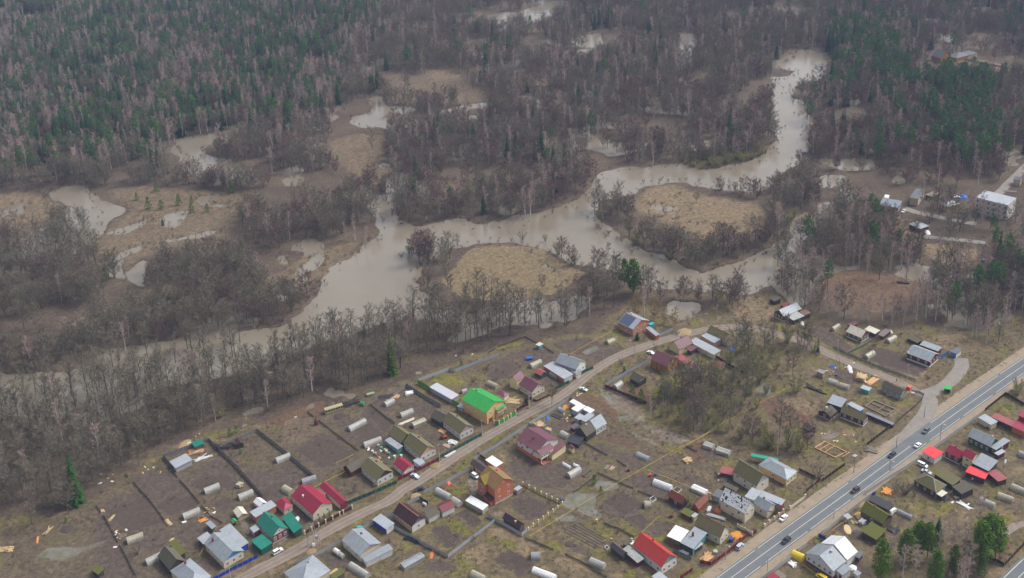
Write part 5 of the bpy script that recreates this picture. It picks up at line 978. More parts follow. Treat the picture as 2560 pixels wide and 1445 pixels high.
# ------------------------------------------------------------------ garden and street objects
GHS = {}
def greenhouse(label,t,p0,p1,w=3.2,mat=POLY,h=2.15,kind='arch',door_end=0,group='garden greenhouses',name='greenhouse'):
    """p0, p1: survey points at the foot of the middle of each end wall"""
    a,b = at(t,*p0),at(t,*p1); d = b - a; L = d.length; c = (a + b) / 2
    root = thing(name,label,'greenhouse',c,math.atan2(d.y,d.x),group)
    N = 9; sec = [(w / 2 * math.cos(math.pi * i / N),h * math.sin(math.pi * i / N) ** .85) for i in range(N + 1)] if kind == 'arch' else [(w / 2,0),(w / 2,h * .72),(0,h),(-w / 2,h * .72),(-w / 2,0)]
    m = MB(); n = len(sec)
    for i in range(n - 1):
        (x0,z0),(x1,z1) = sec[i],sec[i + 1]; m.face([(-L / 2,x0,z0),(L / 2,x0,z0),(L / 2,x1,z1),(-L / 2,x1,z1)])
    m.obj('cover',mat,root,smooth=kind == 'arch')
    for s in (-1,1):
        e = MB(); e.face([(s * (L / 2 - .02),x,z) for x,z in (sec if s > 0 else sec[::-1])]); e.obj('end_wall',mat,root)
    f = MB(); nr = max(3,int(L / 1.0))
    for i in range(nr + 1):
        x = -L / 2 + L * i / nr
        for j in range(n - 1): f.beam((x,sec[j][0] * 1.012,sec[j][1] * 1.012),(x,sec[j + 1][0] * 1.012,sec[j + 1][1] * 1.012),.05)
    for j in (0,n // 2,n - 1) if kind == 'arch' else range(n): f.beam((-L / 2,sec[j][0] * 1.01,sec[j][1] * 1.01 + .02),(L / 2,sec[j][0] * 1.01,sec[j][1] * 1.01 + .02),.05)
    f.obj('frame',STEEL,root)
    dm = MB(); s = -1 if door_end == 0 else 1; dm.box(s * (L / 2 + .03) - .02,-.42,0,s * (L / 2 + .03) + .02,.42,1.75); dm.obj('door',POLYY,root)
    return root
G = greenhouse
G('yellowed arched greenhouse beside junk at the left of the garden rows','A1',(425,960),(645,880),mat=POLYY)
G('white arched greenhouse left of the dark slate cottage','A1',(685,1255),(890,1155),mat=POLY)
G('white long greenhouse with boards along its side in the middle left garden','A1',(1190,630),(1415,540),mat=POLY)
G('white greenhouse on the furrowed plot below the grey garden shed','A1',(1480,285),(1680,205),mat=POLY)
G('cream-ended greenhouse near the rings of white tyres','A1',(1945,370),(2140,290),mat=POLY)
G('silver film greenhouse behind the crimson house','A2',(900,150),(1090,90),mat=POLYS,h=1.9)
G('yellowed greenhouse with visible hoops behind the crimson house','A2',(655,235),(760,300),mat=POLYY,w=3.4)
G('long curved-roof greenhouse cut by the bottom edge below the street','A2',(1560,1290),(1800,1445),mat=POLY)
G('white greenhouse on the middle tilled plot above the crimson garage','A3',(175,525),(400,410),mat=POLY)
G('longest white greenhouse beside the row of barrels','A3',(380,745),(615,660),mat=POLY)
G('short white greenhouse near the fence corner of the upper gardens','A3',(665,190),(785,130),mat=POLY)
G('white greenhouse above the pale plank stack','A3',(880,340),(1045,275),mat=POLY)
G('old glazed greenhouse with pitched top below the pale plank stack','A3',(1045,480),(1215,410),mat=POLYY,kind='pitched',h=2.3)
G('white greenhouse alone beside the dark fence near two small pines','D1',(1140,600),(1240,560),mat=POLY)
G('long white greenhouse beside the red slide','A4',(720,380),(900,480),mat=POLY,w=3.4)
G('short white greenhouse in line after the long one by the slide','A4',(935,505),(1040,570),mat=POLY)
G('low flat-sided glazed greenhouse near the bottom middle','A4',(250,1425),(530,1270),mat=POLYS,kind='pitched',h=1.9)
G('small patched round greenhouse on the straw plot','A7',(265,1165),(385,1165),mat=POLYS,w=3.4,h=2.2)
G('sagging torn white greenhouse at the bottom edge of the straw plot','A7',(290,1345),(590,1460),mat=PLAST,h=1.6)
G('plain white greenhouse by the neat grass path left of the red roof','A7',(1070,1230),(1260,1310),mat=POLY)
G('cream greenhouse cut by the bottom edge near the middle','D3',(910,1420),(1010,1470),mat=POLYY)
G('bright white long greenhouse above the weedy beds','B1',(190,700),(430,790),mat=PLAST,h=2.2)
G('flat-topped white greenhouse right of the olive-green bare tree','B1',(715,770),(905,855),mat=WHITER,kind='pitched',h=1.9)
G('small cream plastic greenhouse beside the white planting box','B1',(60,1010),(150,1010),mat=POLYY,w=3.6,h=2.3)
G('upper glazed greenhouse of two by the thicket','B1',(880,190),(1000,235),mat=POLY,kind='pitched',h=2.2)
G('lower glazed greenhouse of two by the thicket','B1',(1050,260),(1225,320),mat=POLY,kind='pitched',h=2.2)
G('white greenhouse on the plum villa garden','A6',(985,1270),(1140,1180),mat=POLY)
G('low white tunnel left of the plum villa greenhouse','A6',(915,1095),(1015,1150),mat=PLAST,w=1.6,h=1.0)
G('tiny white tunnel behind the plum villa greenhouse','A6',(1060,1110),(1130,1135),mat=PLAST,w=1.6,h=1.0)
G('rounded white greenhouse below the two-tone cottage','A6',(890,690),(985,740),mat=POLY)
G('grey-white greenhouse beside the dark cold frames','A6',(860,355),(940,395),mat=POLYS,w=2.6,h=1.7)
G('patched film greenhouse in the middle scrub garden','A6',(1930,970),(2080,1040),mat=POLYS,w=3,h=1.6)
G('cream greenhouse behind the small plum pavilion','A5',(985,655),(1110,715),mat=POLYY,w=3)
G('cream greenhouse beside the blue trailer','A5',(1560,430),(1700,365),mat=POLYY)
G('pale slanting polycarbonate lean-to before the blue-grey outbuilding','A5',(1840,520),(1940,575),mat=POLY,kind='pitched',h=1.8)
G('small white greenhouse behind the bright green villa','A5',(625,775),(690,750),mat=POLY,w=2,h=1.6)
G('collapsed greenhouse on the puddled plot by the banded brick house','A8',(205,595),(300,560),mat=POLYY,h=1.9)
G('white greenhouse inside the plum and grey fence corner','A8',(310,1210),(400,1150),mat=POLY)
G('grey-white greenhouse left of the cream-roofed house','B7',(985,530),(1070,475),mat=POLYY,w=2.8)
G('cream greenhouse alone on the tilled plot at the teal fence','B7',(1440,905),(1545,845),mat=POLYY)
G('cream greenhouse beside the dark low frames right of the teal fence','B7',(1735,690),(1840,635),mat=POLYY)
G('left white greenhouse of the pair by the thicket','B7',(940,1230),(1060,1270),mat=POLY,w=3.4)
G('right cream greenhouse of the pair by the thicket','B7',(1085,1285),(1210,1325),mat=POLYY,w=3.4)
G('yellow film greenhouse in the corner of the highway fence','B3',(650,1070),(830,1150),mat=YFILM,w=3.4)
G('long white low greenhouse beside the dug plot near the grove','B3',(2330,390),(2560,500),mat=POLYS,w=2.4,h=1.6)
G('white greenhouse partly behind the tallest pine','B5',(1575,400),(1780,490),mat=POLY,w=3)
G('cream greenhouse right of the tallest pine','B5',(1825,335),(2030,410),mat=POLYY)
G('yellowed greenhouse at the right edge above the cream one','B5',(2010,215),(2230,310),mat=POLYY)
G('small white greenhouse at the right edge by the veranda','B4',(2110,855),(2240,905),mat=POLY,w=2.6)

# fences: posts and panels are parts of their own
_P = {}
def panel_mesh(kind,mat):
    k = (kind,mat.name)
    if k not in _P:
        m = MB()
        if kind == 'sheet':
            n = 12; v = []
            for i in range(n + 1): v.append((i / n,.025 if i % 2 else -.025))
            for i in range(n): m.face([(v[i][0],v[i][1],.05),(v[i + 1][0],v[i + 1][1],.05),(v[i + 1][0],v[i + 1][1],1),(v[i][0],v[i][1],1)])
            m.box(0,.03,.2,1,.07,.26); m.box(0,.03,.8,1,.07,.86)
        elif kind == 'picket':
            n = 10
            for i in range(n): hh = 1 - .06 * ((i * 7) % 3); m.box(i / n + .012,-.012,.04,(i + .78) / n,.012,hh)
            m.box(0,.013,.25,1,.05,.31); m.box(0,.013,.72,1,.05,.78)
        elif kind == 'concrete':
            m.box(0,-.06,0,1,.06,.32); m.box(0,-.05,.325,1,.05,.65); m.box(0,-.06,.655,1,.06,1)
        elif kind == 'wire':
            for z in (.12,.36,.6,.84,.97): m.box(0,-.008,z,1,.008,z + .014)
            for i in range(11): m.box(i / 11,-.006,.05,i / 11 + .006,.006,.98)
        _P[k] = m.mesh('panel',mat)
    return _P[k]
_PO = {}
def fence(label,t,pts,h=1.8,kind='sheet',mat=F_GREY,post=STEEL,pw=.08,ph=1.04,pitch=2.5,name='fence',cat='fence',ragged=0,seed=1):
    P = [at(t,*p) for p in pts]; o0 = P[0].copy(); root = thing(name,label,cat,o0); rr = random.Random(seed)
    pm = panel_mesh(kind,mat); k = (post.name,pw,ph)
    if k not in _PO:
        m = MB(); m.box(-pw / 2,-pw / 2,0,pw / 2,pw / 2,ph)
        if pw > .2: m.box(-pw * .62,-pw * .62,ph,pw * .62,pw * .62,ph + .06)
        _PO[k] = m.mesh('post',post)
    for i in range(len(P) - 1):
        d = P[i + 1] - P[i]; n = max(1,round(d.length / pitch)); az = math.atan2(d.y,d.x)
        for j in range(n):
            if ragged and rr.random() < ragged: continue
            a = P[i].lerp(P[i + 1],j / n) - o0; hh = h * (1 - (rr.uniform(0,.25) if ragged else 0))
            o = link('panel',pm,root,a,az,(d.length / n,1,hh))
            if ragged: o.rotation_euler = (rr.gauss(0,.08),0,az)
        for j in range(n + (i == len(P) - 2)): link('post',_PO[k],root,P[i].lerp(P[i + 1],j / n) - o0,az,(1,1,h))
    return root
Fc = fence
Fc('cobalt blue sheet fence before the blue-gabled house','A2',[(-330,1500),(-50,1345),(165,1240),(300,1170)],1.7,mat=F_BLUE)
Fc('maroon fence with cream brick pillars before the crimson house','A2',[(940,850),(1130,748),(1225,697),(1320,648),(1415,597),(1465,570),(1585,505)],1.7,mat=F_PURP,post=CREAM,pw=.45,ph=1.12,pitch=4.2)
Fc('dark green sheet fence of the orchard beside the crimson garage','A3',[(150,1540),(490,1400),(830,1250)],1.9,mat=DGREEN)
Fc('crimson sheet fence before the small crimson garage','A3',[(840,1215),(1050,1115),(1140,1060),(1165,1060),(1415,925)],1.8,mat=F_CRIM)
Fc('dark green sheet fence before the white house with pinkish gable','A3',[(1420,905),(1985,598)],1.8,mat=DGREEN)
Fc('pale grey-white sheet fence below the street at the wide grey house','A2',[(820,1260),(1080,1150),(1430,965)],1.7)
Fc('pale sheet fence joining the cobalt blue shed to the dark maroon cottage','A2',[(1700,800),(1890,705),(2150,575),(2310,490)],1.7)
Fc('pale bluish fence round the straw lot and the maroon cottage garden','A4',[(140,880),(500,1085),(875,1280),(1180,1045),(1515,790)],1.8)
Fc('pale bluish fence below the small black bathhouse','A4',[(1405,720),(1640,850),(1880,990),(1970,905)],1.9)
Fc('mossy yellow picket fence with white pillars at the flooded corner','A7',[(225,800),(290,745),(360,697),(427,648),(492,598),(560,552),(625,502),(688,450),(618,412),(400,310),(150,180)],1.5,'picket',F_YEL,WHITE,.4,1.15,3.2)
Fc('pale street fence beside the red slide and white off-roader','A4',[(540,410),(850,262),(985,185),(1175,95)],1.9)
Fc('short pale fence in front of the maroon cottage yard','A4',[(325,555),(490,475)],1.9); Fc('dark green yard screen in the maroon cottage yard','A4',[(485,490),(605,560)],2.0,mat=DGREEN)
Fc('bright green fence along the green villa lot','A5',[(25,648),(310,810),(645,1000)],2.2,mat=F_BGRN)
Fc('grey-white fence closing the top of the green villa lot','A5',[(30,625),(460,470),(527,500)],2.0,mat=M('white_patched_sheet',(.55,.55,.57),.25,.5,.6,dirt=.25))
Fc('long grey fence above the tilled garden by the wood','A5',[(535,495),(830,380),(1135,275)],2.0)
Fc('bright green fence with yellow posts before the villa','A5',[(1070,1205),(1135,1210),(1200,1175),(1255,1135),(1295,1110),(1360,1070)],2.0,mat=F_BGRN,post=PYEL,pw=.4,ph=1.08,pitch=3)
Fc('plum sheet fence beside the street pole','A5',[(1365,1040),(1440,990),(1532,945),(1475,905),(1580,865)],1.8,mat=F_PURP)
Fc('low plum fence before the plum-roofed cream house','A5',[(1590,880),(1650,895),(1825,815)],1.1,mat=F_PURP)
Fc('weathered grey sheet fence behind the upper greenhouses','A5',[(-520,860),(-300,830),(-130,690),(0,770),(160,870),(340,975)],1.9,mat=M('dull_grey_sheet',(.22,.22,.25),.2,.6,.7,dirt=.2))
Fc('long pale fence along the street before the plum villa and box sheds','A6',[(-300,1040),(0,870),(340,640),(690,420),(1005,215),(1100,262)],1.9)
Fc('pale cross fence between plum villa and the lumber yard','A6',[(440,575),(600,630),(745,685)],1.9)
Fc('plum fence piece at the corner below the plum villa','A4',[(1275,-120),(1460,10)],1.7,mat=F_PURP)
Fc('dark teal fence before the blue-grey house','A5',[(1890,735),(2090,640)],1.7,mat=DGREEN); Fc('dark teal fence right of the blue-grey house','D4',[(835,640),(930,598)],1.8,mat=DGREEN)
Fc('long pale fence along the ruined cottage garden','A8',[(180,1180),(450,1025),(790,830)],2.0)
Fc('plum fence below the ruined cottage and bright pines','A8',[(180,1195),(460,1315),(740,1425)],2.0,mat=F_PURP)
Fc('dark brown fence behind the half-timbered outbuilding','A8',[(1690,790),(1900,920),(2130,1045)],1.7,mat=F_BRWN)
Fc('pale fence of the banded brick house yard','A8',[(880,515),(1100,415)],1.9); 
Fc('crimson fence along the highway before the arched-gable house','B2',[(1720,1215),(1910,1240),(2210,1020),(2510,760)],1.8,mat=F_CRIM)
Fc('crimson fence piece at the bottom edge by the highway','B2',[(1400,1470),(1610,1325)],1.7,mat=F_CRIM)
Fc('teal-grey board wall beside the black scrap pile','B2',[(1310,1020),(1590,1160)],1.6,mat=F_TEAL)
Fc('concrete fence at the lower right highway side','B3',[(150,1480),(420,1280),(620,1130)],1.8,'concrete',F_CONC,F_CONC,.16); Fc('short concrete fence left of the large white house','B3',[(740,1020),(880,920)],1.7,'concrete',F_CONC,F_CONC,.16)
Fc('concrete fence before the sawdust yard','B3',[(1120,740),(1210,680),(1460,465)],1.8,'concrete',F_CONC,F_CONC,.16); Fc('concrete fence by the olive moss-roofed house','B3',[(1500,440),(1830,185),(1920,120)],1.8,'concrete',F_CONC,F_CONC,.16)
Fc('long concrete highway fence from the orange timber to the red garage','B4',[(0,1405),(330,1190),(520,1075),(720,945)],1.8,'concrete',F_CONC,F_CONC,.16)
Fc('white concrete highway fence above the red garage','B4',[(960,770),(1250,560),(1580,320)],1.8,'concrete',F_CONC,F_CONC,.16)
Fc('cobalt blue gate piece in the concrete fence by the large white house','B3',[(1060,790),(1180,850)],2.0,mat=F_BLUE); Fc('cobalt blue gate at the black-roofed open shed','B3',[(1915,140),(1975,110)],2.0,mat=F_BLUE)
Fc('cream fence with pillars before the grey-roofed cream house','B3',[(200,630),(275,570),(355,510),(430,455),(500,395)],1.2,'concrete',PINKB,CREAM,.5,1.5,3.4); Fc('cream fence right of the brick gate front','B3',[(605,340),(850,160)],1.3,'concrete',CREAM,CREAM,.5,1.4,9)
Fc('crimson gate panels at the left of the pillared cream fence','B3',[(0,760),(75,715)],1.8,mat=F_CRIM); Fc('cream slab fence beside the orange wood pile','B1',[(1330,1300),(1530,1410)],1.7,'concrete',CREAM,CREAM,.3,1.1,4)
Fc('dark plank fence by the yellow bungalow garden','D6',[(445,750),(620,625)],1.7,'sheet',F_BRWN); Fc('maroon garden fence behind the yellow bungalow','D6',[(285,665),(400,720)],1.6,mat=F_PURP); Fc('maroon fence piece by the concrete pole','D6',[(335,820),(440,735)],1.6,mat=F_PURP)
Fc('long dark brown fence along the gravel lane','B6',[(1230,1285),(1480,1095),(1620,990)],1.8,'sheet',F_BRWN); Fc('old grey picket fence round the log foundation','B6',[(1620,985),(1760,860),(1890,755),(1990,650),(2015,590),(1960,560),(1850,545)],1.4,'picket',F_DARK,F_DARK,.1,1.05,2.5,ragged=.1)
Fc('teal board fence along the tilled plots by the street','B7',[(1000,770),(1200,860),(1560,1010),(1860,1120),(2120,1215)],1.4,'picket',F_TEAL,F_TEAL,.1); Fc('teal fence between the two white-based houses','B7',[(1200,845),(1380,760),(1545,665)],1.4,'picket',F_TEAL,F_TEAL,.1)
Fc('sky blue gate fence right of the wine-red house','D7',[(2000,530),(2060,495)],2.4,mat=SKYB,pitch=1.5); Fc('dark plank wall behind the moss-yellow clearing','D7',[(1790,400),(1870,435)],1.4,mat=F_BRWN)
Fc('dark rusty fence of the top-right gardens','D6',[(1640,230),(1790,110),(1927,190)],1.8,mat=F_BRWN)
Fc('brown sheet fence round the grove corner','B5',[(1690,1180),(1910,1290),(2181,1000),(2300,870)],1.8,mat=F_BRWN)
for nm,t,pts in (('left boundary fence of the lower-left tilled plots','A1',[(0,470),(130,640),(300,960),(560,1460)]),('second old boundary fence of the lower-left plots','A1',[(370,10),(640,290),(800,480),(950,690),(1040,790)]),('old boundary fence with boards down the third plot','A1',[(1040,0),(1280,270),(1440,470),(1560,610),(1720,700)]),
                   ('old fence between the greenhouse plots above the long house','A3',[(480,190),(640,320),(800,440)]),('old fence above the straw patch and tilled plot','D1',[(1370,240),(1500,340),(1740,520)]),('old fence by the flooded garden','A7',[(690,380),(900,250),(1150,60),(1160,20)]),('old fence along the weedy beds','A7',[(1170,20),(1440,140),(1860,330),(2181,440)]),
                   ('old fence below the flooded garden','A7',[(180,910),(640,1100),(900,1210),(1290,1445)]),('old garden fence left of the red metal roof','A7',[(1180,680),(1480,800),(1660,890)]),('old fence at the wood above the grey long fence','D4',[(70,470),(150,420),(370,340),(540,430),(600,470)]),('old wire fence of the scrub garden','D4',[(860,1210),(1200,1400)])):
    Fc(nm,t,pts,1.1,'picket',F_DARK,F_DARK,.1,1.08,2.6,ragged=.12,seed=len(nm))
for nm,t,pts in (('grey sheet fence round the wood-edge yard with the teal hut','D1',[(395,655),(315,565),(650,445),(860,650),(1050,865)]),('grey fence of the grassy garden with the tiny pine','D1',[(730,500),(1000,375),(1200,530),(1430,725)])):
    Fc(nm,t,pts,1.7,'sheet',M('dull_grey_sheet',(.22,.22,.25),.2,.6,.7))

# poles
def pole(label,t,base,h=9.0,kind='single',mat=CONC,group='utility poles along the street',lamp=False,name='utility_pole'):
    p = at(t,*base); root = thing(name,label,'pole',p,0.6,group); m = MB(); m.tube([(0,0,-.3),(0,0,h)],[.16,.10],6); m.obj('post',mat,root)
    m = MB(); m.box(-.7,-.05,h - .5,.7,.05,h - .4); m.obj('crossarm',STEEL,root)
    for x in (-.62,0,.62): q = MB(); q.tube([(x,0,h - .4),(x,0,h - .18)],[.05,.05],6); q.obj('insulator',FRAME,root)
    if kind == 'A': q = MB(); q.tube([(2.6,0,-.3),(.1,0,h - 1)],[.15,.1],6); q.obj('stay',mat,root)
    if lamp: q = MB(); q.beam((0,0,h - .2),(0,-1.4,h + .25),.06); q.obj('bracket',STEEL,root); q = MB(); q.box(-.12,-1.9,h + .2,.12,-1.35,h + .32); q.obj('lamp_head',FRAME,root)
    return root
for i,(t,b,h,k,l) in enumerate([('A2',(1910,368),8,'single','concrete pole at the dark green orchard fence'),('A3',(1412,938),9,'single','concrete pole where crimson and green fences meet'),('A3',(1992,602),9,'single','concrete pole by the green villa corner'),('A3',(545,1445),9,'single','concrete pole left end of the orchard fence'),('A3',(1052,1115),4.5,'single','short thin pole at the crimson garage'),
                                       ('A5',(1543,988),9,'single','concrete pole at the plum fence'),('A8',(150,872),8,'single','concrete pole beside the puddled plot'),('A8',(1113,452),9,'single','concrete pole at the banded brick house fence'),('A8',(1530,352),8,'single','street lamp pole above the mossy street house'),('A8',(1702,238),8,'single','concrete pole at the foot of the straw yard'),('A8',(495,690),6.5,'single','lamp post on the verge below the banded brick house'),('A8',(20,1235),9,'single','concrete pole on the bracken verge'),('A8',(580,765),8,'A','two-legged pole on the inner street bend'),
                                       ('A8',(760,1400),5,'single','lamp post at the plum fence corner'),('A8',(1743,390),7,'single','thin pole behind the mossy street house'),('B2',(2140,1138),7,'single','lamp pole at the crimson highway fence'),('B3',(243,1372),9,'single','pole on the sandy verge at the bottom right'),('B3',(1308,480),5,'single','thin pole on the verge across from the white sedan'),('B7',(1040,1002),15,'A','tall two-legged pole at the street bend garden'),('B7',(1518,998),9,'single','pole at the teal fence before the cream greenhouse'),
                                       ('B7',(2005,1200),9,'A','two-legged pole at the end of the teal fence'),('B7',(370,532),8,'A','thick two-legged pole before the dark log house'),('B6',(2020,890),6,'single','dark pole on the lane verge'),('B4',(1900,1052),7,'single','pole with white dish beside the crimson row'),('B4',(1036,660),9,'single','lamp pole between highway and white concrete fence'),('B4',(348,1060),5,'single','thin lamp pole on the verge below the highway'),('D6',(684,675),9,'single','dark pole with box on the highway verge'),('D6',(392,828),6,'single','pole at the maroon fence piece'),
                                       ('D7',(2147,700),7,'single','pole by the bright green bus shelter'),('D7',(2520,447),7,'single','pole at the top-right highway edge'),('A1',(1840,1470),10,'single','pole in front of the blue-gabled house'),('A6',(660,600),7,'single','pole inside the lumber yard'),('A6',(455,325),7,'single','leaning pole by the plum fence'),('B4',(440,760),6,'single','dark pole at the junction verge')]):
    pole(l,t,b,h,k,lamp='lamp' in l,mat=OLDT if 'dark' in l else CONC)
r = [o for o in bpy.data.objects if o.type == 'EMPTY' and o.get('label') == 'pole with white dish beside the crimson row'][0]
m = MB(); m.tube([(0,-.15,4.2),(0,-.3,4.3),(0,-.5,4.32)],[.1,.7,.95],12); m.obj('dish',FRAME,r)
r = [o for o in bpy.data.objects if o.type == 'EMPTY' and o.get('label') == 'dark pole with box on the highway verge'][0]
part_box(r,'solar_panel',STEEL,-.9,-.7,8.6,.9,.7,8.75)
# transformer on its braced frame
p = at('A2',1070,1005); tr_ = thing('transformer_stand','braced concrete pole frame carrying a grey transformer on the street verge','pole',p,.5)
for i,(a,b) in enumerate((((-2.6,1.5),(-.5,0)),((2.2,1.6),(.3,0)),((0,0),(0,0)),((2.3,-.3),(2.3,-.3)))):
    m = MB(); m.tube([(a[0],a[1],-.3),(b[0],b[1],11 if i < 3 else 5.8)],[.17,.12],6); m.obj('leg',CONC,tr_)
m = MB(); m.beam((0,0,3.2),(2.3,-.3,3.2),.15); m.beam((-.6,-.1,10.4),(.6,.1,10.4),.12); m.obj('crossarm',STEEL,tr_)
part_box(tr_,'transformer_box',STEEL,.7,-.6,3.3,1.7,.4,4.5); part_box(tr_,'cabinet',FRAME,-.9,-.6,.1,.2,.3,1.5)

# cars
def car(label,t,pos,head,col,kind='sedan',name='parked_car',L=4.4,group=None):
    """pos: survey point on the ground under the middle, head: survey point it faces"""
    p,q = at(t,*pos),at(t,*head); d = q - p; az = math.atan2(d.y,d.x)
    root = thing(name,label,'car' if kind != 'van' else 'van',(p.x,p.y,.034 if name == 'moving_car' else .02),az,group)
    W = 1.74; h1,h2 = (.95,1.46) if kind == 'sedan' else (1.05,1.75)
    body = MB(); X = L / 2
    prof = {'sedan': [(-X,.35),(X,.32),(X,.62),(X * .93,.78),(X * .42,.93),(-X * .55,.98),(-X * .95,.97),(-X,.8)],'suv': [(-X,.42),(X,.40),(X,.8),(X * .95,.98),(X * .46,1.08),(-X * .97,1.10),(-X,.8)],'van': [(-X,.4),(X,.4),(X,.8),(X * .9,1.0),(X * .62,1.1),(-X,1.1)]}[kind]
    body.prism(prof,-W / 2,W / 2); bo = body.obj('body',col,root)
    g0,g1,r0,r1 = {'sedan': (X * .44,-X * .62,X * .10,-X * .34),'suv': (X * .48,-X * .97,X * .18,-X * .86),'van': (X * .64,-X * .99,X * .4,-X * .95)}[kind]
    zb,zt = (.94,1.42) if kind == 'sedan' else (1.07,1.68); w0,w1 = W / 2 - .04,W / 2 - .2
    c = [(g0,w0,zb),(g0,-w0,zb),(g1,-w0,zb),(g1,w0,zb),(r0,w1,zt),(r0,-w1,zt),(r1,-w1,zt),(r1,w1,zt)]
    for nm,f in (('windscreen',(0,1,5,4)),('rear_window',(2,3,7,6)),('side_window',(1,2,6,5)),('side_window',(3,0,4,7))):
        m = MB(); m.face([c[i] for i in f]); m.obj(nm,GLASS,root)
    m = MB(); m.prism([(r1 - .05,zt),(r0 + .05,zt),(r0 - .1,zt + .06),(r1 + .1,zt + .06)],-w1 - .03,w1 + .03); m.obj('roof',col,root)
    m = MB(); [m.beam(c[a],c[b],.07) for a,b in ((0,4),(1,5),(2,6),(3,7))]; [m.beam(((g0 + g1) / 2,s * w0,zb),((r0 + r1) / 2,s * w1,zt),.07) for s in (-1,1)]; m.obj('pillars',col,root)
    for sx in (-1,1):
        for sy in (-1,1):
            m = MB(); y = sy * (W / 2 - .08); m.tube([(sx * X * .62,y - .1,.33),(sx * X * .62,y + .1,.33)],[.33,.33],12); w_ = m.obj('wheel',TYRE,root); m = MB(); m.tube([(sx * X * .62,y + sy * .1,.33),(sx * X * .62,y + sy * .115,.33)],[.19,.19],8); m.obj('rim',STEEL,w_)
    for s in (-1,1): part_box(root,'headlight',FRAME,X - .03,s * .6 - .17,.64,X + .02,s * .6 + .17,.76); part_box(root,'tail_light',RUSTR,-X - .02,s * .66 - .12,.72,-X + .03,s * .66 + .12,.9)
    return root
def paint(n,c): return M(n,c,.04,1,.25,0,dirt=.04,spec=.6)
CW,CS,CK,CD,CR,CG = paint('white_car_paint',(.74,.75,.77)),paint('silver_car_paint',(.42,.46,.52)),paint('black_car_paint',(.02,.022,.03)),paint('dark_blue_car_paint',(.03,.035,.055)),paint('dark_wine_car_paint',(.055,.03,.035)),paint('grey_off_road_paint',(.12,.13,.125))
car('white crossover with black roof parked before the flat teal garage','A2',(572,1098),(640,1060),CW,'suv'); bpy.data.objects[-1] if False else None
car('silver saloon parked at the crimson fence','A3',(1080,1160),(1135,1185),CS,'sedan'); car('dark blue saloon parked on the street verge by the sand heap','A4',(480,360),(420,375),CD,'sedan')
car('white off-roader parked in the brick house yard','A4',(1245,180),(1300,215),CW,'suv'); car('white and green saloon on the bracken verge','A6',(1192,85),(1250,105),paint('pale_green_white_paint',(.55,.64,.60)),'sedan'); car('white car hidden behind the golden log lodge','A8',(800,730),(760,712),CW,'sedan')
car('white sedan parked on the verge before the brick gate','B3',(505,495),(570,430),CW,'sedan',L=4.7); car('silver hatchback parked at the crimson highway fence','B2',(2365,955),(2430,885),CS,'suv',L=4.1)
car('white minivan in the yard below the red garage','B4',(795,1010),(850,1035),CW,'van'); car('silver saloon behind the white minivan','B4',(850,1105),(915,1130),CS,'sedan')
car('yellow small truck cut by the bottom edge below the large white house','B3',(1110,1450),(1040,1410),paint('yellow_truck_paint',(.72,.50,.02)),'van'); car('white saloon in the clinic yard by the blue-grey garage','B8',(542,490),(520,505),CW,'sedan'); car('white car under trees by the blue tarpaulin','B8',(1270,300),(1315,298),CW,'sedan')
HWC = 'cars driving along the highway'
car('grey off-roader driving on the highway above the white one','B4',(842,545),(785,590),CG,'suv','moving_car',group=HWC); car('white car driving up the highway near the red garage','B4',(732,740),(785,700),CW,'sedan','moving_car',4.1,HWC)
car('dark grey hatchback on the highway below the white car','B4',(380,875),(325,915),CD,'suv','moving_car',4.2,HWC); car('dark wine crossover in the middle of the highway','B3',(1650,55),(1580,100),CR,'suv','moving_car',4.4,HWC); car('black hatchback lowest on the highway','B3',(545,860),(475,910),CK,'suv','moving_car',4.3,HWC)
# wrecked bus body and tractor-like tank
p,q = at('A3',-200,230),at('A3',75,150); p,q = at('D1',1495,245),at('D1',1625,205); d = q - p; bus = thing('bus_wreck','derelict cream bus body lying at the wood edge','bus',(p + q) / 2,math.atan2(d.y,d.x)); L = d.length
m = MB(); m.prism([(-1.2,0.2),(1.2,.2),(1.2,2.3),(.9,2.6),(-.9,2.6),(-1.2,2.3)],-L / 2,L / 2,tr=lambda p: (p[1],p[0],p[2])); m.obj('body',BUSY,bus)
for i in range(7):
    for s in (-1,1): part_box(bus,'window',GLASS,-L / 2 + L * (i + .15) / 7,s * 1.21 - .01,1.25,-L / 2 + L * (i + .85) / 7,s * 1.21 + .01,2.05)
p = at('D1',1435,325); k = thing('rusty_tank','rusty upright iron boiler near the derelict bus','tank',p); m = MB(); m.tube([(0,0,0),(0,0,2.6)],[1.0,1.0],12); m.obj('drum',RUST,k); m = MB(); m.tube([(0,0,2.6),(0,0,3.1),(0,0,3.8)],[1.0,.25,.25],10); m.obj('chimney_cap',RUST,k)
p = at('D1',1283,290); k = thing('notice_board','small white notice board at the wood edge path','sign',p,.5); part_box(k,'post',OLDT,-.06,-.06,0,.06,.06,1.6); part_box(k,'panel',FRAME,-.7,-.09,1.0,.7,-.065,2.0)
# bus shelter
p = at('D7',2047,745); k = thing('bus_shelter','bright green bus shelter at the gravel junction','shelter',p,-.35)
part_box(k,'back_wall',M('bus_stop_green',(.02,.30,.12),.08,1,.6),-1.3,1.0,0,1.3,1.1,2.3)
for x in (-1.3,1.2): part_box(k,'side_wall',MATS['bus_stop_green'],x,-1.0,0,x + .1,1.0,2.3)
part_box(k,'roof',GREENR,-1.8,-1.6,2.3,1.8,1.6,2.45); part_box(k,'bench',TIMBER,-1.1,.5,.4,1.1,.95,.48)
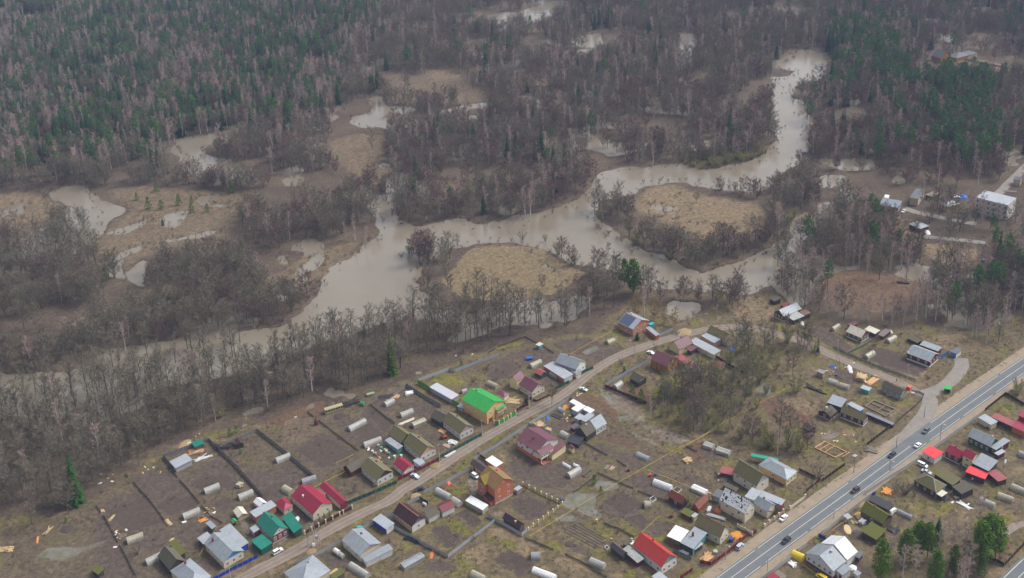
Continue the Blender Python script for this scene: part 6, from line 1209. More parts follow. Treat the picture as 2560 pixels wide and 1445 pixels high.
# gas pipes on posts
def pipe(label,t,pts,h=2.3,r=.07,step=7,posts=True,mat=GASY,name='gas_pipe'):
    P = [at(t,x,y,h) for x,y in pts]; o0 = Vector((P[0].x,P[0].y,0)); root = thing(name,label,'gas pipe',o0); m = MB(); m.tube([tuple(p - o0) for p in P],[r] * len(P),5); m.obj('tube',mat,root)
    if posts:
        for i in range(len(P) - 1):
            n = max(1,int((P[i + 1] - P[i]).length / step))
            for j in range(n): q = P[i].lerp(P[i + 1],(j + .5) / n) - o0; pm_ = MB(); pm_.beam((q.x,q.y,0),(q.x,q.y,h - .05),.09); pm_.obj('post',STEEL,root)
    return root
pipe('long pale gas pipe crossing the flooded garden on posts','A7',[(235,875),(700,590),(1060,370),(1480,120),(1720,-10)],r=.055); pipe('yellow gas pipe continuing over the gardens to the thicket','B1',[(-30,530),(240,380),(480,240),(760,105),(960,-10)],r=.06)
pipe('yellow branch pipe along the weedy beds','B1',[(60,497),(330,600),(600,715),(960,870)],r=.07); pipe('pale pipe above the thicket edge','D7',[(200,1170),(560,950),(980,720)],r=.05,posts=False); pipe('yellow pipe around the orchard barn','A3',[(240,850),(0,970),(125,1080),(-250,1270),(-560,1430)],r=.07,step=4)
pipe('pale pipe to the banded brick house corner','D4',[(740,475),(900,385),(1085,285)],r=.06); pipe('orange pipe zigzag before the olive moss-roofed house','B3',[(1740,335),(1600,450),(1330,635),(1280,680),(1385,700),(1300,760)],r=.06); pipe('yellow pipe at the foot of the large white house','B3',[(740,1170),(880,1270),(1040,1385)],r=.06,h=1.0); pipe('yellow pipe loop in the grassy garden','B2',[(700,800),(1080,440),(1330,560),(1560,650)],r=.05,h=1.6,step=5)
pipe('pale pipe between grey sheds and tan hut','A1',[(1400,1140),(1640,760),(1850,700),(2080,600)],r=.05,h=2.2,step=5)
# timber stacks, heaps, small things
def stack(label,t,c,toward,L=3,W=1.2,n=(5,3),mat=TIMBER,cat='timber pile',jitter=.25,name='timber_stack',pm='plank',th=.12,seed=3):
    p,q = at(t,*c),at(t,*toward); d = q - p; root = thing(name,label,cat,p,math.atan2(d.y,d.x)); rr = random.Random(seed + len(label)); w = W / n[0]; bm = MB(); bm.box(-.5,-.5,0,.5,.5,1); me = bm.mesh(pm,mat)
    for k in range(n[1]):
        for i in range(n[0]):
            o = link(pm,me,root,(rr.uniform(-.2,.2) * L * jitter,-W / 2 + w * (i + .5),k * (th + .006)),rr.gauss(0,jitter * .35),(L * rr.uniform(.75,1.05),w * .9,th))
    return root
S = stack
S('heap of fresh orange boards by the concrete fence','B4',(310,1360),(340,1300),4.5,3.2,(7,3),OTIMB,jitter=.6,th=.2); S('pale long plank stack between two greenhouses','A3',(965,405),(1110,345),9,1.6,(4,2),CREAMR,jitter=.02); S('pale board stack on the hip-roofed house lot at the bottom edge','A2',(1345,1380),(1400,1340),4,2.6,(6,4),TIMBER,jitter=.03)
S('cream board stack along the old boundary fence','A1',(985,695),(1030,745),5,1.8,(5,3),TIMBER,jitter=.2); S('orange sawn boards with frame by the white greenhouse','A1',(1460,660),(1500,640),3.4,2,(5,2),OTIMB,jitter=.5); S('scrap boards on the left tilled plot edge','A1',(90,530),(110,560),2.5,1.4,(4,2),TIMBER,jitter=.5); S('pale boards lying on the far left plot','A1',(215,625),(270,560),4,1.2,(3,1),TIMBER,jitter=.3)
S('small heap of boards at the end of the grassy track','A1',(1035,930),(1060,910),2,1.5,(4,2),TIMBER,jitter=.8); S('boards and junk beside the left yellowed greenhouse','A1',(360,870),(420,850),2.5,2,(5,2),OLDT,jitter=.9); S('orange scrap board heap at the corner of the yellow plots','A1',(1550,580),(1590,600),2.6,2,(5,2),OLDT,jitter=.9)
S('cream beehive-like boxes pile by the dark fence','A1',(1960,195),(2010,210),2.6,2.4,(3,5),POLYY,jitter=.4,th=.3); S('brick-red plank heap by the white house with pinkish gable','A3',(1450,540),(1510,560),4,2.2,(6,4),PEACH,jitter=.5); S('pinkish board bundle lying on the street verge','A3',(1560,855),(1640,810),6,1.2,(3,3),M('pinkish_white_film',(.62,.55,.58),.1,1,.6),jitter=.02,th=.2)
S('heap of split firewood in the lumber yard','A6',(590,560),(660,530),4,4,(8,6),TIMBER,jitter=.9,pm='log'); S('orange firewood in the box shed yard','A6',(960,320),(1000,310),3.5,2.5,(6,4),OTIMB,jitter=.9,pm='log'); S('beige boards by the leaning pole in the lumber yard','A6',(710,625),(740,640),3,2.4,(5,4),TIMBER,jitter=.6); S('dark cold frames row in the box shed yard','A6',(830,440),(960,490),7,3,(2,1),BLACK,'cold frames',.02,'cold_frame','frame_board',.35)
S('weathered shed boards lying in the scrub garden','A6',(1510,1140),(1550,1090),3.5,1.4,(4,3),OLDT,jitter=.2); S('reddish scrap boards in the scrub garden','A6',(1580,1150),(1620,1120),3,1.6,(4,2),PINKB,jitter=.6); S('firewood heap behind the green villa fence','A5',(1320,895),(1400,900),6,4,(9,4),TIMBER,jitter=.9,pm='log'); S('grey boards along the plum street fence','A5',(1440,1050),(1510,1010),6,1.0,(3,4),OLDT,jitter=.05)
S('orange firewood heap inside the crimson fence corner','B2',(2310,770),(2380,740),4,3.2,(9,5),OTIMB,jitter=.9,pm='log'); S('pale firewood heap by the white tank','B2',(1850,1110),(1900,1060),5,3,(9,4),PEACH,jitter=.9,pm='log'); S('black scrap heap behind the teal-grey board wall','B2',(1440,930),(1560,980),5,2,(6,4),BLACK,'scrap pile',.9,'scrap_pile'); S('white rubble and boards behind the teal-grey board wall','B2',(1470,1040),(1530,1070),3.5,1.8,(5,3),PLAST,'scrap pile',.8,'scrap_pile')
S('grey plank rack beside the white-sheeted house','B1',(1040,1165),(1150,1195),8,1.6,(4,5),STEEL,jitter=.1); S('orange brick heap at the white-sheeted house corner','B1',(1060,1085),(1110,1110),3,2.6,(6,4),BRICK,'brick pile',.5,'brick_pile','brick',.15); S('white boards against the grey lean-to yard','B1',(945,1050),(960,1010),3,1.2,(4,3),PLAST,jitter=.6); S('pink rubble under the faded pink roof','B1',(1150,640),(1200,620),4,3,(6,3),OLDT,'scrap pile',.9,'scrap_pile')
S('collapsed yellow film hut in the scrub garden','B1',(650,395),(720,370),4,3,(4,3),TIMBER,'scrap pile',.8,'scrap_pile',th=.3); S('dark boards pile by the black bathtub','B1',(700,230),(770,270),6,1.2,(4,3),DWOOD,jitter=.4); S('log pile beside the slate cottage by the street','B6',(1160,370),(1190,320),5,4.5,(7,7),TIMBER,jitter=.3,pm='log',th=.3); S('long beams lying in the slate cottage yard','B6',(1310,400),(1370,350),8,3,(6,3),PEACH,jitter=.2)
S('orange plastic covered stack at the slate cottage gable','B6',(1815,505),(1850,480),2.2,2,(3,6),M('orange_red_tarp',(.68,.13,.06),.1,1,.6),'covered pile',.2,'covered_stack',th=.25); S('black tyre and scrap row on the lawn by the thicket','B6',(540,520),(660,570),10,1.6,(4,3),BLACK,'scrap pile',.6,'scrap_pile',th=.22); S('burnt boards strewn above the foundation','B6',(720,1150),(850,1100),8,4,(7,1),OLDT,jitter=.7)
S('orange board pile on the slate cottage path','B6',(1555,590),(1610,600),3.5,1.4,(4,2),PEACH,jitter=.6); S('grey dump of branches at the highway verge','B6',(1300,1340),(1380,1370),5,3.5,(8,4),OLDT,jitter=.9,pm='branch'); S('white scrap and bathtubs on the lawn below the slate barn','B5',(1370,460),(1460,505),6,1.6,(4,2),PLAST,'scrap pile',.7,'scrap_pile',th=.2); S('dark scrap at the hip-roofed cottage porch','B5',(1110,370),(1160,350),3,2,(5,3),BLACK,'scrap pile',.8,'scrap_pile')
S('black scrap heap at the end of the long dark-moss barn','B3',(2260,680),(2330,710),4,3,(6,4),BLACK,'scrap pile',.9,'scrap_pile'); S('white window frames stacked behind the olive house','B3',(2250,400),(2300,370),3.5,1.0,(6,9),FRAME,'frame pile',.2,'window_frame_stack','frame_board',.2); S('white and grey boxes by the pale box shed','B3',(1760,570),(1800,540),3,2,(4,5),GREYW,'scrap pile',.5,'scrap_pile',th=.3)
S('pale boards and white box in the concrete fence corner','B3',(650,1230),(720,1270),3,2,(4,3),PLAST,'scrap pile',.7,'scrap_pile',th=.2); S('scrap boards by the wood-edge yard hut','D1',(560,520),(620,510),6,3,(8,3),PEACH,'scrap pile',.9,'scrap_pile'); S('white rubble strip in the wood-edge yard','D1',(610,570),(680,550),7,1.4,(6,2),PLAST,'scrap pile',.9,'scrap_pile',th=.2); S('rotting black timber by the grassy garden','D1',(760,490),(820,480),8,3,(7,4),DWOOD,'scrap pile',.9,'scrap_pile',th=.25)
S('dark junk along the upper garden edge near the bus','D1',(1690,170),(1752,150),8,3,(8,4),DWOOD,'scrap pile',.9,'scrap_pile',th=.25); S('pale scrap in the upper garden corner by the fence bend','A3',(800,60),(850,70),4,3,(6,3),PEACH,'scrap pile',.9,'scrap_pile'); S('white scrap canopy at the upper fence bend','A3',(1000,30),(1070,10),4,2.4,(3,4),PLAST,'scrap pile',.4,'scrap_pile',th=.3); S('pale boards at the lower-left corner grass','C6',(60,1190),(100,1190),6,3,(4,2),TIMBER,jitter=.5); S('orange ladder boards standing in the lower-left garden','C6',(335,1105),(340,1060),5,.8,(3,1),OTIMB,jitter=.05); S('scrap pieces by the round pine in the lower-left garden','C6',(430,1020),(480,975),5,1.4,(4,1),TIMBER,jitter=.8)
S('white wrecked timbers in the slag yard by the silver van','A3',(1590,690),(1640,700),4,2.4,(6,3),PLAST,'scrap pile',.8,'scrap_pile',th=.2); S('pinkish slabs inside the green street fence','A3',(1510,730),(1560,750),4,2,(3,1),PINKB,jitter=.1); S('black junk heap along the bluish fence','A4',(390,1040),(470,1080),6,2,(8,3),BLACK,'scrap pile',.9,'scrap_pile',th=.2)
# log foundations
def foundation(label,t,pts,mat=OLDT,w=.45,cross=()):
    P = [at(t,*p) for p in pts]; o0 = P[0].copy(); r = thing('log_foundation',label,'foundation',o0); n = len(P)
    for i in range(n): a,b = P[i] - o0,P[(i + 1) % n] - o0; m = MB(); m.beam((a.x,a.y,.25),(b.x,b.y,.25),w,.5); m.obj('beam',mat,r)
    for a,b in cross: a,b = at(t,*a) - o0,at(t,*b) - o0; m = MB(); m.beam((a.x,a.y,.28),(b.x,b.y,.28),w * .7,.4); m.obj('beam',mat,r)
    return r
foundation('square weathered log foundation on the straw lot','B6',[(1215,745),(1330,665),(1630,790),(1490,880)],cross=[((1380,810),(1490,740)),((1290,700),(1560,830))]); foundation('rotten beam foundation by the highway','B6',[(530,1310),(660,1230),(960,1370),(800,1445)],PEACH,.3,[((590,1340),(730,1260)),((660,1375),(800,1290)),((900,1440),(1010,1370))])
def heap(label,t,c,rx,h,mat,cat='heap',name='sand_heap',seed=2,ry=None):
    p = at(t,*c); m = MB(); rr = random.Random(seed); N,K = 14,5; V = []
    for k in range(K + 1):
        f = k / K; V.append([(math.cos(6.283 * i / N) * rx * (1 - f) * rr.uniform(.85,1.15),math.sin(6.283 * i / N) * (ry or rx) * (1 - f) * rr.uniform(.85,1.15),h * .62 * math.sin(min(1,f * 1.25) * math.pi / 2) * rr.uniform(.85,1.1) - (.1 if k == 0 else 0)) for i in range(N)])
    for k in range(K):
        for i in range(N): j = (i + 1) % N; m.face([V[k][i],V[k][j],V[k + 1][j],V[k + 1][i]])
    o = m.obj(name,mat); o.location = p; o.rotation_euler = (0,0,rr.uniform(0,3)); return tag(o,label,cat)
heap('round sand heap before the maroon cottage yard','A4',(430,440),2.4,.8,SAND); heap('broad yellow sand heap at the street by the banded brick house','A8',(1265,435),4.2,.7,SAND); heap('orange sawdust heap at the verge by the wide grey house','A2',(1030,1085),2.2,.5,M('orange_sawdust',(.27,.195,.11),.15,1,.95)); heap('dry straw heap opposite the crimson fence','A3',(1350,1010),2.6,.8,M('dry_straw',(.25,.195,.10),.2,1,.95)); heap('pale sand pile behind the sawdust yard','B3',(1780,270),2.4,.8,SAND); heap('sawdust patch in the dug yard','B3',(1530,660),3.6,.15,M('pale_sawdust',(.66,.48,.26),.2,1,.95),ry=1.6); heap('yellow hay pile by the olive house window','B3',(1730,440),2.2,.7,M('yellow_hay',(.55,.40,.14),.2,1,.95))
heap('pale sand spread at the wood-edge yard','D1',(470,465),5.5,.5,SAND,ry=3); heap('dark compost mound in the lower-left garden','C6',(600,1010),2.8,.6,SOILH,'compost heap','compost_heap'); heap('compost mound on the grass of the maroon cottage garden','A4',(990,965),1.4,.5,SOILH,'compost heap','compost_heap'); heap('dark soil mounds on the weedy plot','A7',(780,985),2.0,.5,SOILH,'compost heap','compost_heap'); heap('second dark soil mound on the weedy plot','A7',(860,1000),1.1,.4,SOILH,'compost heap','compost_heap')
heap('dumped earth in the bracken by the bus','D1',(1600,265),3,.6,SOILH,'compost heap','compost_heap'); heap('white plastic sheet heap before the teal wing','A2',(815,665),3.0,.5,PLAST,'plastic sheet','plastic_sheet',ry=1.5); heap('white plastic covered pile along the street by the thicket garden','B6',(1010,235),4.2,.8,PLAST,'plastic sheet','plastic_sheet',ry=1.3); heap('white covered boat-shaped pile beside the dark log house','B7',(570,420),3.4,.9,PLAST,'plastic sheet','plastic_sheet',ry=1.2); heap('crumpled blue tarpaulin beside the untidy sheds','A8',(1920,670),2.0,.6,TARPB,'tarpaulin','tarpaulin'); heap('large blue tarpaulin pile in the clinic yard','B8',(1350,285),4.5,2.0,TARPB,'tarpaulin','tarpaulin',ry=3); heap('white covered boat under the clinic trees','B8',(860,765),5,1.2,PLAST,'plastic sheet','plastic_sheet',ry=2); heap('white bag pile at the lower corner of the large white house','B3',(1610,1275),1.8,.8,PLAST,'plastic sheet','plastic_sheet'); heap('crumpled orange netting at the bluish fence','A4',(650,1235),2.8,.3,M('orange_netting',(.55,.18,.07),.2,1,.9),'netting','netting',ry=.9)
heap('tarpaulin in violet and blue in the lumber yard','A6',(705,470),1.8,.6,TARPB,'tarpaulin','tarpaulin',ry=1); heap('blue-black bags at the tilled plot fence','B6',(770,200),2.0,.5,BLUEPL,'bag pile','bag_pile'); heap('white film pile at the orange cottage stack','B6',(1865,550),1.0,.5,PLAST,'plastic sheet','plastic_sheet'); heap('white bath heap right of the dull brown roof','B7',(1790,540),2.2,.6,PLAST,'plastic sheet','plastic_sheet',ry=.6)
# tanks, barrels, playground, beds
def barrel(label,t,c,r,h,mat,lying=None,name='barrel',cat='barrel',group=None):
    p = at(t,*c); k = thing(name,label,cat,p,0,group)
    m = MB()
    if lying: d = (at(t,*lying) - p).normalized() * h / 2; m.tube([(-d.x,-d.y,r),(d.x,d.y,r)],[r,r],10)
    else: m.tube([(0,0,0),(0,0,h)],[r,r],10)
    m.obj('drum',mat,k); m = MB()
    if lying: m.tube([(-.1,0,2 * r - .02),(-.1,0,2 * r + .1)],[.15,.15],8)
    else: m.tube([(0,0,h + .004),(0,0,h + .06)],[r * 1.04,r * 1.04],10)
    m.obj('lid',mat,k); return k
BG = 'barrels beside the longest greenhouse'
for i,(x,y,mt,l) in enumerate([(580,745,POLYY,'cream barrel nearest the longest greenhouse'),(620,775,TEALW,'turquoise barrel after the cream one'),(670,805,POLYY,'third cream barrel in the barrel row'),(690,825,CREAM,'fourth pale barrel in the barrel row'),(725,850,TEALW,'turquoise barrel last in the barrel row'),(500,825,WHITE,'white barrel at the grey sheet gate'),(540,855,STEEL,'steel drum beside the white barrel'),(800,895,WHITE,'white barrel by the crimson garage roof'),(890,885,WHITE,'pinkish white barrel above the crimson garage')]): barrel(l,'A3',(x,y),.55,1.1,mt,group=BG)
barrel('aqua plastic tank at the fence of the wide grey house','A2',(1690,800),1.1,2.0,AQUA,(1760,800),'water_tank','tank'); barrel('white tank by the pale firewood heap','B2',(1975,1060),.9,1.6,STEEL,None,'water_tank','tank'); barrel('red barrel at the weedy beds','B1',(138,605),.6,1.2,REDP); barrel('blue-grey barrel beside the red barrel','B1',(212,590),.6,.8,BLUEPL); barrel('rusty drum on the scrub garden grass','A6',(1808,1185),.6,1.1,RUST); barrel('rusty drum near the low chicken shed','B1',(432,1160),.7,1.2,RUST); barrel('blue drum at the yellow picket corner','A7',(675,395),.7,.9,BLUEPL,(720,380)); barrel('blue plastic tub on the tilled plot by the pair of greenhouses','B7',(1040,1140),.7,.8,BLUEPL); barrel('white boiler tank lying in the maroon cottage yard','A4',(555,560),.6,1.8,WHITE,(590,580),'water_tank','tank'); barrel('dark blue water drum at the arched-gable house','B2',(2225,850),.9,1.5,BLUEPL); barrel('white round tank on legs at the crimson row','B4',(1480,1190),.5,.9,WHITE)
barrel('green tank at the wood-edge scrap near the bus','A3',(360,180),.9,2.2,M('green_tank_paint',(.05,.25,.17),.15,1,.6),(420,200),'water_tank','tank'); barrel('pale green cylinder lying at the wood edge','A3',(470,45),.8,4,M('pale_green_paint',(.28,.36,.22),.15,1,.7),(530,30),'water_tank','tank'); barrel('white water tank by the bottom grey house yard','A2',(1375,1110),1.0,2.6,WHITE,(1420,1140),'water_tank','tank'); barrel('second pale tank right of the white water tank','A2',(1440,1160),.9,2.2,POLY,(1480,1190),'water_tank','tank'); barrel('red kiosk-like gnome barrel in the grass','A7',(1155,690),.5,1.6,PEACH)
p = at('A4',880,330); k = thing('playground_slide','red and pink playground slide with swing frame by the street fence','slide',p,-.6)
m = MB(); [m.beam((x,y,0),(x,y,2.6),.1) for x in (-.6,.6) for y in (-.6,.6)]; m.obj('tower_frame',TIMBER,k); m = MB(); m.prism([(-.95,2.5),(.95,2.5),(0,3.4)],-.8,.8); m.obj('tower_roof',M('coral_red_tarp',(.72,.10,.07),.08,1,.6),k)
m = MB(); [m.beam((s * .25,-.6,1.4),(s * .25,-3.6,.15),.06,.25) for s in (-1,1)]; m.face([(-.25,-.6,1.35),(.25,-.6,1.35),(.25,-3.6,.12),(-.25,-3.6,.12)]); m.obj('chute',M('pink_plastic',(.62,.20,.19),.08,1,.5),k); m = MB(); m.beam((.6,.6,2.4),(3.4,.6,2.4),.1); [m.beam((3.4,.6,2.4),(3.4,y,0),.1) for y in (-.4,1.6)]; m.obj('swing_beam',TIMBER,k); m = MB(); [m.beam((2 + s * .2,.6,2.4),(2 + s * .2,.6,.6),.03) for s in (-1,1)]; m.box(1.7,.4,.55,2.3,.8,.6); m.obj('swing_seat',REDP,k)
def bedbox(label,t,pts,mat=TIMBER,h=.5):
    P = [at(t,*p) for p in pts]; o0 = P[0].copy(); r = thing('planting_box',label,'garden bed',o0); n = len(P)
    for i in range(n): a,b = P[i] - o0,P[(i + 1) % n] - o0; m = MB(); m.beam((a.x,a.y,h / 2),(b.x,b.y,h / 2),.12,h); m.obj('board',mat,r)
    m = MB(); m.face([tuple((p - o0) + Vector((0,0,h * .6))) for p in P]); m.obj('soil',SOILH,r); return r
bedbox('white planting box beside the small cream greenhouse','B1',[(130,925),(165,970),(222,930),(185,890)],WHITE,.9); bedbox('timber planting box by the plum villa greenhouse','A6',[(1180,1250),(1215,1275),(1320,1205),(1280,1175)],OLDT,.6); bedbox('open timber frame below the yellow film hut','A1',[(1390,610),(1420,690),(1500,670),(1460,600)],OTIMB,.3); bedbox('brown box bed behind the maroon-red shed','B1',[(440,800),(510,840),(570,790),(500,755)],CREAM,.6); bedbox('small white tub box beside the dark plum shed','B2',[(200,960),(240,1000),(275,965),(235,930)],WHITE,.6)
S('old brown wagon left on the bracken field','D8',(930,1115),(990,1120),7,2,(3,3),DWOOD,'wagon',.05,'old_wagon','board',.35); S('stacked boats and boards by the top-right tan house','B8',(1990,210),(2060,215),9,2.4,(3,2),OLDT,jitter=.1)
p = at('A5',1545,320); k = thing('blue_trailer','blue tipper trailer on the upper garden','trailer',p,.2); part_box(k,'box',TARPB,-1.6,-.9,.5,1.6,.9,1.2)
for x in (-.8,.8):
    for y in (-.9,.9): m = MB(); m.tube([(x,y - .1,.35),(x,y + .1,.35)],[.35,.35],10); m.obj('wheel',TYRE,k)
p = at('A3',1465,635); k = thing('red_tractor','small red tractor in the yard of the white house with pinkish gable','tractor',p,.4); part_box(k,'bonnet',REDP,0,-.45,.6,1.5,.45,1.25); part_box(k,'cab',REDP,-1.2,-.6,.6,-.004,.6,1.7); part_box(k,'cab_roof',BLACK,-1.3,-.65,1.75,.1,.65,1.85)
for x,rr_ in ((-.8,.65),(1.1,.42)):
    for y in (-.75,.75): m = MB(); m.tube([(x,y - .14,rr_),(x,y + .14,rr_)],[rr_,rr_],12); m.obj('wheel',TYRE,k)
p = at('B6',1642,400); k = thing('person','person in dark clothes walking on the dirt street by the slate cottage','person',p,1.0); hp = MB()
hp.tube([(-.1,.12,0),(-.09,.06,.45),(-.09,0,.88)],[.07,.085,.11],6); hp.tube([(.1,-.14,0),(.1,-.05,.45),(.09,0,.88)],[.07,.085,.11],6); hp.tube([(0,0,.82),(0,0,1.1),(0,0,1.42),(0,0,1.5)],[.18,.17,.21,.08],8); hp.tube([(-.22,0,1.42),(-.27,-.06,1.12),(-.24,-.14,.88)],[.07,.055,.045],6); hp.tube([(.22,0,1.42),(.27,.06,1.12),(.24,.12,.88)],[.07,.055,.045],6); hp.obj('body',M('dark_clothes',(.03,.03,.045),.1,3,.9),k,True)
hp = MB(); hp.tube([(0,0,1.5),(0,.01,1.58),(0,.01,1.68),(0,0,1.77)],[.06,.095,.10,.04],8); hp.obj('head',M('skin',(.45,.28,.2),.05,3,.7),k,True)
p = at('A1',1205,695); k = thing('white_tub','white bathtub by the long white greenhouse','bathtub',p,.4); m = MB(); m.tube([(-.8,0,.3),(.8,0,.3)],[.38,.38],8); m.obj('basin',PLAST,k); part_box(k,'rim',PLAST,-.9,-.42,.55,.9,.42,.62)
# loose scrap lying about
rr = random.Random(5); bm = MB(); bm.box(-.5,-.5,0,.5,.5,1); sm_ = [bm.mesh('scrap_board',x) for x in (TIMBER,PLAST,CREAMR,PEACH)]
LOOSE = [('A1',(0,0,300,160),6),('A1',(250,760,460,1030),8),('A1',(1480,480,1620,640),6),('D1',(120,560,300,680),7),('D1',(480,380,640,470),4),('A3',(600,20,900,120),7),('A3',(430,720,780,980),10),('A5',(480,180,900,320),8),('A6',(1100,120,1180,200),4),('A6',(900,380,1050,520),5),('B1',(1000,560,1240,700),6),('B1',(900,820,1050,1080),7),('B6',(600,1080,1100,1250),10),('B6',(1080,280,1450,430),9),('B3',(1500,420,1750,580),6),('B5',(1180,330,1500,540),7),('A7',(1320,900,1700,980),5),('B7',(900,960,1300,1100),5),('B8',(100,560,480,700),5)]
for t,(x0,y0,x1,y1),n in LOOSE:
    for i in range(n):
        o = link('scrap_board',rr.choice(sm_),None,at(t,rr.uniform(x0,x1),rr.uniform(y0,y1)) + Vector((0,0,.01)),rr.uniform(0,3.1),(rr.uniform(.5,1.8),rr.uniform(.3,.9),rr.uniform(.06,.35))); tag(o,'pale scrap board lying loose on the ground','scrap','loose pale scrap lying in the gardens and yards')
# ------------------------------------------------------------------ vegetation
RG = random.Random(11)
def rv(r): return Vector((r.gauss(0,1),r.gauss(0,1),r.gauss(0,1))).normalized()
def twig(m,a,b,w):
    a = Vector(a); b = Vector(b); d = b - a; s = d.cross(Vector((RG.uniform(-1,1),RG.uniform(-1,1),RG.uniform(-1,1)))).normalized() * w
    m.face([a - s,a + s,b])
def bare_tree(H,spread,low,nl,nsub,ntw,tw=0.05,up=0.9,tr=0.16,twl=1.3,lean=0.0,fork=False):
    """trunk + limbs in one mesh, branchlets and twigs in a second"""
    T = MB(); Cn = MB(); r = RG
    stems = []
    if fork:
        for k in range(fork):
            a = r.uniform(0,6.28); e = Vector((math.cos(a),math.sin(a),0)) * H * r.uniform(0.10,0.2)
            stems.append([Vector((0,0,-0.4)),e * 0.25 + Vector((0,0,H * 0.28)),e * 0.6 + Vector((0,0,H * 0.55)),e + Vector((0,0,H * r.uniform(0.78,0.95)))])
    else:
        ax = Vector((r.gauss(0,lean),r.gauss(0,lean),0)) * H
        stems.append([Vector((0,0,-0.4)),ax * 0.1 + Vector((r.gauss(0,.08),r.gauss(0,.08),H * 0.25)),ax * 0.4 + Vector((r.gauss(0,.2),r.gauss(0,.2),H * 0.55)),ax + Vector((r.gauss(0,.3),r.gauss(0,.3),H * 0.93))])
    for S in stems:
        q = tr / math.sqrt(len(stems)); T.tube(S,[q * 1.25,q,q * 0.65,q * 0.15],5,False)
        for i in range(max(3,nl // len(stems))):
            t = low + (1 - low) * (i + r.random()) / max(3,nl // len(stems)); t = min(t,0.97); f = t * 3; j = min(int(f),2)
            p = S[j].lerp(S[j + 1],f - j); az = i * 2.4 + r.uniform(-.5,.5)
            ln = spread * (1.15 - 0.75 * abs(t - (low + 1) * 0.48) / (1 - low) * 1.4) * r.uniform(0.7,1.15); ln = max(ln,spread * .25)
            el = up * r.uniform(0.55,1.2)
            d = Vector((math.cos(az) * math.cos(el),math.sin(az) * math.cos(el),math.sin(el)))
            m1 = p + d * ln * 0.5; e = p + d * ln + Vector((0,0,ln * 0.12)); rr = q * 0.42 * (1.15 - t)
            T.tube([p,m1,e],[rr + .02,rr * 0.7 + .015,.015],3,False)
            for k in range(nsub):
                s = 0.3 + 0.7 * (k + r.random()) / nsub; b0 = p.lerp(e,s); sd = (d * 0.6 + rv(r) * 0.8 + Vector((0,0,.35))).normalized(); sl = ln * r.uniform(.28,.5)
                b1 = b0 + sd * sl; twig(Cn,b0,b1,tw * 1.1)
                for w in range(ntw):
                    u = r.uniform(.15,1); c0 = b0.lerp(b1,u); td = (sd + rv(r) * 0.9 + Vector((0,0,.25))).normalized(); twig(Cn,c0,c0 + td * twl * r.uniform(.5,1.1),tw)
    return T,Cn
def spruce(H,Rb,n=26,droop=0.28,low=0.06):
    T = MB(); Cn = MB(); r = RG; T.tube([(0,0,-.4),(0,0,H * .5),(0,0,H * .98)],[H * .011,H * .008,.02],5,False)
    for i in range(n):
        t = low + (1 - low) * (i / n) ** 0.95; z = H * t; L_ = Rb * (1 - t) ** 0.85 * r.uniform(.85,1.12) + 0.12; nb = 9 if t < .7 else 6
        for k in range(nb):
            az = 6.283 * k / nb + i * 1.1 + r.uniform(-.25,.25); l2 = L_ * r.uniform(.7,1.15); c,s = math.cos(az),math.sin(az); dz = -l2 * droop * r.uniform(.6,1.4)
            p0 = Vector((c * .05,s * .05,z)); p1 = Vector((c * l2,s * l2,z + dz)); wv = Vector((-s,c,0)) * l2 * .23; md = p0.lerp(p1,.62)
            Cn.face([p0,md + wv + Vector((0,0,-.12 * l2)),p1,md - wv + Vector((0,0,-.12 * l2))])
            Cn.face([p0,md + Vector((0,0,-.25 * l2 - .1)),p1])
            for q in range(2):
                b = p0.lerp(p1,r.uniform(.4,.95)); Cn.face([b,b + Vector((r.gauss(0,.25),r.gauss(0,.25),-.35 * r.random() - .25)),b + Vector((r.gauss(0,.28),r.gauss(0,.28),.05))])
    return T,Cn
def clump(Cn,c,rad,n,leaf,r,flat=0.7):
    for i in range(n):
        d = rv(r); p = c + Vector((d.x,d.y,d.z * flat)) * rad * r.uniform(.45,1.05); a = rv(r) * leaf * r.uniform(.6,1.2); b = rv(r) * leaf * r.uniform(.6,1.2)
        Cn.face([p - a,p + a * .2 + b,p + a])
def pine(H,Rc,low=0.5,ncl=34,per=24,leaf=.5,tr=.17):
    T = MB(); Cn = MB(); r = RG; top = Vector((r.gauss(0,.4),r.gauss(0,.4),H * .93)); T.tube([(0,0,-.4),(0,0,H * .4),top],[tr * 1.2,tr,.05],6,False)
    for i in range(ncl):
        t = low + (1 - low) * (i + r.random()) / ncl; z = H * t; rr = Rc * (math.sin(math.pi * min(1,((t - low) / (1 - low)) * .78 + .2))) ** .8 * r.uniform(.35,1.0)
        az = i * 2.4 + r.uniform(-.4,.4); c = Vector((math.cos(az) * rr,math.sin(az) * rr,z)); T.tube([(0,0,z - rr * .35),c],[.06,.02],3,False)
        clump(Cn,c,Rc * r.uniform(.30,.46),per,leaf,r)
    return T,Cn
def bushy(H,Rc,per=20,n=34,leaf=.4):
    """young pine or thuja branched to the ground"""
    T = MB(); Cn = MB(); r = RG; T.tube([(0,0,-.3),(0,0,H * .9)],[.1,.03],5,False)
    for i in range(n):
        t = .06 + .92 * i / n; rr = Rc * (1 - t) ** .6 * (0.65 + 0.5 * min(1,t * 4)) * r.uniform(.5,1); az = i * 2.4; clump(Cn,Vector((math.cos(az) * rr,math.sin(az) * rr,H * t)),max(.35,Rc * .38 * (1.1 - t)),per,leaf,r,.8)
    return T,Cn
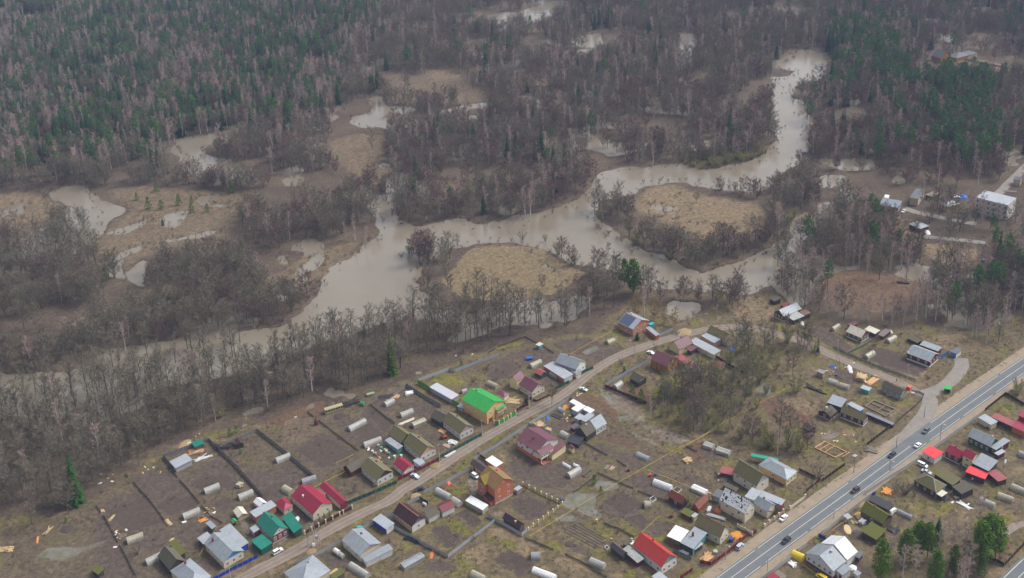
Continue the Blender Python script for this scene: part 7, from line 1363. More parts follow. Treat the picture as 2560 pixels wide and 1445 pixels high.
def shrub(H,Rc,ns=9,nt=26,tw=.035):
    T = MB(); Cn = MB(); r = RG
    for i in range(ns):
        az = 6.283 * i / ns + r.uniform(-.4,.4); e = Vector((math.cos(az),math.sin(az),0)) * Rc * r.uniform(.3,1); p0 = e * .12 + Vector((0,0,-.2)); p1 = e * .55 + Vector((0,0,H * .5)); p2 = e + Vector((0,0,H * r.uniform(.7,1)))
        T.tube([p0,p1,p2],[.07,.045,.012],3,False)
        for k in range(nt):
            t = r.uniform(.2,1) * 2; b = p0.lerp(p1,t) if t < 1 else p1.lerp(p2,t - 1); d = (rv(r) + Vector((0,0,.7)) + e.normalized() * .4).normalized(); twig(Cn,b,b + d * H * r.uniform(.12,.3),tw)
    return T,Cn

KINDS = {}
def kind(key,name,crown_name,mats,builds,label,cat,grp):
    """one species: a few individual shapes; each shape has a trunk mesh, a crown mesh and a joined mesh for the far wood"""
    V = []
    for i,(T,Cn) in enumerate(builds):
        tm = T.mesh(name + '_trunk',mats[0]); cm = Cn.mesh(name + '_' + crown_name,mats[1])
        J = MB(); J.v = T.v + Cn.v; n = len(T.v); J.f = T.f + [tuple(a + n for a in f) for f in Cn.f]; J.m = [0] * len(T.f) + [1] * len(Cn.f)
        V.append((tm,cm,J.mesh(name + '_whole',*mats)))
    KINDS[key] = dict(name=name,crown=crown_name,var=V,label=label,cat=cat,grp=grp)
def bt(**k): return bare_tree(**k)
kind('bare','bare_tree','crown',(BARK,TWIG),[bare_tree(RG.uniform(14,17),RG.uniform(4.2,5.4),.26,19,8,8,.055,.85) for _ in range(5)] + [bare_tree(15,5.0,.26,22,8,7,.055,.75,.2,fork=2)],
     'bare grey-brown tree','tree','bare trees of the flooded riverside wood')
kind('tall','slender_bare_tree','crown',(BARK,TWIG),[bare_tree(RG.uniform(15.5,18.5),RG.uniform(3.4,4.3),.36,17,8,7,.045,.9,.2,1.25,.03) for _ in range(5)],
     'slender dark-trunked bare tree','tree','slender bare trees along the near river bank')
kind('alder','reddish_bare_tree','crown',(BARK,TWIGR),[bare_tree(RG.uniform(12,15),RG.uniform(4.4,5.6),.18,21,8,9,.06,.8) for _ in range(4)],
     'rounded reddish bare alder','tree','reddish alders of the flood plain')
kind('birch','birch_tree','crown',(BIRB,BIRT),[bare_tree(RG.uniform(18,21),RG.uniform(2.3,3.0),.34,20,8,7,.045,1.05,.24,1.0,.03) for _ in range(4)] + [bare_tree(17,3.4,.30,22,8,7,.045,.95,.15,1.0,fork=3)],
     'white-trunked leafless birch','tree','birches standing in the woods')
kind('spruce','spruce_tree','crown',(BARK,SPRN),[spruce(RG.uniform(19,23),RG.uniform(3.3,4.0)) for _ in range(3)],
     'dark conical spruce','tree','spruces of the far mixed forest')
kind('pine','pine_tree','crown',(PINB,PINN),[pine(RG.uniform(19,22),RG.uniform(2.9,3.6),RG.uniform(.42,.52)) for _ in range(3)],
     'green-crowned pine','tree','pines of the woods')
kind('ypine','young_pine','crown',(PINB,YPIN),[bushy(RG.uniform(8,9.5),RG.uniform(2.2,2.7)) for _ in range(3)],'young green pine','tree','young pines on the flood meadow')
kind('shrub','bare_shrub','twigs',(SHRT,SHRT),[shrub(RG.uniform(3,4),RG.uniform(2,2.8)) for _ in range(4)],'bare brown shrub','shrub','bare shrubs of the flood plain')
kind('willow','willow_bush','twigs',(SHRT,WILT),[shrub(RG.uniform(5,6.5),RG.uniform(2.8,3.6),12,46,.05) for _ in range(4)],'olive budding willow bush','shrub','budding willows')
kind('gpine','grove_pine','crown',(PINB,YPIN),[pine(RG.uniform(19,22),RG.uniform(3.9,4.6),RG.uniform(.2,.3),58,40,.55,.2) for _ in range(3)],'full bright green pine','tree','pines of the grove')
def tuft(h,r_,n,up):
    T = MB(); Cn = MB(); T.tube([(0,0,-.1),(0,0,h * .4)],[.02,.01],3,False)
    for i in range(n):
        a = RG.uniform(0,6.28); q = RG.uniform(0,r_); b = Vector((math.cos(a) * q,math.sin(a) * q,-.05)); twig(Cn,b,b + Vector((RG.gauss(0,.35),RG.gauss(0,.35),up)) * h * RG.uniform(.5,1.1),.045)
    return T,Cn
kind('reed','reed_tuft','blades',(REED,REED),[tuft(1.3,1.3,40,1) for _ in range(3)],'dry straw-coloured reed tuft','reeds','reeds'); kind('weed','weed_tuft','stalks',(WEED,WEED),[tuft(.7,1.1,34,.8) for _ in range(3)],'brown weed tuft','weeds','weeds')
kind('larch','larch_tree','crown',(BARK,LART),[bare_tree(15,2.7,.12,36,7,9,.065,.25,.14,.8) for _ in range(2)],'straw-coloured larch','tree','larches behind the banded brick house')

def plant(key,p,s=1.0,label=None,group=None,var=None,rz=None,sz=None,cat=None):
    K = KINDS[key]; tm,cm,_ = K['var'][RG.randrange(len(K['var'])) if var is None else var % len(K['var'])]
    r = thing(K['name'],label or K['label'],cat or K['cat'],p,RG.uniform(0,6.28) if rz is None else rz,group,(s,s,sz or s))
    link('trunk' if K['crown'] == 'crown' else 'stems',tm,r); link(K['crown'],cm,r)
    return r

# ---- single plants one can point at
def one(key,t,bx,by,h,label,wide=1.0,group=None,z=0.0):
    """base point in the survey, height in metres"""
    K = KINDS[key]; v = RG.randrange(len(K['var'])); me = K['var'][v][2]; H0 = max(c.co.z for c in me.vertices); s = h / H0
    return plant(key,at(t,bx,by,z),s * wide,label,group,v,None,s)
_t = one('spruce','F',192,1258,25,'tall dark spruce at the edge of the lower-left wood beside the gardens',1.15)
NSP = plant_mat('near_spruce_needles',[(0.024,0.085,0.016),(0.034,0.105,0.018)])
for c_ in _t.children:
    if c_.name.startswith('crown'): c_.data = c_.data.copy(); c_.data.materials[0] = NSP
_sp = one('spruce','F',981,935,26,'narrow olive-green spruce standing alone in the bare wood by the river',0.8)
for c_ in _sp.children:
    if c_.name.startswith('crown'): c_.data = c_.data.copy(); c_.data.materials[0] = SPRO
one('gpine','F',1583,737,24,'tall pine with two-part green crown on the river bank behind the banded brick house',1.15); one('gpine','F',1562,716,19,'lower pine leaning against the tall pine on the river bank',0.95)
one('spruce','F',172,1048,9,'small dark green spruce among slender trunks at the lower-left river bank',1.3)
one('pine','F',516,915,11,'lone olive pine crown among bare trunks in the river shallows',1.0)
YP = 'young pines on the flood meadow'
for i,(x,y,h) in enumerate([(1370,485,6.5),(1488,575,10),(1615,575,8),(1790,535,9.5),(1918,512,6.5),(1918,608,7.5),(2078,602,7),(1567,400,8),(2420,640,9),(2472,600,8),(2240,330,9),(2310,410,10),(2385,330,9)]):
    one('ypine','C1',x,y,h,'young green pine standing on the brown flood meadow among narrow pools',1.0,YP)
one('spruce','C1',1630,735,7,'small dark spruce at the edge of the white meadow pool',0.9); one('ypine','C1',2412,970,6,'bright round young pine at the foot of thin birch trunks')
one('ypine','C1',1055,1290,9,'bright green pine beside the forked white pool'); one('ypine','C3',880,335,7,'small bright pine above the river bend point'); one('pine','C2',1945,1330,15,'pine with light green crown on the brown clearing between birches')
one('spruce','C2',895,1235,9,'small dark spruce between flooded thickets north of the river'); one('ypine','C2',815,885,5,'little light green pine on the open brown flat')
for i,(x,y,h,l) in enumerate([(1120,1310,15,'leftmost straw-coloured larch behind the banded brick house'),(1265,1345,16,'tallest straw-coloured larch right of the thin birch'),(1350,1375,12,'low straw-coloured larch near the concrete pole'),(1425,1395,12,'straw-coloured larch nearest the grey side fence')]):
    one('larch','C4',x,y,h,l,1.0,'larches behind the banded brick house')
one('birch','C4',1185,1315,20,'thin birch rising between the straw-coloured larches')
for x,y,h,l in [(2265,690,27,'tall multi-stemmed birch on the right tip of the round island'),(2240,660,24,'pale birch left of the tall birch on the round island tip'),(235,500,22,'left of two white birches on the far river bank'),(275,515,22,'right of two white birches on the far river bank'),(1255,108,20,'pair of white birch stems on the wooded far bank'),(2475,1120,24,'leaning white birch right of the flooded channel')]:
    one('birch','C4',x,y,h,l,1.0)
one('birch','C5',332,880,19,'white birch fork on the dark lower-left bank'); one('birch','C5',1255,700,18,'leaning thin white birch on the lower-left bank'); one('birch','C3',1105,480,17,'pale birch on the wooded point at the river bend')
one('birch','D4',1400,1020,14,'single pale bare birch in the wet hollow by the plum fence')
one('bare','C4',850,600,14,'dark bare tree standing in the river left of the round island'); one('bare','C4',970,620,14,'bare tree in the river beside the round island shore')
one('bare','C4',1350,510,9,'spreading bare tree on the round island meadow'); one('bare','C4',1600,415,11,'small group tree at the top of the round island'); one('alder','C4',900,795,7,'half-drowned bare bush in mid river'); one('shrub','C4',780,770,3,'low drowned shrub left of the half-drowned bush')
one('shrub','C4',210,700,6,'bare shrub standing in the river below the far bank'); one('willow','C4',395,715,6,'greenish willow standing in the river beside the meadow'); one('willow','C4',500,815,10,'large greenish willow at the upper edge of the meadow'); one('willow','C4',630,900,9,'second greenish willow on the meadow shore'); one('shrub','C4',280,810,4,'small bare bush on the meadow above the thin pool')
one('alder','C4',370,1100,11,'dark bare tree clump on the meadow edge by the pools')
one('bare','A5',1850,935,14,'dark bare tree standing on the verge of the dirt street',0.8); one('spruce','A8',618,545,5,'round dark spruce at the corner of the banded brick house',2.0)
for x,y,h,l in [(545,1330,8,'broad bright pine by the ruined cottage'),(672,1385,7.5,'bright pine at the plum fence right of the broad pine'),(940,1340,7.5,'bright green pine alone in the log house garden'),(1225,1250,4.5,'slim thuja in the log house garden'),(1315,1100,3.5,'left of two small thujas below the log house'),(1350,1105,3.5,'right of two small thujas below the log house'),(440,990,4,'small bright pine outside the grey fence')]:
    one('ypine','A8',x,y,h,l,0.55 if 'thuja' in l else 1.0)
for x,l in [(1142,'left'),(1206,'middle'),(1278,'right')]: one('ypine','A2',x,690 - (x - 1142) * .58,3.6,f'{l} thuja of the three before the crimson-roofed house',0.6,'thujas before the crimson-roofed house')
one('ypine','A7',1118,165,5,'bright young pine in the flooded garden corner'); one('ypine','A7',1210,300,4.2,'bright young pine under the yellow gas pipe'); one('ypine','D4',1185,625,3,'small pine on the grassy strip by the dirt street')
one('ypine','D1',800,410,4.2,'left of two small pines above the grey garden fence'); one('ypine','D1',850,385,4.2,'right of two small pines above the grey garden fence'); one('ypine','D1',878,540,3,'tiny pine inside the fenced grass garden'); one('ypine','C6',590,950,3,'tiny round pine on the lower-left garden grass'); one('willow','C6',470,810,5,'olive bush left of the tall dark spruce')
one('ypine','A5',620,420,4,'small bright pine behind the grey-white fence')
for x,y,h,l,k in [(1500,690,17,'bare tree at the left corner of the white block','bare'),(1600,740,20,'first birch before the white block','birch'),(1720,720,18,'dark bare tree before the white block front','tall'),(1830,740,20,'birch before the middle of the white block','birch'),(1940,730,18,'bare tree at the right front of the white block','bare'),(2060,640,17,'bare tree right of the white block','bare'),(2130,600,18,'birch right of the white block','birch'),(1760,800,14,'bright round pine before the white block','pine'),(1280,620,15,'bare tree by the white boat cover','bare'),(1020,560,15,'reddish tree between the clinic roofs','alder'),(1000,420,16,'reddish tree left of the blue-grey hip roof','alder'),(1010,200,22,'tall birch behind the clinic yard','birch'),(60,470,18,'birch left of the blue-grey clinic garage','birch'),(700,800,15,'bare tree below the grey hip roof','bare'),(420,660,16,'birch below the blue-grey clinic garage','birch')]: one(k,'B8',x,y,h,l,1.0)
# bottom-right grove
for k,x,y,h,l,w in [('gpine',215,1545,22,'left pine of the grove by the railway corner',0.85),('gpine',560,1270,17,'dark pine behind the birches next to the mossy shed',1.1),('gpine',730,1150,17,'broad pine of the middle of the grove',1.15),('gpine',860,1170,17,'pine in the grove just left of the pink birch',1.0),('spruce',1000,930,11,'small dark spruce at the back of the grove',1.4),('gpine',970,1560,17,'lower pine in the grove between two birches',1.0),
                         ('gpine',1210,1460,16,'slim dark pine beside the white birch in the grove',0.7),('gpine',1560,1330,23,'huge bright pine at the right of the grove',1.1),('gpine',1680,1200,22,'tallest broad pine by the white greenhouse',1.25),('gpine',1790,1150,18,'right-hand pine by the sandy track',1.15),('ypine',1320,1400,6,'young pine under the big pine of the grove',1.0),('ypine',1590,1420,8,'young bright pine at the brown fence',1.0)]:
    one(k,'B5',x,y,h,l,w)
for x,y,h,l in [(345,1240,15,'pale birch between the left pine and the mossy shed'),(520,1430,15,'forked grey birch at the bottom of the grove'),(680,1480,17,'many-stemmed birch at the bottom middle of the grove'),(1010,1160,13,'pinkish birch top at the back of the grove'),(1230,1170,18,'tall white birch with pinkish crown in the grove'),(1370,1320,14,'leaning pale birch under the big pine')]:
    one('birch','B5',x,y,h,l,1.3)
for t,x,y,h,l,k in [('B6',265,560,11,'round olive willow tree at the edge of the thicket','willow'),('D7',450,790,7,'yellow-green round bush below the log house garden','willow'),('D7',510,690,8,'olive willow by the plum-roofed shed','willow'),('D7',905,600,8,'greenish willow above the round willow tree','willow'),('D7',570,900,7,'small olive tree in the middle of the thicket','willow'),('D7',460,930,6,'grey-green bush in the lower thicket','willow'),
                         ('D7',855,1110,9,'olive willow with thin birch stem by the teal canopy','willow'),('D7',990,1120,9,'second olive willow behind the teal canopy','willow'),('D7',1060,1150,8,'lower olive willow by the ruined foundation','willow'),('D7',915,1165,15,'thin white birch between the olive willows','birch'),('D7',722,1010,4,'small yellow-green bush in the thicket','willow'),('D7',1120,540,12,'thin birch pair beside the dirt street bend','birch'),('D7',1095,530,12,'white birch left of the street bend pair','birch'),
                         ('D7',1050,420,15,'dark leafless tree on the bend of the street','tall'),('D7',1185,480,8,'dark young conifer on the street bend','spruce'),('D7',655,640,12,'spreading bare tree behind the log house sheds','bare'),('D7',830,680,11,'bare tree above the wet patch in the thicket','bare'),
                         ('D5',950,420,5,'bare apple tree with whitewashed trunk by the yellow pipe','bare'),('D5',1190,790,7,'olive-green bare tree between the two red sheds','willow'),('D5',1960,860,5,'bare bush at the pillared cream fence','shrub'),('D6',420,720,6,'bare bush behind the dark wall','shrub'),('D6',540,300,6,'wide bare shrub beside the brown log house','shrub'),('D6',1060,830,5,'bare orchard bush by the mossy house','shrub'),('D6',1130,850,4,'second bare orchard bush by the mossy house','shrub'),
                         ('B7',1590,720,7,'dark bare bush at the teal fence corner','alder'),('D7',1920,660,5,'brown bush at the end of the teal fence','shrub'),('A3',250,1370,5,'grey bare orchard tree behind the green fence','bare'),('A3',120,1320,5,'second grey orchard tree behind the green fence','bare'),('A2',1640,260,5,'third bare orchard tree by the crimson garage','bare'),('A8',410,880,4,'purple-brown bush by the street ditch','shrub'),('A8',870,660,3,'dark red bush beside the street','shrub'),
                         ('A5',790,620,4,'bare bush on the grass behind the grey fence','shrub'),('A5',960,460,4,'small bare tree in the fenced tilled garden','shrub'),('A1',560,1120,4,'grey bush beside the lower white greenhouse','shrub'),('B5',560,300,5,'wide bare bush behind the orange timber pile','shrub'),('B5',440,260,5,'bare bush by the concrete fence','shrub'),('B5',870,1010,4,'bush at the back of the grove','shrub'),('D7',1560,460,6,'bare thicket bush by the cream-roofed house','alder'),('D7',2520,740,8,'olive bare tree by the brown garden fence','willow'),('D6',1880,110,6,'olive-brown bush at the top right garden','willow')]:
    one(k,t,x,y,h,l,1.0)

# ---- woods: scattered by zone; the largest 300 of a kind as things, the rest as one stuff object per kind
ZONES = [  # polygon, spacing, mix, zone phrase
    (FP('F',[(-900,-260),(1000,-260),(960,40),(900,110),(862,200),(850,262),(780,300),(700,322),(600,318),(520,330),(440,348),(430,395),(400,430),(200,442),(110,440),(0,462),(-900,470)]),5.9,
     dict(spruce=.17,pine=.17,bare=.30,alder=.10,birch=.26),'in the far mixed forest'),
    (FP('F',[(-900,945),(0,950),(160,940),(230,925),(290,890),(430,872),(560,850),(610,850),(600,900),(540,944),(420,958),(280,990),(90,1035),(0,1038),(-900,1050)]),8.6,dict(tall=.9,shrub=.1),'in the near river shallows'),
    (FP('F',[(960,-260),(2100,-260),(2110,40),(2090,130),(1990,118),(1930,160),(1925,240),(1926,290),(1945,350),(1910,392),(1840,402),(1740,415),(1600,410),(1510,428),(1460,480),(1410,512),(1320,540),(1240,552),(1150,545),(1050,560),(980,556),(880,500),(760,480),(640,500),(640,440),(560,400),(470,392),(450,340),(620,312),(720,322),(800,300),(862,262),(870,200),(900,110)]),7.0,
     dict(bare=.50,alder=.26,birch=.17,shrub=.05,pine=.012,spruce=.008),'in the wood north of the river'),
    (FP('F',[(2110,-260),(3500,-260),(3500,300),(2720,400),(2560,460),(2440,470),(2260,460),(2180,470),(2120,440),(2060,420),(2025,400),(2030,330),(2015,298),(2040,262),(1990,240),(2050,202),(2085,176),(2095,140)]),6.8,
     dict(alder=.40,bare=.27,birch=.19,pine=.085,spruce=.055),'in the wood on the right bank'),
    (FP('F',[(2060,110),(2130,70),(2230,80),(2280,190),(2440,200),(2500,260),(2400,300),(2300,250),(2180,220),(2080,190)]),7.5,dict(pine=.55,spruce=.3,birch=.15),'in the pine patch below the far lodge'),
    (FP('F',[(2330,310),(2450,290),(2510,330),(2490,420),(2400,440),(2340,380)]),8,dict(pine=.85,spruce=.15),'in the pine patch above the clinic'),
    (FP('F',[(640,470),(880,500),(930,540),(945,600),(905,604),(850,602),(800,594),(735,602),(690,640),(650,620),(600,560),(640,500),(590,480),(500,474),(450,452),(640,460)]),6.2,dict(bare=.6,alder=.15,birch=.17,shrub=.08),'in the thicket north of the river bend'),
    (FP('F',[(-900,600),(0,590),(80,600),(95,645),(180,645),(240,640),(270,690),(350,715),(420,660),(480,640),(600,650),(660,690),(700,750),(780,730),(770,765),(740,788),(700,810),(600,822),(500,842),(430,852),(275,868),(220,912),(100,925),(-900,950)]),6.2,
     dict(bare=.70,alder=.16,birch=.03,willow=.03,shrub=.08),'in the dark wood on the lower-left bank'),
    (FP('F',[(-900,455),(110,440),(400,432),(470,440),(640,460),(600,476),(430,470),(300,462),(120,482),(-900,492)]),6,dict(bare=.45,shrub=.4,birch=.05,alder=.1),'along the edge of the flood meadow'),
    (FP('F',[(120,540),(160,560),(220,560),(255,590),(240,620),(200,640),(90,640),(85,600)]),7,dict(bare=.7,shrub=.3),'standing in the left flood pool'),
    (FP('F',[(-900,1050),(0,1028),(90,1024),(280,978),(420,948),(540,934),(640,915),(760,862),(880,836),(1000,800),(1080,775),(1180,775),(1300,790),(1440,770),(1470,745),(1540,740),(1530,790),(1440,815),(1260,845),(1140,880),(1020,890),(960,905),(860,960),(640,1010),(480,1040),(300,1070),(-900,1130)]),6.3,
     dict(tall=.80,bare=.06,shrub=.08,birch=.06),'along the near river bank'),
    (FP('F',[(-900,1120),(300,1060),(640,1000),(860,950),(1010,895),(1030,935),(940,960),(830,990),(780,985),(700,1030),(600,1060),(500,1070),(420,1110),(400,1150),(260,1205),(200,1240),(160,1270),(0,1285),(-900,1300)]),5.6,
     dict(bare=.34,tall=.33,shrub=.25,birch=.05,willow=.03),'in the wood behind the gardens'),
    (FP('F',[(-900,1280),(0,1280),(150,1262),(230,1240),(235,1270),(120,1300),(60,1330),(-900,1400)]),8,dict(bare=.4,shrub=.5,birch=.1),'at the edge of the lower-left garden'),
    (FP('F',[(1000,640),(1060,612),(1090,640),(1070,680),(1040,690),(1005,678)]),4.0,dict(willow=.25,shrub=.5,alder=.25),'on the drowned left tip of the meadow island'),
    (FP('F',[(1090,640),(1150,625),(1170,690),(1220,745),(1320,755),(1400,735),(1330,770),(1150,772),(1080,755),(1050,720)]),8.5,dict(bare=.45,tall=.4,shrub=.15),'around the lower side of the meadow island'),
    (FP('F',[(1395,645),(1480,668),(1560,700),(1620,730),(1700,745),(1830,735),(1900,735),(1880,775),(1760,770),(1640,750),(1560,745),(1480,770),(1440,750),(1480,715)]),7.2,dict(bare=.45,alder=.3,shrub=.2,willow=.05),'between the meadow island and the village'),
    (FP('F',[(1485,520),(1555,505),(1575,560),(1640,600),(1740,620),(1820,615),(1890,600),(1935,560),(1950,590),(1890,632),(1820,655),(1752,676),(1690,655),(1615,625),(1525,590),(1480,570)]),6.0,dict(bare=.42,alder=.22,willow=.14,shrub=.22),'along the lower shore of the round island'),
    (FP('F',[(1720,452),(1770,462),(1900,478),(1960,450),(2010,420),(2080,470),(1995,525),(1975,570),(1940,590),(1930,540),(1915,500),(1770,486)]),7.5,dict(bare=.5,willow=.25,alder=.15,birch=.1),'along the upper shore of the round island'),
    (FP('F',[(1700,428),(1790,420),(1900,395),(1925,372),(1900,362),(1780,380),(1700,400)]),4.6,dict(willow=.85,shrub=.15),'on the olive willow shore of the far bank'),
    (FP('F',[(2000,470),(2100,500),(2200,560),(2260,610),(2330,640),(2420,680),(2500,640),(2700,640),(3400,620),(3400,780),(2560,780),(2440,820),(2300,812),(2200,822),(2060,795),(1980,760),(1940,728),(1985,670),(2040,570),(2010,540)]),6.0,
     dict(birch=.38,bare=.34,alder=.12,shrub=.13,pine=.03),'in the wood right of the village'),
    (FP('F',[(2470,625),(2530,610),(2700,590),(2700,760),(2560,720),(2500,690)]),9,dict(pine=.45,spruce=.35,birch=.2),'in the dark pines at the right edge'),
    (FP('F',[(1935,640),(1960,590),(2000,540),(2060,530),(2130,510),(2150,540),(2080,580),(2020,640),(1980,700),(1930,720)]),11,dict(bare=.5,birch=.2,shrub=.3),'drowned in the right channel'),
    (FP('F',[(2160,560),(2240,600),(2330,600),(2420,600),(2470,560),(2420,540),(2340,520),(2200,540)]),8.5,dict(bare=.6,birch=.4),'around the clinic buildings'),
    (FP('F',[(2400,860),(2560,760),(2700,700),(2700,790),(2560,830),(2480,862)]),6,dict(birch=.4,bare=.4,shrub=.2),'beside the highway at the right edge'),
    (FP('F',[(1645,975),(1760,955),(1850,870),(2010,850),(2050,885),(2010,920),(1985,985),(1890,985),(1900,1060),(1980,1080),(2030,1130),(1930,1140),(1830,1090),(1720,1085),(1620,1030)]),4.9,dict(shrub=.42,bare=.18,willow=.36,alder=.04),'in the thicket inside the village'),
    (FP('F',[(1830,835),(1960,850),(2040,880),(2060,920),(1980,960),(1900,900),(1800,870)]),8,dict(shrub=.5,bare=.3,willow=.2),'in the scrub below the street bend'),
    (FP('F',[(2230,1400),(2300,1340),(2380,1310),(2450,1330),(2430,1420),(2400,1520),(2250,1540)]),6.5,dict(birch=.8,shrub=.2),'in the grove by the railway corner'),
    (FP('F',[(1040,870),(1250,860),(1350,845),(1330,870),(1150,905)]),9,dict(shrub=.8,tall=.2),'on the bank behind the green-roofed house'),
]
cells = {k: [] for k in KINDS}
wr = np.random.RandomState(21)
for poly,sp,mix,phrase in ZONES:
    b = np.array(poly); cx = [at('F',float(np.clip(x,-900,3400)),float(y)) for x,y in poly]
    x0,x1 = min(c.x for c in cx),max(c.x for c in cx); y0,y1 = min(c.y for c in cx),max(c.y for c in cx)
    gx,gy = np.meshgrid(np.arange(x0,x1,sp),np.arange(y0,y1,sp)); gx = gx.ravel() + wr.uniform(-.48,.48,gx.size) * sp; gy = gy.ravel() + wr.uniform(-.48,.48,gy.size) * sp
    px,py = topix(gx,gy); ok = inpoly(px,py,poly)
    for q in OPENW[:3]: ok &= ~inpoly(px,py,q) if 'near river' not in phrase and 'drowned' not in phrase and 'between' not in phrase else np.ones(ok.shape,bool)
    if 'near river bank' in phrase: ok &= ~(inpoly(px,py,OPENW[0]) & (fbm(gx / 15,gy / 15,2) > .52))
    if 'flood pool' not in phrase:
        for q in OPENW[3:]: ok &= ~inpoly(px,py,q)
    for q,s_,g_ in MEADOW:
        ok &= ~(inpoly(px,py,q) & (wr.rand(px.size) > .03))
    for q in NOTREE: ok &= ~(inpoly(px,py,q) & (wr.rand(px.size) > (.55 if 'clinic' in phrase else .12)))
    dens = fbm(gx / 34,gy / 34,3); ok &= dens > (.22 if 'near river' in phrase or 'gardens' in phrase or 'village' in phrase else .40 if 'north of' in phrase or 'right bank' in phrase else .33)
    gx,gy,px,py = gx[ok],gy[ok],px[ok],py[ok]
    ks = list(mix); cum = np.cumsum([mix[k] for k in ks]); nz = np.clip((fbm(gx / 34 + 7,gy / 34,3) - .5) * 2.2 + wr.rand(gx.size),0,.999) if 'mixed' in phrase else np.clip(.5 * ((fbm(gx / 22 + 90,gy / 22,2) - .5) * 3 + .5) + .5 * wr.rand(gx.size),0,.999)
    nz = np.where(wr.rand(gx.size) < .5,wr.rand(gx.size),nz)
    ii = np.searchsorted(cum / cum[-1],nz)
    for i in range(gx.size):
        k = ks[min(ii[i],len(ks) - 1)]; s = float(np.clip(wr.normal(1,.16),.6,1.4)); cells[k].append((float(gx[i]),float(gy[i]),s,float(px[i]),float(py[i]),phrase))

# ragged banks, meadow reeds and garden weeds: ground cover nobody could count
for q in OPENW:
    big = q is OPENW[0]; w_ = [at('F',float(np.clip(x,-600,3000)),y) for x,y in q]
    for i in range(len(w_)):
        a,b = w_[i],w_[(i + 1) % len(w_)]; n = int((b - a).length / (2.6 if big else 4.5))
        for j in range(n):
            p = a.lerp(b,(j + wr.rand()) / n); sp_ = 3.2 if big else 1.6; x,y = p.x + wr.normal(0,sp_),p.y + wr.normal(0,sp_ * 1.3); k = 'reed' if wr.rand() < .45 else 'shrub'
            cells[k + '_bank'] = cells.get(k + '_bank',[]); cells[k + '_bank'].append((x,y,wr.uniform(.35,.95),0,0,''))
def cover(key,polys,sp,s0,s1,thr,avoid=()):
    for q in polys:
        w_ = [at('F',float(np.clip(x,-300,2900)),float(np.clip(y,0,1700))) for x,y in q]; gx,gy = np.meshgrid(np.arange(min(p.x for p in w_),max(p.x for p in w_),sp),np.arange(min(p.y for p in w_),max(p.y for p in w_),sp)); gx = gx.ravel() + wr.uniform(-.5,.5,gx.size) * sp; gy = gy.ravel() + wr.uniform(-.5,.5,gy.size) * sp
        px,py = topix(gx,gy); ok = inpoly(px,py,q) & (px > -250) & (px < 2820) & (py < 1620) & (fbm(gx / 12,gy / 12,3) > thr)
        for a in avoid:
            A_ = np.array([(p.x,p.y) for p in a[0][::2]]); ok &= ((gx[:,None] - A_[None,:,0]) ** 2 + (gy[:,None] - A_[None,:,1]) ** 2).min(1) > a[1] ** 2
        cells.setdefault(key,[]); cells[key] += [(float(x),float(y),float(wr.uniform(s0,s1)),0,0,'') for x,y in zip(gx[ok],gy[ok])]
cover('reed_bank',[m[0] for m in MEADOW],3.4,.3,.85,.44)
cover('weed_bank',[VILLAGE],2.3,.4,1.2,.47,((hw,8),(st,4.2),(lane,5),(lane2,4.5))); cover('shrub_bank',[VILLAGE],9,.25,.6,.46,((hw,11),(st,5),(lane,6),(lane2,5)))
SO = [p for l,w,p in SOFT if l == 'soil' and w > .7]; c_ = np.array([c[:2] for c in cells['weed_bank']]); px,py = topix(c_[:,0],c_[:,1]); ok = np.zeros(len(c_),bool)
for p in SO: ok |= inpoly(px,py,p)
cells['weed_bank'] = [c for c,o_ in zip(cells['weed_bank'],ok) if not o_]
for k in ('reed','weed'): cells.pop(k,None)
def scatter_nodes():
    g = bpy.data.node_groups.new('far_plants','GeometryNodeTree'); g.interface.new_socket('Geometry',in_out='INPUT',socket_type='NodeSocketGeometry'); g.interface.new_socket('Plants',in_out='INPUT',socket_type='NodeSocketCollection')
    g.interface.new_socket('Geometry',in_out='OUTPUT',socket_type='NodeSocketGeometry'); N = g.nodes; i = N.new('NodeGroupInput'); o = N.new('NodeGroupOutput'); c = N.new('GeometryNodeCollectionInfo'); p = N.new('GeometryNodeInstanceOnPoints')
    c.inputs['Separate Children'].default_value = True; c.inputs['Reset Children'].default_value = True; p.inputs['Pick Instance'].default_value = True
    g.links.new(i.outputs[0],p.inputs['Points']); g.links.new(i.outputs[1],c.inputs[0]); g.links.new(c.outputs[0],p.inputs['Instance'])
    for nm,ty,so in (('pick','INT','Instance Index'),('turn','FLOAT_VECTOR','Rotation'),('size','FLOAT_VECTOR','Scale')):
        a = N.new('GeometryNodeInputNamedAttribute'); a.data_type = ty; a.inputs[0].default_value = nm; g.links.new(a.outputs[0],p.inputs[so])
    g.links.new(p.outputs[0],o.inputs[0]); return g
NG = scatter_nodes()
MASS = dict(bare='bare_woodland',tall='slender_bare_woodland',alder='reddish_alder_woodland',birch='birch_woodland',spruce='spruce_forest',pine='pine_forest',shrub='bare_undergrowth',willow='willow_scrub',ypine='young_pine_growth',larch='larch_growth')
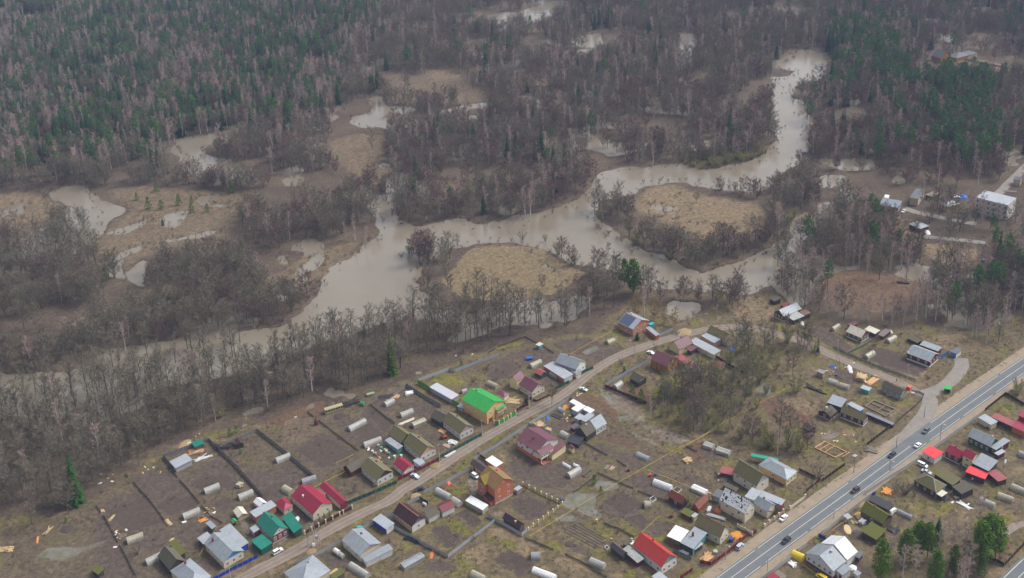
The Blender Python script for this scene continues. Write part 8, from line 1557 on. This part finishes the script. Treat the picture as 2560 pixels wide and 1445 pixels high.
LM = [(981,890,'the narrow olive-green spruce'),(192,1200,'the tall dark spruce'),(172,1030,'the small spruce on the lower-left bank'),(516,890,'the lone olive pine crown'),(830,1010,'the derelict bus'),(480,1110,'the wood-edge yard'),(700,1030,'the white notice board'),(1270,680,'the meadow island'),
      (1750,540,'the round island'),(1580,690,'the two-part river pine'),(1590,790,'the banded brick house'),(1110,920,'the bright green fence'),(1975,770,'the dark log house'),(2140,820,'the cream-roofed house'),(2300,870,'the wine-red house'),(2190,730,'the bracken field'),(2490,520,'the white three-storey block'),(2230,500,'the clinic garage'),
      (2370,140,'the far golden lodge'),(2420,360,'the pine patch above the clinic'),(1960,300,'the narrow upper river'),(1800,400,'the olive willow shore'),(1370,500,'the far river bank bend'),(1140,470,'the brown clearing'),(950,280,'the white cross-shaped pool'),(880,390,'the open brown flat'),(430,520,'the young-pine meadow'),(180,540,'the left flood pool'),
      (320,670,'the forked white pool'),(760,660,'the river bend point'),(490,350,'the brown creek'),(1300,40,'the topmost pool'),(1715,115,'the upper white pool'),(1090,220,'the far brown glade'),(75,880,'the white birch fork'),(1760,990,'the yellow-green round bush'),(1990,960,'the round olive willow tree'),(1870,1110,'the teal canopy'),(2030,1060,'the collapsed black shed'),
      (1950,860,'the street bend'),(1050,650,'the drowned island tip'),(2120,170,'the far pine ridge'),(2540,870,'the top-right highway edge'),(1730,760,'the pond behind the larches'),(2480,650,'the dark pines at the right edge'),(640,480,'the thicket pool'),(100,1300,'the lower-left puddle'),(300,300,'the far mixed forest front')]
def place(px,py,s):
    d,d2 = sorted(LM,key=lambda l: (l[0] - px) ** 2 + (2 * (l[1] - py)) ** 2)[:2]; dx,dy = px - d[0],2 * (py - d[1])
    side = ('right of ' if dx > 0 else 'left of ') if abs(dx) > abs(dy) else ('below ' if dy > 0 else 'above ')
    return ('small ' if s < .92 else 'large ' if s > 1.1 else ''),side + d[2],d2[2]
N_TREES = {}
MASS.update(reed_bank='reed_tufts',shrub_bank='bank_undergrowth',weed_bank='weed_tufts')
for k,L_ in cells.items():
    if not L_: continue
    bank = k.endswith('_bank'); k = k.replace('_bank','')
    infr = [] if bank else [c for c in L_ if -20 < c[3] < 2580 and 10 < c[4] < 1480]; infr.sort(key=lambda c: c[1]); head = infr[:290]; hs_ = set(id(c) for c in head); rest = [c for c in L_ if id(c) not in hs_]
    mk = MASS[k + '_bank'] if bank else MASS[k]; N_TREES[mk] = (len(head),len(rest))
    for x,y,s,px,py,ph in head:
        KK = KINDS[k]; a_,b_,e_ = place(px,py,s); lb = f"{a_}{KK['label']} {b_}"; l2 = f"{lb}, towards {e_}"; lb = l2 if len(l2.replace('-',' ').split()) <= 16 else lb; plant(k,(x,y,-.3),s,lb,KK['grp'])
    if rest:
        src = bpy.data.collections.new(mk + '_shapes')
        for i,v in enumerate(KINDS[k]['var']): src.objects.link(bpy.data.objects.new(f"{KINDS[k]['name']}_shape",v[2]))
        me = bpy.data.meshes.new(mk); n = len(rest); me.vertices.add(n); me.vertices.foreach_set('co',np.array([(c[0],c[1],-.02 if bank else -.3) for c in rest],np.float32).ravel())
        a = me.attributes.new('pick','INT','POINT'); a.data.foreach_set('value',wr.randint(0,len(KINDS[k]['var']),n).astype(np.int32))
        a = me.attributes.new('turn','FLOAT_VECTOR','POINT'); a.data.foreach_set('vector',np.stack([wr.normal(0,.03,n),wr.normal(0,.03,n),wr.uniform(0,6.28,n)],1).astype(np.float32).ravel())
        sz = np.array([c[2] for c in rest]); a = me.attributes.new('size','FLOAT_VECTOR','POINT'); a.data.foreach_set('vector',np.stack([sz * wr.uniform(.85,1.15,n),sz * wr.uniform(.85,1.15,n),sz],1).astype(np.float32).ravel())
        o = stuff(link(mk,me)); md = o.modifiers.new('plants','NODES'); md.node_group = NG; md[[s.identifier for s in NG.interface.items_tree if s.name == 'Plants'][0]] = src
print('TREES',N_TREES)
